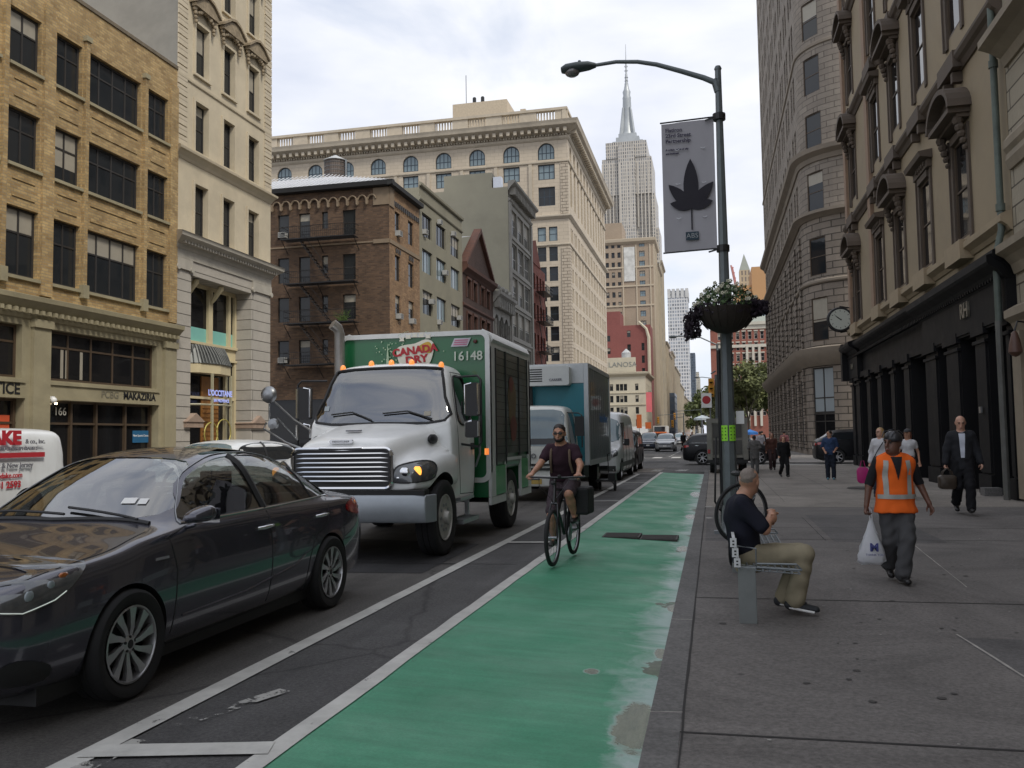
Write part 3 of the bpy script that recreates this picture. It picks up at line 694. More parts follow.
dr=MB(T);dr.box(36.9,38.35,d0-.085,d0-.03,.1,4.7)
for z in np.arange(.3,3.2,.22):dr.box(36.95,38.3,d0-.03,d0+.005,z,z+.14)
dr.build('wooden_door',mat('oak_slats',(.30,.135,.035),.55,var=.25,ns=3),bc)
bs_=MB(T);bs_.torus((36.6,d0+.68,1.9),.55,.035,1,24,6);bs_.torus((37.7,d0+.68,2.0),.62,.03,1,24,6)
bs_.build('door_ring',mat('gold_ring',(.45,.38,.10),.5,.3),bc)
bs_=MB(T);bs_.box(36.05,36.9,d0+.1,d0+.13,3.45,3.5);text('shop_sign',"L'OCCITANE",.38,faceX((XL+d0+.80,37.2,3.85)),mat('sign_lit',(.30,.35,.75),emit=((.45,.52,1),.25),var=0),bc,bold=.012,sx=.95)
text('shop_sign','EN PROVENCE',.20,faceX((XL+d0+.80,37.3,3.50)),MATS['sign_lit'],bc,bold=.006)
for y in(34.2,39.9):
 nb=MB(T);nb.box(y-.1+.5,y+1.1+.0,-.4,.05,2.35,2.5) if False else None
 nb.prism([(y-.15,2.45),(y+1.25,2.45),(y+.55,2.85)],1,d0,.22);nb.box(y-.1,y+1.2,d0,.16,2.2,2.45)
 nb.build('side_pediment',mat('rosy_stone',(.34,.25,.19),.7),bc)
flush_stuff(bc)
YB=59.43
BR_D=brickmat('dark_brick',(.145,.085,.048),(.075,.043,.026),(.10,.075,.055),bw=.34,bh=.12,vary=.35,ns=.8,grime=.3)
BR_E=brickmat('tan_brick',(.33,.205,.105),(.21,.12,.06),(.22,.16,.11),bw=.34,bh=.12,vary=.3,ns=.8,grime=.3)
bb=thing('apartment_block','dark brown brick corner block with iron fire escapes and a pale hipped roof','building',(XL,YB,0))
XW=-37.
wl=MB(FS(YB));rws=[(18.75-2.0,18.75),(13.55,15.5),(10.85,12.6),(7.75,9.5),(4.6,6.4)]
rws=[(17.1,18.75),(13.75,15.5),(10.85,12.55),(7.75,9.45)]
scol=[(-32.07,-31.14,1),(-30.31,-29.40,1),(-28.42,-27.93,0),(-26.72,-25.69,1),(-35.4,-34.4,1)]
rws=[(16.9,18.8),(13.5,15.45),(10.5,12.4),(7.3,9.1)]
holes=[(a,b_,c if f else c+.6,d) for a,b_,f in scol for c,d in rws]
holes+=[(XW+.6,-24.0,.3,4.6)]
wallgrid(wl,XW,XL,0,20.4,holes,.22)
wl.build('south_wall',BR_D,bb)
we=MB(FX(XL));ecol=[(60.6,61.7),(63.5,64.75)]
holes=[(a,b_,c,d) for a,b_ in ecol for c,d in rws]+[(60.2,65.7,.3,4.4)]
wallgrid(we,YB,66.2,0,20.6,holes,.22)
we.build('east_wall',BR_E,bb)
ww=MB();shell(ww,XW,XL-.01,YB+.01,66.2,0,20.4,'ES');ww.build('rear_wall',BR_D,bb)
for a,b_,f in scol:
 for c,d in rws:win(bb,'S',YB,(a+b_)/2,c if f else c+.6,b_-a,d-(c if f else c+.6),.18,1,(.5,),.06)
for a,b_ in ecol:
 for c,d in rws:win(bb,'X',XL,(a+b_)/2,c,b_-a,d-c,.18,1,(.5,),.06)
tr=MB(FS(YB));stn=mat('buff_stone',(.24,.18,.12),.8,var=.15,ns=2,grime=.3)
for x in np.arange(XW+.5,-24.4,.78):
 tr.box(x,x+.16,.003,.22,19.15,19.6);tr.sphere((x+.08,.16,19.12),.10,6);tr.tube([(x+.16+.31*(1-math.cos(k*PI/6)),.12,19.5+.30*math.sin(k*PI/6)) for k in range(7)],.06,5)
tr.box(XW,-23.0,.003,.05,16.2,16.32);tr.box(-24.25,-23.0,.003,.09,16.1,16.4);tr.box(-24.25,-23.0,.003,.07,19.0,20.3)
tr.T=FX(XL)
tr.box(YB,66.2,.003,.07,16.1,16.4);tr.box(YB,YB+.9,.003,.08,18.9,20.4)
for y in np.arange(60.3,66,.42):tr.box(y,y+.17,.003,.10,19.1,19.5,1)
for y in(60.7,61.1,61.5,63.6,64.0,64.4):tr.box(y,y+.16,.003,.08,15.6,15.95,1)
tr.build('trim',[stn,MATS['wframe']],bb)
co_=MB(FS(YB));molding(co_,XW-.3,-22.55,20.35,[(.3,.0),(.45,.06),(.5,.4),(.1,.45)]);co_.T=FX(XL);molding(co_,YB-.48,66.2,20.35,[(.15,.0),(.40,.06),(.42,.36),(.1,.42)])
co_.build('cornice',mat('black_cornice',(.02,.02,.02),.7),bb)
rf=MB();z0=20.8
A=[(XW-.3,YB-.3,z0),(-22.8,YB-.3,z0),(-22.8,66.2,z0),(XW-.3,66.2,z0)];B=[(XW-.3,63.5,22.85),(-29.5,63.5,22.85)]
rf.add(A+B,[(0,1,5,4),(1,2,5),(2,3,4,5),(0,3,4)])
for i in range(40):
 x=XW+i*.40;tz=1
 if x<-22.9:
  t1=1 if x<-29.5 else max(.03,((-22.8)-x)/6.7)
  rf.tube([(x,YB-.3,z0+.02),(x,YB-.3+3.8*t1,z0+2.05*t1+.02)],.03,4)
rf.build('roof',mat('pale_metal_roof',(.50,.51,.53),.5,var=.1,ns=.6),bb)
for z in(16.6,13.2,10.2,7.1):
 fe=MB(FS(YB));x0,x1=-31.2,-25.4
 if z<16:x0=-31.0
 for d in np.arange(.1,1.15,.10):fe.box(x0,x1,d,d+.05,z,z+.04)
 fe.box(x0,x1,1.12,1.16,z-.02,z+.06);
 for zz in(z+.95,z+.5):fe.tube([(x0,.05,zz),(x0,1.14,zz),(x1,1.14,zz),(x1,.05,zz)],.022,5)
 for x in np.arange(x0,x1+.01,.16):fe.box(x-.009,x+.009,1.13,1.148,z,z+.95)
 for x in(x0,-28.3,x1):fe.tube([(x,.02,z-.9),(x,1.1,z-.02)],.03,5)
 if z>8:
  za=z;zb={16.6:13.2,13.2:10.2,10.2:7.1}[z]
  for dd in(.35,.85):fe.tube([(-29.9,dd,za),(-27.4,dd,zb)],.035,5)
  for k in range(12):
   t_=(k+.5)/12;fe.box(-29.9+2.5*t_-.11,-29.9+2.5*t_+.11,.35,.85,za+(zb-za)*t_,za+(zb-za)*t_+.02)
  fe.tube([(-29.9,.9,za+.9),(-27.4,.9,zb+.9)],.02,5)
 fe.build('fire_escape',MATS['black_metal'],bb)
sh=MB(FS(YB));sh.box(XW+.6,-24.0,-.2,-.15,.3,4.6);sh.build('shop_glass',MATS['glass_shop'],bb)
sh=MB(FX(XL));sh.box(60.2,65.7,-.2,-.15,.3,4.4);sh.build('shop_glass',MATS['glass_shop'],bb)
def ac(root,face,P,s,z):
 fr={'X':FX,'S':FS}[face](P);m=MB(fr);m.box(s-.3,s+.3,-.1,.32,z,z+.4)
 for k in range(5):m.box(s-.26,s+.26,.321,.33,z+.05+k*.07,z+.08+k*.07,1)
 m.build('air_conditioner',[mat('ac_casing',(.42,.42,.40),.6),MATS['black_plastic']],root)
ac(bb,'S',YB,-31.6,17.0);ac(bb,'S',YB,-31.6,7.4);ac(bb,'X',XL,61.15,16.95);ac(bb,'X',XL,61.2,10.6);ac(bb,'X',XL,64.1,10.6)
pf=MB(FS(YB))
for k in range(26):pf.tube([(-26.3+random.uniform(-.4,.4),.9,10.3),(-26.3+random.uniform(-.9,.9),.8+random.uniform(-.2,.2),10.5+random.uniform(.1,.7))],[.03,.005],4)
tag(pf.build('potted_plant',mat('leaf_light',(.10,.17,.03),.7),None),'small green plant set out on the lower fire escape of the brown block','plant')
tx,ty,tz=-31.45,68.5,24.4
wt=thing('water_tank','brown wooden water tank with a pale conical cap behind the hipped roof','water tank',(tx,ty,tz))
m_=MB();m_.lathe([(.98,-.6),(.98,.8),(.94,1.42),(0,1.42)],(tx,ty,tz),28)
m_.build('barrel',brickmat('tank_staves',(.15,.12,.10),(.10,.08,.07),(.04,.035,.03),bw=.16,bh=20,ms=.02,offset=0,grime=.5),wt,smooth=50)
m_=MB()
for z in(.1,.45,.8,1.15):m_.torus((tx,ty,tz+z),.985,.02,2,28,5)
m_.build('hoop',MATS['steel'],wt)
m_=MB();m_.lathe([(1.06,1.40),(1.04,1.45),(.06,1.98),(0,2.0)],(tx,ty,tz),28);m_.build('cap',mat('tank_cap',(.42,.43,.43),.6),wt,smooth=30)
m_=MB();m_.cyl((tx+1.1,ty-.3,tz-3),(tx+1.1,ty-.3,tz+1.4),.09);m_.build('pipe',MATS['galv'],wt)
m_=MB()
for a in range(4):m_.cyl((tx+.7*math.cos(a*PI/2+.7),ty+.7*math.sin(a*PI/2+.7),19),(tx+.7*math.cos(a*PI/2+.7),ty+.7*math.sin(a*PI/2+.7),tz-.55),.09)
m_.build('leg',MATS['steel'],wt)
bo=thing('olive_building','olive grey building with three columns of wide dark windows and window air conditioners','building',(XL,66.2,0))
OL=mat('olive_render',(.25,.235,.175),.85,var=.12,ns=.6,bump=.2,grime=.35)
T=FX(XL);wl=MB(T);oc=[(66.9,69.5),(70.65,73.4),(74.85,77.7)];orow=[(18.4,20.35),(15.35,17.3),(11.85,13.85),(8.3,10.3)]
wallgrid(wl,66.2,78.6,5,22.6,[(a,b_,c,d) for a,b_ in oc for c,d in orow],.25)
wallgrid(wl,66.2,78.6,0,5,[(66.8,78,.3,4.3)],.4)
wl.T=None;shell(wl,XL-12,XL,66.2,78.6,0,22.2,'E');wl.T=T
molding(wl,66.2,78.6,21.2,[(.08,0),(.14,.1),(.14,.2),(.05,.28)]);molding(wl,66.2,78.6,22.35,[(.12,0),(.2,.08),(.22,.28),(.05,.34)])
wl.build('wall',OL,bo)
for a,b_ in oc:
 for c,d in orow:win(bo,'X',XL,(a+b_)/2,c,b_-a,d-c,.22,3,(),.07,fm='wframe',gm='glass' if(a+c)%2>.6 else 'glass_blue')
for y,z in((67.3,18.5),(71.3,20.3),(75.4,20.2),(72.9,16.1),(69.0,12.9),(71.0,11.4),(77.2,12.6)):ac(bo,'X',XL,y,z)
sh=MB(T);sh.box(66.8,78,-.35,-.3,.3,4.3);sh.build('shop_glass',MATS['glass_shop'],bo)
bh_=MB();bh_.box(-33,-25.5,67,74,22,23.2);bh_.build('bulkhead',BR_D,bo)
brd=thing('gabled_building','dark reddish brown building with a triangular gable between the olive and the small white fronts','building',(XL,79.2,0))
RB=brickmat('red_brown_brick',(.095,.050,.036),(.06,.032,.023),(.08,.05,.04),bw=.22,bh=.08,vary=.25,ns=.4,grime=.45);RBS=mat('brownstone',(.12,.055,.038),.8,var=.3,ns=2,grime=.4)
wl=MB(T);cs=[(80.1,81.3),(82.3,83.5),(85.2,86.4),(87.4,88.6)];rr=[(15.2,17.0),(11.2,13.6),(7.6,9.8)]
wallgrid(wl,78.6,90.4,0,18.2,[(a,b_,c,d) for a,b_ in cs for c,d in rr]+[(79.4,89.6,.3,4.2)],.3)
wl.T=None;shell(wl,XL-12,XL-.0,78.6,90.4,0,18.0,'E');wl.T=T
wl.prism([(79.2,18.2),(89.6,18.2),(84.4,22.3)],1,-.4,.06)
wl.build('wall',RB,brd)
m_=MB(T);molding(m_,78.6,90.4,17.4,[(.05,0),(.2,.2),(.55,.5),(.6,.8),(.1,.9)]);molding(m_,78.6,90.4,14.2,[(.05,0),(.16,.14),(.16,.28),(.05,.35)])
m_.prism([(78.9,18.2),(84.4,22.55),(89.9,18.2),(89.9,18.55),(84.4,23.0),(78.9,18.55)],1,-.4,.4)
for a,b_ in cs:
 for c,d in rr:m_.box(a-.2,b_+.2,.003,.14,d+.05,d+.3);m_.box(a-.25,a-.05,.003,.1,c,d+.05);m_.box(b_+.05,b_+.25,.003,.1,c,d+.05)
m_.build('cornice',RBS,brd)
for a,b_ in cs:
 for c,d in rr:win(brd,'X',XL,(a+b_)/2,c,b_-a,d-c,.25,1,(.5,),.06)
ac(brd,'X',XL,85.6,11.5);ac(brd,'X',XL,88.2,8.8)
sh=MB(T);sh.box(79.4,89.6,-.3,-.25,.3,4.2);sh.build('shop_glass',MATS['glass_shop'],brd)
pr=MB();pr.box(-34,-24,79.3,79.6,18,20.9);pr.add([(-34,79,20.9),(-23.4,79,20.9),(-23.4,84.4,22.3),(-34,84.4,22.3)],[(0,1,2,3)]);pr.build('roof',mat('pale_metal_roof',(.5,.5,.5)),brd)
bw_=thing('white_building','small weathered white building with arched bays and ornate broken cornice','building',(XL,90.5,0))
WW=mat('weathered_white',(.36,.35,.32),.8,var=.25,ns=1.6,bump=.2,grime=.6)
wl=MB(T);cs=[(91.3,93.0),(93.6,95.3),(95.9,97.6)];rr=[(11.0,15.2),(6.2,9.4)]
wallgrid(wl,90.4,98.4,0,17.6,[(a,b_,c,d) for a,b_ in cs for c,d in rr]+[(91,97.8,.3,4.6)],.4)
wl.T=None;shell(wl,XL-11,XL,90.4,98.4,0,17.4,'E');wl.T=T
for a,b_ in cs:
 wl.arch((a+b_)/2,15.2-(b_-a)/2,(b_-a)/2,-.3,-.01,a,b_,15.2)
 for s in(a-.3,b_+.3):wl.cyl((s,.12,10.8),(s,.12,14.6),.13,.11,8);
molding(wl,90.4,98.4,16.3,[(.05,0),(.25,.2),(.5,.6),(.9,.9),(.95,1.2),(.1,1.3)]);molding(wl,90.4,98.4,10.0,[(.05,0),(.2,.15),(.2,.3),(.05,.4)])
for y in np.arange(90.7,98.3,.9):wl.box(y,y+.3,.05,.7,15.8,16.9)
for k in range(16):wl.sphere((90.8+k*.48,.5,17.8+random.uniform(-.1,.25)),random.uniform(.2,.4),7)
wl.build('wall',WW,bw_)
for a,b_ in cs:
 for c,d in rr:win(bw_,'X',XL,(a+b_)/2,c,b_-a,d-c,.3,2,(.5,),.08,fm='wframe',arch=(c>10))
sh=MB(T);sh.box(91,97.8,-.35,-.3,.3,4.6);sh.build('shop_glass',MATS['glass_shop'],bw_)
bt=thing('loft_building','tall grey loft building with a blank rendered side wall and projecting cornice','building',(XL,98.4,0))
GS=mat('grey_side_render',(.37,.345,.26),.9,var=.12,ns=.25,bump=.2,grime=.3);GF=mat('grey_front_stone',(.30,.285,.25),.8,var=.12,ns=1.2,grime=.35)
wl=MB(T);Yt0,Yt1=98.4,111.6
tr_=[(z,z+3.1) for z in(5.5,9.6,13.7,17.8,21.9,26.0)];tc_=[(99.6,102.9),(103.4,106.6),(107.1,110.4)]
wallgrid(wl,Yt0,Yt1,0,31.6,[(a,b_,c,d) for a,b_ in tc_ for c,d in tr_]+[(99.2,110.8,.3,4.4)],.35)
for z in(4.9,9.0,13.1,17.2,21.3,25.4):wl.box(Yt0+.9,Yt1-.9,.003,.14,z,z+.25)
for y in(98.45,110.75):wl.box(y,y+.8,.003,.22,0,29.6)
molding(wl,Yt0,Yt1,29.7,[(.1,0),(.2,.1),(.3,.3),(.1,.4)]);molding(wl,Yt0-.1,Yt1,31.0,[(.1,0),(.3,.3),(.95,.75),(1.0,1.0),(.1,1.1)],ret=.5)
for y in np.arange(98.7,111.4,.85):wl.box(y,y+.3,.1,.8,30.5,31.35)
wl.build('front_wall',GF,bt)
ws=MB();shell(ws,XL-13,XL-.01,Yt0,Yt1,0,31.4,'E');ws.box(-31.0,-25.0,Yt0+.02,Yt0+5,31.4,33.3);ws.build('side_wall',GS,bt)
m_=MB();m_.box(-24.9,-23.9,Yt0+.3,Yt0+1.2,31.4,32.8);m_.build('roof_box',MATS['alu'],bt)
for a,b_ in tc_:
 for c,d in tr_:win(bt,'X',XL,(a+b_)/2,c,b_-a,d-c,.3,4,(.45,),.09,fm='wframe_white',gm='glass')
sh=MB(T);sh.box(99.2,110.8,-.3,-.25,.3,4.4);sh.build('shop_glass',MATS['glass_shop'],bt)
br_=thing('red_building','narrow bright red brick building with a gable and fire escapes beside the loft','building',(XL,112,0))
RD=brickmat('bright_red_brick',(.26,.065,.035),(.21,.05,.03),(.15,.06,.045),bw=.22,bh=.08,vary=.25,ns=.4,grime=.35)
wl=MB(T);cs=[(112.5,113.8),(114.8,116.0),(117.0,118.2),(119.0,120.2)];rr=[(21.5,23.7),(17.4,19.6),(13.3,15.5),(9.2,11.4),(5.2,7.4)]
wallgrid(wl,111.6,121.0,0,25.0,[(a,b_,c,d) for a,b_ in cs for c,d in rr]+[(112,120.4,.3,4.2)],.3)
wl.T=None;shell(wl,XL-12,XL,111.6,121,0,25.0,'E');wl.T=T
wl.prism([(111.6,25),(117.5,25),(114.2,28.4),(111.6,27.6)],1,-.5,.1);wl.build('wall',RD,br_)
for a,b_ in cs:
 for c,d in rr:win(br_,'X',XL,(a+b_)/2,c,b_-a,d-c,.25,1,(.5,),.07)
for z in(21.2,17.1,13.0,8.9):
 fe=MB(T);x0,x1=113.5,119.0
 fe.box(x0,x1,.1,1.5,z,z+.05)
 for zz in(z+.95,z+.5):fe.tube([(x0,.05,zz),(x0,1.5,zz),(x1,1.5,zz),(x1,.05,zz)],.03,5)
 for x in np.arange(x0,x1+.01,.3):fe.box(x-.015,x+.015,1.48,1.51,z,z+.95)
 if z>9:
  for dd in(.4,1.0):fe.tube([(114.2,dd,z),(118,dd,z-4.1)],.05,5)
 fe.build('fire_escape',MATS['black_metal'],br_)
sh=MB(T);sh.box(112,120.4,-.25,-.2,.3,4.2);sh.build('shop_glass',MATS['glass_shop'],br_)
random.seed(5)
YT,XT,YE=144.,-23.,196.
TOY=brickmat('cream_ashlar',(.54,.465,.365),(.50,.43,.335),(.35,.30,.23),bw=1.5,bh=.62,ms=.02,bump=.3,bdist=.03,vary=.10,ns=.12,grime=.22)
TOYM=mat('cream_trim',(.48,.42,.33),.8,var=.12,ns=.6,grime=.5);TOYR=brickmat('cream_quoins',(.51,.44,.345),(.47,.40,.315),(.20,.165,.13),bw=1.3,bh=.55,ms=.05,bump=.9,bdist=.06,vary=.1,grime=.3)
bt=thing('office_block','huge cream stone corner block with arched top windows, deep cornice and rooftop balustrade','building',(XT,YT,0))
sc=[-26.8-6.2*i for i in range(9)]
lowr=[35.0-3.35*i for i in range(10)]
holes=[];W=2.95
for x in sc:
 holes+=[(x-W/2,x+W/2,49.4,52.35),(x-W/2,x+W/2,45.9,48.6),(x-W/2,x+W/2,41.3,44.6)]
 for z in[38.0-2.4]:pass
rowz=[(35.1,37.6)]+[(31.6-3.45*i,34.1-3.45*i) for i in range(8)]
nearx=sc[:4]
for x in nearx:
 for c,d in rowz:holes+=[(x-1.75,x-.25,c,d),(x+.25,x+1.75,c,d)]
wl=MB(FS(YT));wallgrid(wl,-80,XT,0,54.0,holes,.45)
for x in sc:wl.arch(x,52.35-W/2,W/2,-.45,-.01,x-W/2,x+W/2,52.35)
wl.build('south_wall',TOY,bt)
ec=[YT+3.0+4.15*i for i in range(12)]
holes=[]
for i,y in enumerate(ec):
 holes.append((y-.95,y+.95,41.5,52.2))
 for c,d in rowz:holes+=[(y-1.25,y-.2,c,d),(y+.2,y+1.25,c,d)]
wl=MB(FX(XT));wallgrid(wl,YT,YE,0,54.0,holes,.4)
for y in ec:wl.arch(y,52.2-.95,.95,-.4,-.01,y-.95,y+.95,52.2)
wl.build('east_wall',TOY,bt)
wb=MB();shell(wb,-80,XT-.02,YT+.02,YE,0,53.9,'ES');wb.build('rear_wall',TOYM,bt)
for x in sc:
 win(bt,'S',YT,x,49.42,W-.02,2.9,.35,4,(.42,),.16,arch=True,fm='wframe_blue',gm='glass_blue')
for x in sc:
 win(bt,'S',YT,x,45.92,W-.02,2.65,.35,3,(.5,),.16,0,fm='wframe_blue',gm='glass_blue')
for x in sc[:7]:
 win(bt,'S',YT,x,41.32,W-.02,3.25,.35,3,(.5,),.16,0,fm='wframe_blue',gm='glass_blue' if x<-30 else 'glass')
for c,d in rowz:
 for x in nearx[:2]:
  for s in(-1,1):win(bt,'S',YT,x+s*1.0,c,1.49,d-c-.01,.35,1,(.5,),.12,random.choice([0,0,.4]),fm='wframe_blue',gm='glass_blue' if c>33 else 'glass')
for y in ec:win(bt,'X',XT,y,41.52,1.88,10.6,.35,2,(.3,.36,.62,.68),.14,arch=True,fm='wframe_cream',gm='glass')
for c,d in rowz:
 for y in ec:
  for s in(-1,1):win(bt,'X',XT,y+s*.725,c,1.04,d-c-.01,.3,1,(.5,),.09,random.choice([0,.5,.3]),fm='wframe_cream',gm='glass')
for c,d in rowz:
 for x in nearx[2:]:
  for s in(-1,1):win(bt,'S',YT,x+s*1.0,c,1.49,d-c-.01,.35,1,(.5,),.12,0,fm='wframe_blue')
flush_stuff(bt)
tr=MB(FS(YT))
def bands(T,a,b_,r1):
 m_=MB(T)
 molding(m_,a,b_,38.9,[(.1,0),(.3,.2),(.5,.4),(.5,.65),(.1,.8)],ret=r1);molding(m_,a,b_,34.25,[(.1,0),(.2,.1),(.2,.3),(.05,.4)],ret=r1)
 molding(m_,a,b_,48.75,[(.1,0),(.22,.12),(.22,.34),(.05,.4)],ret=r1)
 molding(m_,a,b_,52.75,[(.1,0),(.3,.25),(.35,.6),(.1,.7)],ret=r1)
 molding(m_,a,b_,53.7,[(.25,0),(.6,.4),(1.5,.9),(1.9,1.1),(2.0,1.5),(2.15,1.9),(.2,2.1)],ret=1 if r1 else 0)
 x=a+.3
 while x<b_:m_.box(x,x+.55,.3,1.5,53.75,54.4);x+=1.25
 x=a+.2
 while x<b_:m_.box(x,x+.25,.2,.55,53.4,53.68);x+=.5
 return m_
bands(FS(YT),-80,XT,1).build('cornice',TOYM,bt)
bands(FX(XT),YT,YE,1).build('cornice',TOYM,bt)
pa=MB(FS(YT))
def parapet(m_,a,b_,open_c,hw):
 z0,z1=55.5,58.5
 m_.box(a,b_,-.9,-.1,z0,z0+.7);m_.box(a,b_,-.95,.05,z1-.45,z1)
 edges=[];last=a
 for c in sorted(open_c):
  if c-hw>last:m_.box(last,c-hw,-.85,-.15,z0+.7,z1-.45)
  x=c-hw+.2
  while x<c+hw-.1:m_.lathe([(.13,0),(.09,.3),(.2,.85),(.1,1.6),(.16,2.15)],(0,0,0),6) if False else m_.box(x,x+.24,-.62,-.38,z0+.7,z1-.45);x+=.52
  last=c+hw
 if last<b_:m_.box(last,b_,-.85,-.15,z0+.7,z1-.45)
parapet(pa,-80,XT,[x for x in sc],1.65);pa.build('balustrade',TOYM,bt)
pa=MB(FX(XT));parapet(pa,YT-0,YE,[],1);pa.build('parapet',TOYM,bt)
qn=MB(FS(YT));qn.box(-24.35,XT,.003,.16,4,33.9);qn.box(-24.35,XT-.0,.003,.12,39.8,48.6)
qn.T=FX(XT);qn.box(YT-.16,YT+1.3,.003,.16,4,33.9);qn.build('quoin',TOYR,bt)
pp=MB(FS(YT))
for i,x in enumerate(sc):
 pp.box(x-3.6+.5,x-2.6+.5-.4,.003,.25,39.8,48.7)
pp.build('pilaster',TOYM,bt)
ph=MB();ph.box(-46,-35.5,YT+8,YT+18,55,64.2);ph.box(-35.5,-30.5,YT+9,YT+16,55,61.2);ph.box(-50,-46,YT+9,YT+14,55,59.8);ph.box(-33.2,-32.2,YT+9,YT+10,61.2,62.4)
ph.build('penthouse',mat('penthouse_render',(.50,.42,.31),.8),bt)
vt=MB()
for k in range(2):vt.cyl((-42+k*1.6,YT+9,64.2),(-42+k*1.6,YT+9,65.4),.35);vt.sphere((-42+k*1.6,YT+9,65.3),.35,8)
vt.cyl((-43.6,YT+9,64.2),(-43.6,YT+9,70),.06);vt.build('roof_vent',MATS['black_metal'],bt)
random.seed(21)
XR=6.4;K=.914
def zz(z):return 1.55+(z-1.55)*K
def yy(y):return y*K
RHW=mat('ochre_render',(.31,.248,.162),.8,var=.10,ns=.7,bump=.15,grime=.3);RHS=mat('brown_dressing',(.105,.08,.06),.8,var=.2,ns=2,bump=.2,grime=.4)
RHB=mat('black_joinery',(.006,.006,.007),.6,var=.3,ns=2,spec=.25);
rh=thing('mansion_block','ochre stone building with brown hooded windows above a tall black colonnaded shopfront','building',(XR,20.2,0))
T=FXn(XR);Ya,Yb=20.2,42.0
cent=[yy(y) for y in(26.0,30.1,34.0,37.9,43.7)];ww_=1.16
rowsR=[(6.45,9.0),(11.9,14.35),(16.6,19.0),(21.2,23.4)]
wl=MB(T);holes=[(y-ww_/2,y+ww_/2,c,d) for y in cent for c,d in rowsR]
wallgrid(wl,Ya,Yb,5.3,26,holes,.10,0,1)
wl.build('wall',[RHW,RHS],rh)
wb=MB();shell(wb,XR+.01,XR+24,Ya,Yb,0,25.8,'WN');wb.build('rear_wall',RHW,rh)
wn=MB(lambda s,d,z:(s,Yb+d,z));wallgrid(wn,XR,XR+24,0,26,[(XR+2+k*2.6,XR+2.9+k*2.6,c,d) for k in range(8) for c,d in rowsR],.38);wn.build('north_wall',RHW,rh)
for c,d in rowsR:
 for y in cent:win(rh,'Xn',XR,y,c,ww_-.01,d-c-.01,.065,1,(.5,),.06,0,fm='wframe_brown',gm='glass_shop')
for i,(c,d) in enumerate(rowsR):
 for j,y in enumerate(cent):
  s=MB(T);a,b_=y-ww_/2,y+ww_/2
  s.box(a-.20,a-.003,.003,.04,c-.25,d+.2);s.box(b_+.003,b_+.20,.003,.06,c-.25,d+.2);s.box(a-.003,b_+.003,.003,.10,d+.003,d+.2)
  s.box(a-.26,a-.205,.003,.06,c-.25,d+.2);s.box(b_+.205,b_+.26,.003,.10,c-.25,d+.2)
  big=(i==0 and j in(0,2,4)) or(i==1 and j in(2,4)) or(i==2 and j in(0,4))
  h=d+.3
  if big:
   s.box(a-.35,b_+.35,.003,.30,h,h+.22);n=12;r=(b_-a)/2+.42
   arc=[(y+r*math.cos(PI*k/n),h+.22+r*.62*math.sin(PI*k/n)) for k in range(n+1)]
   s.prism(arc,1,.003,.24);outer=[(y+(r+.14)*math.cos(PI*k/n),h+.22+(r*.62+.13)*math.sin(PI*k/n)) for k in range(n+1)]
   for k in range(n):
    s.prism([arc[k],outer[k],outer[k+1],arc[k+1]],1,.003,.55)
   s.box(a-.42,b_+.42,.003,.52,h+.10,h+.22)
   for sx in(a-.22,b_+.22):
    for k in range(5):s.sphere((sx,.25-.035*k,h-.05-.17*k),.14-.016*k,7)
  else:
   s.box(a-.30,b_+.30,.003,.14,h-.08,h+.14);s.add([(a-.42,.003,h+.14),(b_+.42,.003,h+.14),(b_+.42,.34,h+.20),(a-.42,.34,h+.20),(a-.42,.003,h+.40),(b_+.42,.003,h+.40),(b_+.42,.38,h+.34),(a-.42,.38,h+.34)],[(0,1,2,3),(4,5,6,7),(0,1,5,4),(1,2,6,5),(2,3,7,6),(3,0,4,7)])
   for k in range(5):s.box(a-.1+k*.22,a-.02+k*.22,.14,.20,h,h+.12)
  s.build('window_surround',RHS,rh,smooth=40)
sill=[(.05,-.12),(.12,0),(.2,.06),(.26,.16),(.26,.24),(.04,.32)]
for z0 in(10.75,15.35,20.0):
 m_=MB(T);molding(m_,Ya,Yb,z0,sill)
 for y in cent:m_.box(y-.75,y+.75,.003,.29,z0-.10,z0+.33);m_.box(y-.5,y-.32,.003,.24,z0-.4,z0-.14);m_.box(y+.32,y+.5,.003,.24,z0-.4,z0-.14)
 m_.build('sill_course',RHS,rh)
m_=MB(T);molding(m_,Ya,Yb,5.95,[(.04,-.1),(.1,0),(.24,.1),(.24,.25),(.04,.33)])
for y in cent:m_.box(y-.72,y+.72,.003,.32,5.80,6.28)
m_.build('sill_course',mat('tan_dressing',(.33,.26,.17),.8,var=.15),rh)
m_=MB(T);m_.box(yy(39.0),yy(39.6),.003,.14,6.3,26);m_.box(yy(47-1.3)-.3,42.0,.003,.12,6.3,26);m_.build('pilaster',mat('rose_brown',(.28,.19,.13),.8),rh)
Yn=20.5
piers=[(yy(24.0),yy(25.0)),(yy(26.5),yy(27.9)),(yy(29.0),yy(30.5)),(yy(32.8),yy(33.8)),(yy(35.4),yy(36.2)),(yy(38.0),yy(39.0)),(yy(40.6),yy(41.6)),(yy(43.4),yy(44.6)),(41.2,42.0),(20.25,20.62)]
for a,b_ in piers:
 s=MB(T);s.box(a,b_,-.9,.10,.0,4.05)
 c_=(a+b_)/2;s.box(a-.03,b_+.03,.10,.18,.0,.5);s.box(a+.07,b_-.07,.10,.15,.55,3.6);s.box(a-.03,b_+.03,.10,.19,3.6,3.68);s.box(a-.05,b_+.05,.10,.22,3.8,4.05)
 s.build('pier',RHB,rh)
e_=MB(T)
e_.box(Ya,42,-.9,.02,3.85,5.35);e_.box(Ya,42,.023,.16,3.9,4.12)
molding(e_,Ya,41.9,4.95,[(.08,0),(.14,.07),(.22,.18),(.42,.28),(.46,.34),(.46,.46),(.08,.60)],ret=.2)
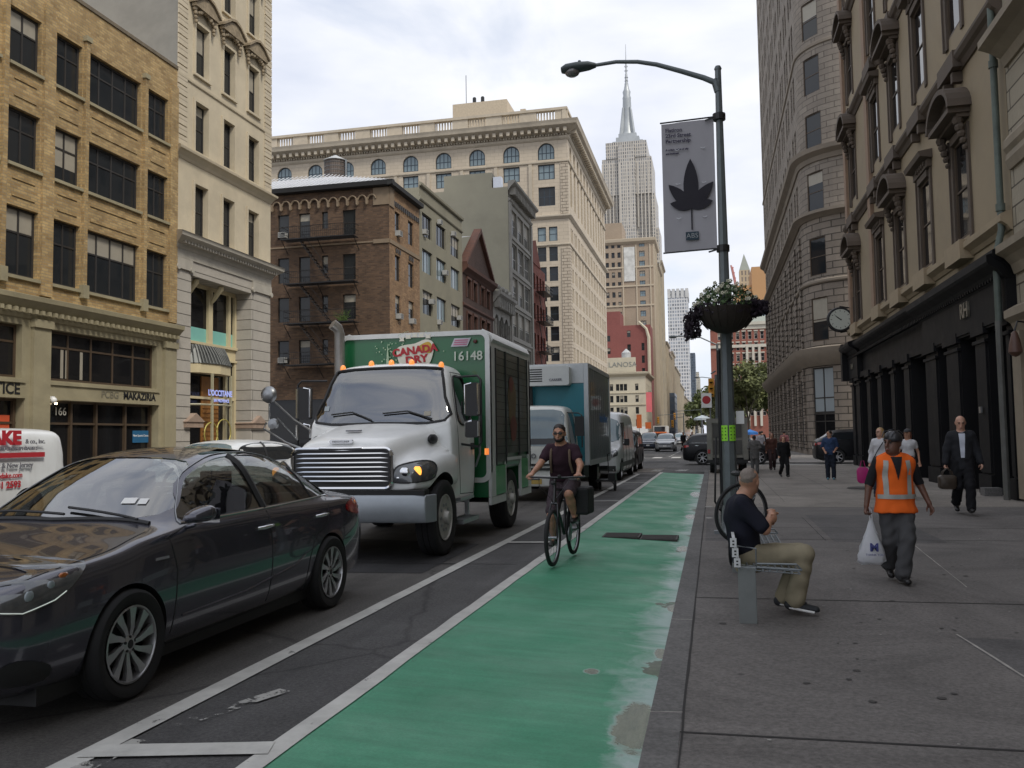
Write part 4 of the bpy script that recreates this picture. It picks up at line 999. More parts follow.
molding(e_,Ya,yy(30.6),4.80,[(.20,0),(.26,.06),(.34,.18),(.54,.30),(.58,.36),(.58,.50),(.20,.62)],ret=.15)
e_.box(Ya,yy(30.4),.02,.20,3.95,4.88);molding(e_,39.4,42.0,4.92,[(.18,0),(.24,.07),(.34,.20),(.58,.32),(.62,.40),(.62,.52),(.18,.66)],ret=.2);e_.box(39.5,42,.02,.25,3.95,4.95)
y=Ya+.2
while y<41.8:e_.box(y,y+.09,.16,.30,4.84,4.95);y+=.2
e_.build('entablature',RHB,rh)
m_=MB(lambda s_,d,z:(s_,Yb+d,z));m_.box(XR-.5,XR+23,.003,.5,3.9,5.6);m_.build('north_entablature',RHB,rh)
g=MB(T);g.box(Ya,42,-.88,-.84,.03,4.0);gp=g.build('shop_glass',MATS['glass_shop'],rh)
f=MB(T)
for a,b_ in((yy(30.5),yy(32.8)),(yy(33.8),yy(35.4)),(yy(36.2),yy(38)),(yy(39),yy(40.6)),(yy(41.6),yy(43.4)),(yy(27.9),yy(29.0))):
 for y in(a+.02,(a+b_)/2,b_-.08):f.box(y,y+.06,-.84,-.7,0,3.9)
 f.box(a,b_,-.84,-.72,2.7,2.8);f.box(a,b_,-.84,-.66,0,.5)
f.build('frame',RHB,gp)
d_=MB(T)
for a,b_ in((20.62,yy(24.0)),(yy(25.0),yy(26.5))):
 d_.box(a,b_,-.84,-.70,.0,3.2);k=int((b_-a)/.45)
 for i in range(k):d_.box(a+.06+i*.45,a+.40+i*.45,-.70,-.66,.3,1.3);d_.box(a+.06+i*.45,a+.40+i*.45,-.70,-.66,1.45,3.0)
d_.build('door',mat('black_door',(.010,.010,.011),.6,var=.2),rh)
text('lettering','RH',.52,faceXn((XR-.23,yy(25.4),4.50)),mat('bronze_letter',(.30,.28,.23),.4,.6,var=.1),rh,ext=.03,bold=.01)
text('lettering','RH',.34,faceXn((XR-.28,40.7,4.45)),MATS['bronze_letter'],rh,ext=.02)
m_=MB(T);m_.box(yy(24.4),yy(24.55),.19,.23,1.95,2.1);m_.build('card_reader',MATS['alu'],rh)
m_=MB(lambda s_,d,z:(XR-d,s_,z));m_.box(21.6,yy(24.0),.05,.42,.0,.07+.16);m_.build('doorstep',KERB,rh)
dp=MB(T);dp.tube([(20.42,.16,26),(20.42,.16,5.9),(20.42,.30,5.3),(20.42,.30,3.9)],.075,10)
for z in(6.3,9.5,13.0,17):dp.tube([(20.42,.16,z),(20.42,.16,z+.16)],.10,10)
dpo=dp.build('drainpipe',mat('verdigris',(.12,.145,.125),.6,.3,var=.4,ns=2,grime=.5),rh,smooth=40)
dp=MB(T);dp.tube([(20.40,.32,3.9),(20.40,.32,.05)],.07,8);dp.build('drainpipe',mat('grey_green_pipe',(.11,.11,.10),.6,var=.3,grime=.4),rh,smooth=40)
rn=thing('limestone_building','pale limestone building with grooved courses and deep cornices at the right edge','building',(XR,20.2,0))
LR=brickmat('grooved_limestone',(.36,.315,.24),(.33,.29,.22),(.10,.08,.06),bw=40,bh=.42,ms=.02,bump=.8,bdist=.04,vary=.12,ns=.6,grime=.35)
wl=MB(T);holes=[(y,y+1.3,c,c+2.4) for y in(-14,-10,-6,-2,2,6,10,14,17.2) for c in(4.9,8.7,12.8,16.6)]+[(y,y+2.6,.1,3.2) for y in(-13,-8,-3,2,7,12,16)]
wallgrid(wl,-26,20.18,0,20,holes,.3);wl.T=None;shell(wl,XR+.01,XR+20,-26,20.1,0,19.8,'W');wl.T=T
wl.build('wall',LR,rn)
m_=MB(T)
for z0,d in((9.6,.55),(7.35,.15),(5.1,.40),(3.7,.3),(13.6,.3)):molding(m_,-26,20.1,z0,[(.06,-.25),(.12,-.05),(d*.6,.1),(d,.2),(d,.36),(.05,.5)])
for y in(19.6,15.9,11):m_.box(y,y+.5,.003,.18,.1,3.6)
m_.build('cornice',mat('limestone_trim',(.27,.225,.165),.8,var=.2,ns=2,grime=.3),rn)
for y in(-14,-10,-6,-2,2,6,10,14,17.2):
 for c in(4.9,8.7,12.8,16.6):win(rn,'Xn',XR,y+.65,c,1.29,2.39,.25,1,(.5,),.07,single=False)
sg=MB(T);sg.box(-26,20,-.32,-.28,.1,3.2);sg.build('shop_glass',MATS['glass_shop'],rn)
ln=thing('wall_lantern','dark bell shaped lantern fixed low on the limestone wall at the right edge','wall lamp',(XR-.3,19.3,3.3))
m_=MB();m_.tube([(XR,19.3,3.7),(XR-.3,19.3,3.75),(XR-.36,19.3,3.55)],.02,6);m_.build('bracket',MATS['black_metal'],ln)
m_=MB();m_.lathe([(.03,.55),(.06,.5),(.11,.3),(.13,.12),(.07,.05),(.0,.02)],(XR-.36,19.3,3.0),14);m_.build('lamp_body',mat('rust_lamp',(.10,.05,.035),.5),ln,smooth=40)
ck=thing('street_clock','round white faced clock in a black frame bracketed to the black corner shopfront','clock',(6.0,42.0,zz(7.22)))
cz=zz(7.22);cx,cy=5.86,41.9
m_=MB();m_.torus((cx,cy,cz),.52,.07,1,36,8);m_.lathe([(.54,-.13),(.54,.13)],(cx,cy,cz),36,axis=1);m_.build('frame',MATS['black_metal'],ck,smooth=40)
m_=MB();m_.lathe([(0,-.15),(.47,-.15),(.47,.15),(0,.15)],(cx,cy,cz),36,axis=1);m_.build('face',mat('clock_face',(.50,.53,.47),.5,var=.04),ck)
m_=MB(FS(cy))
for k in range(12):
 a=k*PI/6;m_.add([(cx+.43*math.sin(a)+dx*math.cos(a),.156,cz+.43*math.cos(a)-dx*math.sin(a)) for dx in(-.012,.012)]+[(cx+.36*math.sin(a)+dx*math.cos(a),.156,cz+.36*math.cos(a)-dx*math.sin(a)) for dx in(.012,-.012)],[(0,1,2,3)])
for ang,L_,w_ in((R(305),.26,.03),(R(100-148),.36,.018)):
 dx,dz=math.sin(ang),math.cos(ang);m_.add([(cx-dx*.06+dz*w_,.160,cz-dz*.06-dx*w_),(cx-dx*.06-dz*w_,.160,cz-dz*.06+dx*w_),(cx+dx*L_-dz*.005,.160,cz+dz*L_+dx*.005),(cx+dx*L_+dz*.005,.160,cz+dz*L_-dx*.005)],[(0,1,2,3)])
m_.build('hand',MATS['black_ink'],ck)
m_=MB();m_.box(6.42,6.50,cy-.08,cy+.08,cz-.85,cz+.95);m_.tube([(6.45,cy,cz+.5),(5.86,cy,cz+.62)],.03,6);m_.tube([(6.45,cy,cz-.5),(5.86,cy,cz-.6)],.03,6);m_.box(6.38,6.5,41.4,42.0,cz-.85,cz+.95);m_.build('bracket',MATS['black_metal'],ck)
def zf(z):return 1.55+(z-1.55)*.946
YF,RF=59.2,3.7;YFN=102.
fl=thing('rusticated_tower','tall grey brown rusticated stone tower with a rounded corner beyond the clock','tower',(XR,YF,0))
S1=YFN-(YF+RF);S2=S1+RF*PI/2
def FT(s,d,z):
 if s<=S1:return(XR-d,YFN-s,z)
 if s<=S2:
  a=(s-S1)/RF;return(XR+RF-(RF+d)*math.cos(a),YF+RF-(RF+d)*math.sin(a),z)
 return(XR+RF+(s-S2),YF-d,z)
FLB=brickmat('rusticated_brown',(.29,.245,.20),(.225,.19,.155),(.085,.072,.058),bw=1.15,bh=.46,ms=.035,bump=1.0,bdist=.06,vary=.15,ns=.25,grime=.3)
FLU=brickmat('pale_rusticated',(.30,.26,.215),(.24,.205,.17),(.12,.10,.082),bw=1.0,bh=.40,ms=.02,bump=.9,bdist=.045,vary=.14,ns=.25,grime=.25)
FLM=mat('brown_limestone',(.25,.21,.165),.8,var=.15,ns=1,bump=.3,bs=15,grime=.3)
def fwall(m_,z0,z1,holes,dep,m=0):
 cuts=[S1+RF*PI/2*k/12 for k in range(13)]
 segs=[(0,S1)]+[(cuts[k],cuts[k+1]) for k in range(12)]+[(S2,S2+30)]
 for a,b_ in segs:
  hs=[]
  for h in holes:
   if h[1]>a+1e-4 and h[0]<b_-1e-4:hs.append((max(h[0],a),min(h[1],b_),h[2],h[3]))
  sub=MB(FT);wallgrid(sub,a,b_,z0,z1,hs,0,m)
  o=len(m_.v);m_.v+=sub.v;m_.f+=[[i+o for i in f] for f in sub.f];m_.m+=sub.m
 sv=m_.T;m_.T=FT
 for a,b_,c,d in holes:
  n=max(1,int((b_-a)/.4));
  m_.quad((a,0,c),(a,-dep,c),(a,-dep,d),(a,0,d),m);m_.quad((b_,0,c),(b_,-dep,c),(b_,-dep,d),(b_,0,d),m)
  for k in range(n):
   p,q=a+(b_-a)*k/n,a+(b_-a)*(k+1)/n
   m_.quad((p,0,c),(q,0,c),(q,-dep,c),(p,-dep,c),m);m_.quad((p,0,d),(q,0,d),(q,-dep,d),(p,-dep,d),m)
 m_.T=sv
SC_=S1+RF*PI/2*.42
bay=4.35;axes=[]
i=0
while S1-2.2-i*bay>2:axes.append(S1-2.2-i*bay);i+=1
rowsF=[(zf(8.03),zf(11.14)),(zf(12.74),zf(15.44)),(zf(17.34),zf(20.21)),(zf(22.05),zf(24.5)),(zf(25.99),zf(28.67)),(zf(30.09),zf(32.8))]
z=rowsF[-1][0]+3.8
while z<80:rowsF.append((z,z+2.45));z+=3.8
def pair(s):return[(s-1.35,s-.35),(s+.35,s+1.35)]
low,up=[],[]
wins=[]
for ri,(c,d) in enumerate(rowsF):
 H=low if c<15.9 else up
 w2=.74
 H.append((SC_-w2,SC_+w2,c,d));wins.append((SC_,c,2*w2,d-c))
 for s in axes:
  if ri<2:H.append((s-.95,s+.95,c,d));wins.append((s,c,1.9,d-c))
  else:
   for a,b_ in pair(s):H.append((a,b_,c,d));wins.append(((a+b_)/2,c,b_-a,d-c))
for c,d in rowsF[:12]:
 for k in range(4):
  H=low if c<15.9 else up
  s=S2+1.6+k*3.2;H.append((s-.5,s+.5,c,d));wins.append((s,c,1.0,d-c))
shops=[(s-1.45,s+1.45,.3,5.3) for s in axes]+[(SC_-.95,SC_+.95,.1,zf(6.16))]
m_=MB();fwall(m_,0,16.2,low+shops,.16);m_.build('base_wall',FLB,fl)
m_=MB();fwall(m_,16.2,87,up,.22);m_.build('upper_wall',FLU,fl)
def fband(z0,prof,T=FT):
 m_=MB()
 n=12;ss=[0,S1]+[S1+RF*PI/2*k/n for k in range(1,n+1)]+[S2+30]
 poly=[(-.05,prof[0][1])]+prof+[(-.05,prof[-1][1])]
 m_.rings([[FT(s,d,z0+z) for d,z in poly] for s in ss],0,True);return m_
for z0,pr in((zf(6.16)+.1,[(.10,0),(.25,.15),(.65,.6),(.75,.9),(.80,1.15),(.15,1.3)]),(zf(16.98)-.15,[(.1,0),(.2,.1),(.5,.25),(.5,.45),(.1,.5)]),(zf(21.6)-.35,[(.1,-.3),(.2,0),(.55,.25),(.6,.55),(.15,.65)]),(zf(12.1),[(.06,0),(.14,.08),(.14,.22),(.04,.3)]),(zf(29.4)-.1,[(.03,0),(.10,.05),(.10,.25),(.03,.3)])):
 fband(z0,pr).build('string_course',FLM,fl,smooth=30)
fband(83,[(.3,0),(.6,.6),(1.6,1.6),(1.9,2.6),(.4,3.2)]).build('cornice',FLM,fl,smooth=30)
for k in range(len(axes)+1):
 m_=MB(FT);s=(axes[k-1] if k else axes[0]+bay)-bay/2+(0 if k else 0)
 s0,s1=s-.62,s+.62
 if k==0:s0,s1=S1-.75,S1-.08
 z=.3
 while z<6.0:m_.box(s0,s1,.003,.17,z,z+.40);z+=.46
 z=zf(7.8)
 while z<14.9:m_.box(s0,s1,.003,.14,z,z+.39);z+=.46
 m_.build('rusticated_pier',FLB,fl)
def place_fwin(s,z,w,h,dep,nv=1,rails=(.5,),blind=None):
 if blind is None:blind=random.choice([0,.3,.55,0,.45])
 mf,mp=wmesh(w-.01,h-.01,nv,rails,.07,blind,False,'wframe_brown','glass')
 p=Vector(FT(s,-dep,z));q=Vector(FT(s,0,z));n=(q-p).normalized();rz=math.atan2(n.x,-n.y)
 k=WCOUNT.get(fl.name,0);WCOUNT[fl.name]=k+1;p-=Vector(fl.location)
 if k>=100:STUFF.setdefault(fl.name,[]).append((mf,mp,p,rz));return
 o=link('window',mf,fl);o.location=p;o.rotation_euler=(0,0,rz);link('pane',mp,o)
wins.sort(key=lambda t:(Vector(FT(t[0],0,t[1]))-Vector((0,0,1.5))).length if t[0]<S2+1 else 999)
for s,z,w_,h in wins:place_fwin(s,z,w_,h,.16)
flush_stuff(fl)
for s in axes[:9]:
 mf,mp=wmesh(2.88,4.98,2,(.62,.82),.09,0,False,'wframe','glass_shop');p=Vector(FT(s,-.12,.31))-Vector(fl.location)
 o=link('shop_window',mf,fl);o.location=p;o.rotation_euler=(0,0,-PI/2);link('pane',mp,o)
def cbay(z0,z1,gm,fm,rails):
 p=Vector(FT(SC_,-.25,z0))-Vector(fl.location);n=Vector(FT(SC_,1,0))-Vector(FT(SC_,0,0));rz=math.atan2(n.x,-n.y)
 mf,mp=wmesh(1.88,z1-z0,2,rails,.09,0,False,fm,gm);o=link('shop_window',mf,fl);o.location=p;o.rotation_euler=(0,0,rz);link('pane',mp,o)
cbay(zf(2.93),zf(6.16),'glass_pale','wframe',(.33,));cbay(.1,zf(2.93)-.02,'glass_shop','wframe',(.8,))
m_=MB();m_.add([(XR+RF,YF,86),(XR,YF+RF,86),(XR,YFN,86),(XR+4,YFN,86),(XR+34,YF,86)],[(0,1,2,3,4)]);m_.quad((XR,YFN,0),(XR+4,YFN,0),(XR+4,YFN,86),(XR,YFN,86));m_.quad((XR+4,YFN,0),(XR+34,YF,0),(XR+34,YF,86),(XR+4,YFN,86));m_.build('rear_wall',FLU,fl)
random.seed(9)
G_ESB=gridmat('tower_limestone',(.47,.435,.385),(.15,.155,.16),.52,.30,2.4,3.9,.06)
def tower(name,label,cat,boxes,m,group=None):
 x0=sum(b_[0]+b_[1] for b_ in boxes)/2/len(boxes);r=thing(name,label,cat,(boxes[0][1],boxes[0][2],0),0,group)
 for i,bx in enumerate(boxes):
  b_=MB();b_.box(*bx[:6]);b_.build('wall' if i==0 else 'setback',bx[6] if len(bx)>6 else m,r)
 return r
ex,ey=-84.0,934.0
es=thing('skyscraper','pale stone skyscraper with stepped shoulders and a tall metal mast rising over the avenue','skyscraper',(ex,ey,0))
def eb(n,x0,x1,y0,y1,z0,z1,m=G_ESB):b_=MB();b_.box(ex+x0,ex+x1,ey+y0,ey+y1,z0,z1);b_.build(n,m,es)
eb('wall',-31,30,2,60,0,265);eb('setback',-36,-20,8,54,0,212);eb('setback',14,33,8,54,0,228);eb('setback',-27,27,0,62,265,306);eb('setback',-22.5,22,-1,63,306,324)
eb('setback',-9,9,-3,1.9,0,320)
pier=MB()
for k in range(15):
 x=-27+k*3.86
 pier.box(ex+x-.5,ex+x+.5,ey-.6-(2.6 if-9<x<9 else 0),ey+2,228 if abs(x)<15 else 215,300)
pier.build('pier',mat('esb_pier',(.50,.465,.41),.8,ns=.05),es)
MET=mat('mast_metal',(.36,.38,.39),.45,.3,var=.15,ns=.1)
for a,z0,z1 in((20,324,328),(17,328,331.5),(13,331.5,336),(10,336,340)):eb('mast_step',-a,a,18,46,z0,z1,MET)
m_=MB();cxx,cyy=ex-.6,ey+28
m_.lathe([(8.4,340),(6.8,344),(5.4,355),(4.6,372),(4.9,374),(4.6,382),(4.9,384),(3.9,387),(4.6,391),(3.2,394),(2.2,399),(2.2,401)],(cxx,cyy,0),16)
for a in range(4):
 t_=a*PI/2+PI/4;m_.add([(cxx+math.cos(t_)*r_+math.cos(t_+PI/2)*d,cyy+math.sin(t_)*r_+math.sin(t_+PI/2)*d,z) for d in(-.8,.8) for r_,z in((11.5,340),(6.5,372),(4.8,372),(5,340))],[(0,1,2,3),(4,5,6,7),(0,1,5,4),(1,2,6,5)])
m_.build('mast',MET,es,smooth=35)
m_=MB();m_.tube([(cxx,cyy,401),(cxx,cyy,412),(cxx,cyy,412.1),(cxx,cyy,428),(cxx,cyy,428.1),(cxx,cyy,447)],[1.7,1.4,1.0,.9,.5,.25],8)
for z in(404,408,416,421):m_.torus((cxx,cyy,z),1.9,.25,2,12,5)
m_.build('antenna',MATS['mast_metal'],es)
po=thing('corner_building','low cream corner building with a lettered parapet, below the maroon brick wall','building',(XL,310,0))
POC=mat('cream_terracotta',(.52,.47,.36),.8,var=.08,ns=.2,grime=.25)
wl=MB(FS(310));px_=[]
rz_=[(17.6,20.0),(13.4,15.8),(9.2,11.6),(4.8,7.2)]
for g0 in(-26.7,-31.7,-36.7,-41.7):
 px_+=[(g0-.0,g0+1.15)] if g0==-26.7 else[(g0-1.9,g0-.7),(g0-.5,g0+.7),(g0+.9,g0+2.1)]
wallgrid(wl,-60,XL,0,23.2,[(a,b_,c,d) for a,b_ in px_ for c,d in rz_]+[(-58,-24,.3,3.8)],.5)
wl.box(-60,XL-3.4,-1.5,-.6,24.4,29.6);wl.T=FX(XL)
ey_=[312+3.1*k for k in range(9)]
wallgrid(wl,310,341,0,23.2,[(y,y+1.5,c,d) for y in ey_ for c,d in rz_],.5);wl.T=None;shell(wl,-60,XL-.02,310.02,341,0,23.1,'ES')
wl.build('wall',POC,po)
c_=MB(FS(310));molding(c_,-60,XL,22.6,[(.1,0),(.5,.4),(1.1,.9),(1.2,1.5),(.1,1.7)],ret=1);molding(c_,-60,XL,12.2,[(.1,0),(.3,.1),(.3,.4),(.1,.5)]);molding(c_,-60,XL,16.5,[(.1,0),(.3,.1),(.3,.3),(.1,.4)]);c_.T=FX(XL);molding(c_,310,341,22.6,[(.1,0),(.5,.4),(1.1,.9),(1.2,1.5),(.1,1.7)],ret=1)
c_.build('cornice',mat('cream_terra_trim',(.44,.39,.29),.8,var=.1),po)
for a,b_ in px_:
 for c,d in rz_:win(po,'S',310,(a+b_)/2,c,b_-a,d-c,.4,1,(.5,),.1,fm='wframe',single=False)
for y in ey_:
 for c,d in rz_:win(po,'X',XL,y+.75,c,1.5,d-c,.4,1,(.5,),.1)
text('lettering','PORCELANOSA',2.5,faceS((-35.2,310.55,27.0)),mat('letter_grey',(.20,.21,.20),.6),po,ext=.05,sx=1.05)
pt=thing('water_tank','small pale water tank on the lettered cream building far up the avenue','water tank',(-29.9,313,23.2))
m_=MB();m_.lathe([(1.7,27.3),(1.7,31.3),(1.8,31.4),(.1,33.0),(0,33)],(-29.9,313,0),14);m_.build('barrel',MATS['tank_cap'],pt)
m_=MB()
for a in range(4):m_.cyl((-29.9+1.3*math.cos(a*PI/2+.7),313+1.3*math.sin(a*PI/2+.7),23.2),(-29.9+1.3*math.cos(a*PI/2+.7),313+1.3*math.sin(a*PI/2+.7),27.3),.16)
m_.build('leg',MATS['steel'],pt)
MR=brickmat('maroon_brick',(.235,.075,.065),(.21,.065,.058),(.18,.08,.07),bw=.4,bh=.2,vary=.12,ns=.05,grime=.2)
mo=thing('maroon_building','maroon brick building with a plain side wall, behind the lettered parapet','building',(XL,342,0))
wl=MB(FS(342));h1=[(-40.3,-38.9,z,z+2.4) for z in(46,39,34,29,24)]+[(-37.8,-36.4,46,48.4)]+[(-32.2,-30.8,z,z+2.6) for z in(40.5,35,30)]+[(-26.6,-25.4,z,z+3) for z in(35,30,25)]
wallgrid(wl,-62,-34.8,0,51,[h for h in h1 if h[0]<-35],.4);wallgrid(wl,-34.8,XL,0,45.2,[h for h in h1 if h[0]>-34],.4);wl.T=None;shell(wl,-62,XL,342,356,0,45.1,'S');wl.box(-62,-34.8,342.05,356,45,50.9)
wl.build('wall',MR,mo)
for a,b_,c,d in h1:win(mo,'S',342,(a+b_)/2,c,b_-a,d-c,.35,1,(.5,),.12)
m_=MB();m_.tube([(-27.5,341.5,46.5),(-24.5,341.5,43.5),(-23.6,341.5,40),(-23.6,341.5,24)],[.5,.6,.7,.7],6);m_.build('coping',POC,mo)
TG=brickmat('taupe_brick',(.36,.285,.21),(.33,.26,.19),(.27,.21,.16),bw=.6,bh=.3,vary=.12,ns=.04,grime=.3);TGM=mat('taupe_trim',(.46,.39,.29),.8,var=.1,ns=.1)
tw=thing('muralled_tower','tall taupe brick tower with a faded white mural panel on its side wall','building',(XL,372,0))
wl=MB(FS(372));cz_=[(-43.6,-42.2),(-41.0,-39.6),(-38.4,-37.0)];zr=[44+4.35*k for k in range(10)]
hw_=[(a,b_,z,z+2.4) for a,b_ in cz_ for z in zr]+[(-29.0,-26.6,z,z+2.5) for z in zr]+[(-45.9,-44.9,z,z+2.4) for z in zr]
wallgrid(wl,-62,XL,0,87,hw_,.5);wl.T=None;shell(wl,-62,XL-.02,372.05,396,0,86.9,'SE');wl.T=FX(XL);ew_=[(374+3.4*k,375.6+3.4*k,z,z+2.4) for k in range(6) for z in[6+4.35*j for j in range(18)]]
wallgrid(wl,372,396,0,87,ew_,.5);wl.build('wall',TG,tw)
m_=MB(FS(372))
for z in(57.2,65.8,74.0):m_.box(-46.5,XL,.004,.35,z,z+.7)
for x in(-46.4,-36.4,-30.6,-24.6):m_.box(x,x+.6,.004,.3,24,84)
molding(m_,-62,XL,84.5,[(.1,0),(1.2,1.0),(1.4,2.2),(.1,2.6)],ret=1);m_.T=FX(XL);molding(m_,372,396,84.5,[(.1,0),(1.2,1.0),(1.4,2.2),(.1,2.6)],ret=1)
for k in range(7):m_.box(372+k*3.4+.1,373+k*3.4,.004,.5,5,84)
m_.build('trim',TGM,tw)
m_=MB(FS(372));m_.box(-35.6,-30.9,.31,.4,68.2,83.2);m_.build('mural_panel',mat('mural_white',(.55,.55,.52),.7,var=.35,ns=.35),tw)
m_=MB(FS(372));m_.box(-43.8,-37.2,-.2,2.5,50.9,53.4);m_.build('annex',mat('pale_annex',(.5,.5,.47),.8),tw)
for a,b_,c,d in hw_:win(tw,'S',372,(a+b_)/2,c,b_-a,d-c,.45,1 if b_-a<2 else 2,(.5,),.12,fm='wframe_blue' if b_-a>2 else 'wframe',gm='glass_blue' if b_-a>2 else 'glass')
for a,b_,c,d in ew_:win(tw,'X',XL,(a+b_)/2,c,b_-a,d-c,.45,1,(.5,),.12)
flush_stuff(tw)
m_=MB();m_.box(-50,-36.5,375,392,87,95);m_.build('penthouse',TG,tw)
GA=gridmat('ochre_grid',(.42,.34,.22),(.10,.095,.09),.5,.45,3.2,3.8);GB=gridmat('pale_grid',(.46,.43,.36),(.13,.13,.14),.55,.42,2.6,3.6);GC=gridmat('dun_grid',(.30,.26,.21),(.08,.08,.08),.5,.45,2.8,3.7);GD=gridmat('rose_grid',(.36,.27,.22),(.10,.09,.09),.5,.5,3.0,3.6)
seq=[(397,424,80,GA,'narrow ochre tower just beyond the muralled one'),(425,452,87,GB,'tall pale slab third beyond the muralled tower'),(454,482,50,GA,'mid height ochre front with a stepped roof up the avenue'),(484,516,47,GC,'dun coloured front beyond the ochre ones up the avenue'),(518,556,51,GD,'rose brick front in the far row up the avenue'),(560,640,45,GC,'dun block with rooftop huts in the far row'),(642,740,39,GB,'long pale block low in the far row'),(745,900,34,GD,'rose coloured block near the far end of the row'),(930,1150,30,GA,'lowest ochre block at the far end of the row')]
for i,(y0,y1,h,m,lab) in enumerate(seq):
 r=tower('distant_building',lab,'building',[(-60,XL+.15*(i%3),y0,y1,0,h,m),(-50,XL-2-1.5*(i%2),y0+2,y1-3,h,h+3+2*(i%3),m)],m,None)
 c_=MB(FX(XL+.15*(i%3)));molding(c_,y0,y1,h-1.4,[(.1,0),(1.0,.8),(1.1,1.5),(.1,1.8)],ret=.8)
 k=y0+1.5
 while k<y1-1:c_.box(k,k+.7,.02,.5,5,h-1.5);k+=6.4
 c_.build('cornice',mat('far_trim',(.40,.35,.27),.8,ns=.1),r)
tower('grid_tower','tall pale gridded tower with a crenellated crown at the far end of the avenue','skyscraper',[(-42,-21.5,900,940,0,143,gridmat('white_grid',(.58,.58,.58),(.20,.22,.25),.36,.36,2.55,3.6,.04)),(-41.6,-21.9,900.9,939,143,150.5,MATS['white_grid'])]+[(-42+x,-42+x+3.1,899.6,940,143,152.5,mat('pale_crown',(.50,.50,.49),.7,ns=.1)) for x in(0,4.5,9.0,13.5,18.1)],None)
tower('slab_tower','dark blue glass tower beside the pale gridded one, far away','skyscraper',[(-27.8,-20.9,1200,1240,0,113,gridmat('dark_grid',(.10,.12,.15),(.05,.07,.10),.3,.3,2,3.6))],None)
tower('slab_tower','thin pale tower at the very end of the avenue, right of the dark one','skyscraper',[(-27.5,-18.9,1500,1540,0,98,GB),(-26,-20.5,1502,1530,98,108,GB)],None)
tower('glass_building','low dark glass building with a curved look among the ochre fronts','building',[(-22.8,-19.5,470,500,0,24,MATS['dark_grid'])],None)
rb=thing('red_hotel','red brick building with pale central bay and green mansard, seen beyond the tower','building',(14,300,0))
RBK=brickmat('hotel_red_brick',(.27,.10,.07),(.24,.085,.06),(.2,.09,.07),bw=.5,bh=.2,vary=.12,ns=.06,grime=.2);PLB=mat('pale_bay',(.50,.47,.40),.8,ns=.2)
wl=MB(FS(300));cc=[(2.5+2.0*k,3.6+2.0*k) for k in range(12)];rr=[(7.5+3.7*k,10.1+3.7*k) for k in range(8)]
isb=lambda a:11.9<a<16.2
wallgrid(wl,0,28,0,38,[(a,b_,c,d) for a,b_ in cc for c,d in rr],.4);wl.T=None;shell(wl,0,28,300.02,325,0,37.9,'S');wl.build('wall',RBK,rb)
m_=MB(FS(300))
for x in(12.0,14.0,16.0):m_.box(x-.38,x+.38,.01,.6,4,31)
m_.box(0,28,.01,.5,30.6,31.6);m_.box(0,28,.01,.3,36.8,38.2)
for a,b_ in cc:
 for c,d in rr:m_.box(a-.15,b_+.15,.01,.16,d+.02,d+.4)
m_.box(0,28,-6,.8,38.2,39.2);m_.build('trim',PLB,rb)
m_=MB();m_.add([(0,299.5,39.2),(28,299.5,39.2),(28,303,41.5),(0,303,41.5),(0,320,41.5),(28,320,41.5)],[(0,1,2,3),(3,2,5,4)]);m_.build('roof',mat('copper_roof',(.27,.29,.25),.7),rb)
for a,b_ in cc:
 for c,d in rr:win(rb,'S',300,(a+b_)/2,c,b_-a,d-c,.35,1,(.5,),.1,fm='wframe_white')
tower('glass_block','pale blue glass block above the red brick one','building',[(10,34,335,360,0,51,gridmat('blue_glass_grid',(.42,.50,.55),(.28,.36,.42),.3,.35,2.6,3.6))],None)
tower('orange_block','tall plain orange brick block against the sky beyond the curved tower','building',[(20.0,40,420,450,0,80.5,mat('orange_brick',(.47,.27,.13),.85,var=.08,ns=.05)),(12.6,20,421,450,0,72,MATS['orange_brick'])],None)
ct=thing('clock_tower','slim tan tower with a grey green pyramid roof behind the flower basket','tower',(20,500,0))
m_=MB();m_.box(17.1,23.0,500,506,0,94);m_.build('wall',gridmat('tan_grid',(.46,.36,.24),(.15,.12,.1),.6,.3,1.9,3.6),ct)
m_=MB();m_.add([(17.1,500,94),(23,500,94),(23,506,94),(17.1,506,94),(20.05,503,104)],[(0,1,4),(1,2,4),(2,3,4),(3,0,4)]);m_.build('roof',MATS['copper_roof'],ct)
m_=MB();m_.box(13,25,499,507,0,78);m_.build('setback',MATS['tan_grid'],ct)
cr_=thing('tower_crane','red and white lattice crane jib beside the slim pyramid tower','crane',(14,520,60))
m_=MB();m_.tube([(20,520,62),(13.2,520,101)],.5,4);m_.tube([(21.2,520,62),(14,520,100)],.3,4)
for k in range(12):t_=k/12;m_.tube([(20-6.8*t_,520,62+39*t_),(21.2-7.2*t_,520,65+38*t_)],.2,4)
m_.build('jib',mat('crane_red',(.5,.22,.2),.6),cr_)
tower('striped_building','slender grey banded building directly left of the lamp post, far off','building',[(1.2,9.5,350,372,0,46.5,gridmat('banded_grid',(.40,.38,.37),(.16,.14,.15),.08,.5,6,2.6))],None)
tower('brown_building','brown brick building low between the lamp post and the red hotel','building',[(2.2,9.5,330,345,0,33,GD)],None)
for i,(x0,y0,y1,h,m,lab) in enumerate([(3.5,560,640,24,GC,'low dun front on the right of the far avenue'),(2.5,700,820,30,GB,'pale front on the right at the far end of the avenue')]):
 tower('distant_building',lab,'building',[(x0,x0+30,y0,y1,0,h,m)],m)
def leafmat(name,c):
 m,t=newmat(name);t.b.inputs['Roughness'].default_value=.65;t.b.inputs['Specular IOR Level'].default_value=.3
 oi=t.new('ShaderNodeObjectInfo');n=t.noise(.9,3,.5)
 t.link(t.ramp(n,[(.3,c3(c,.6)),(.55,c3(c,1.0)),(.75,c3((c[0]*1.3,c[1]*1.25,c[2]),1.25))]),t.b.inputs['Base Color']);return m
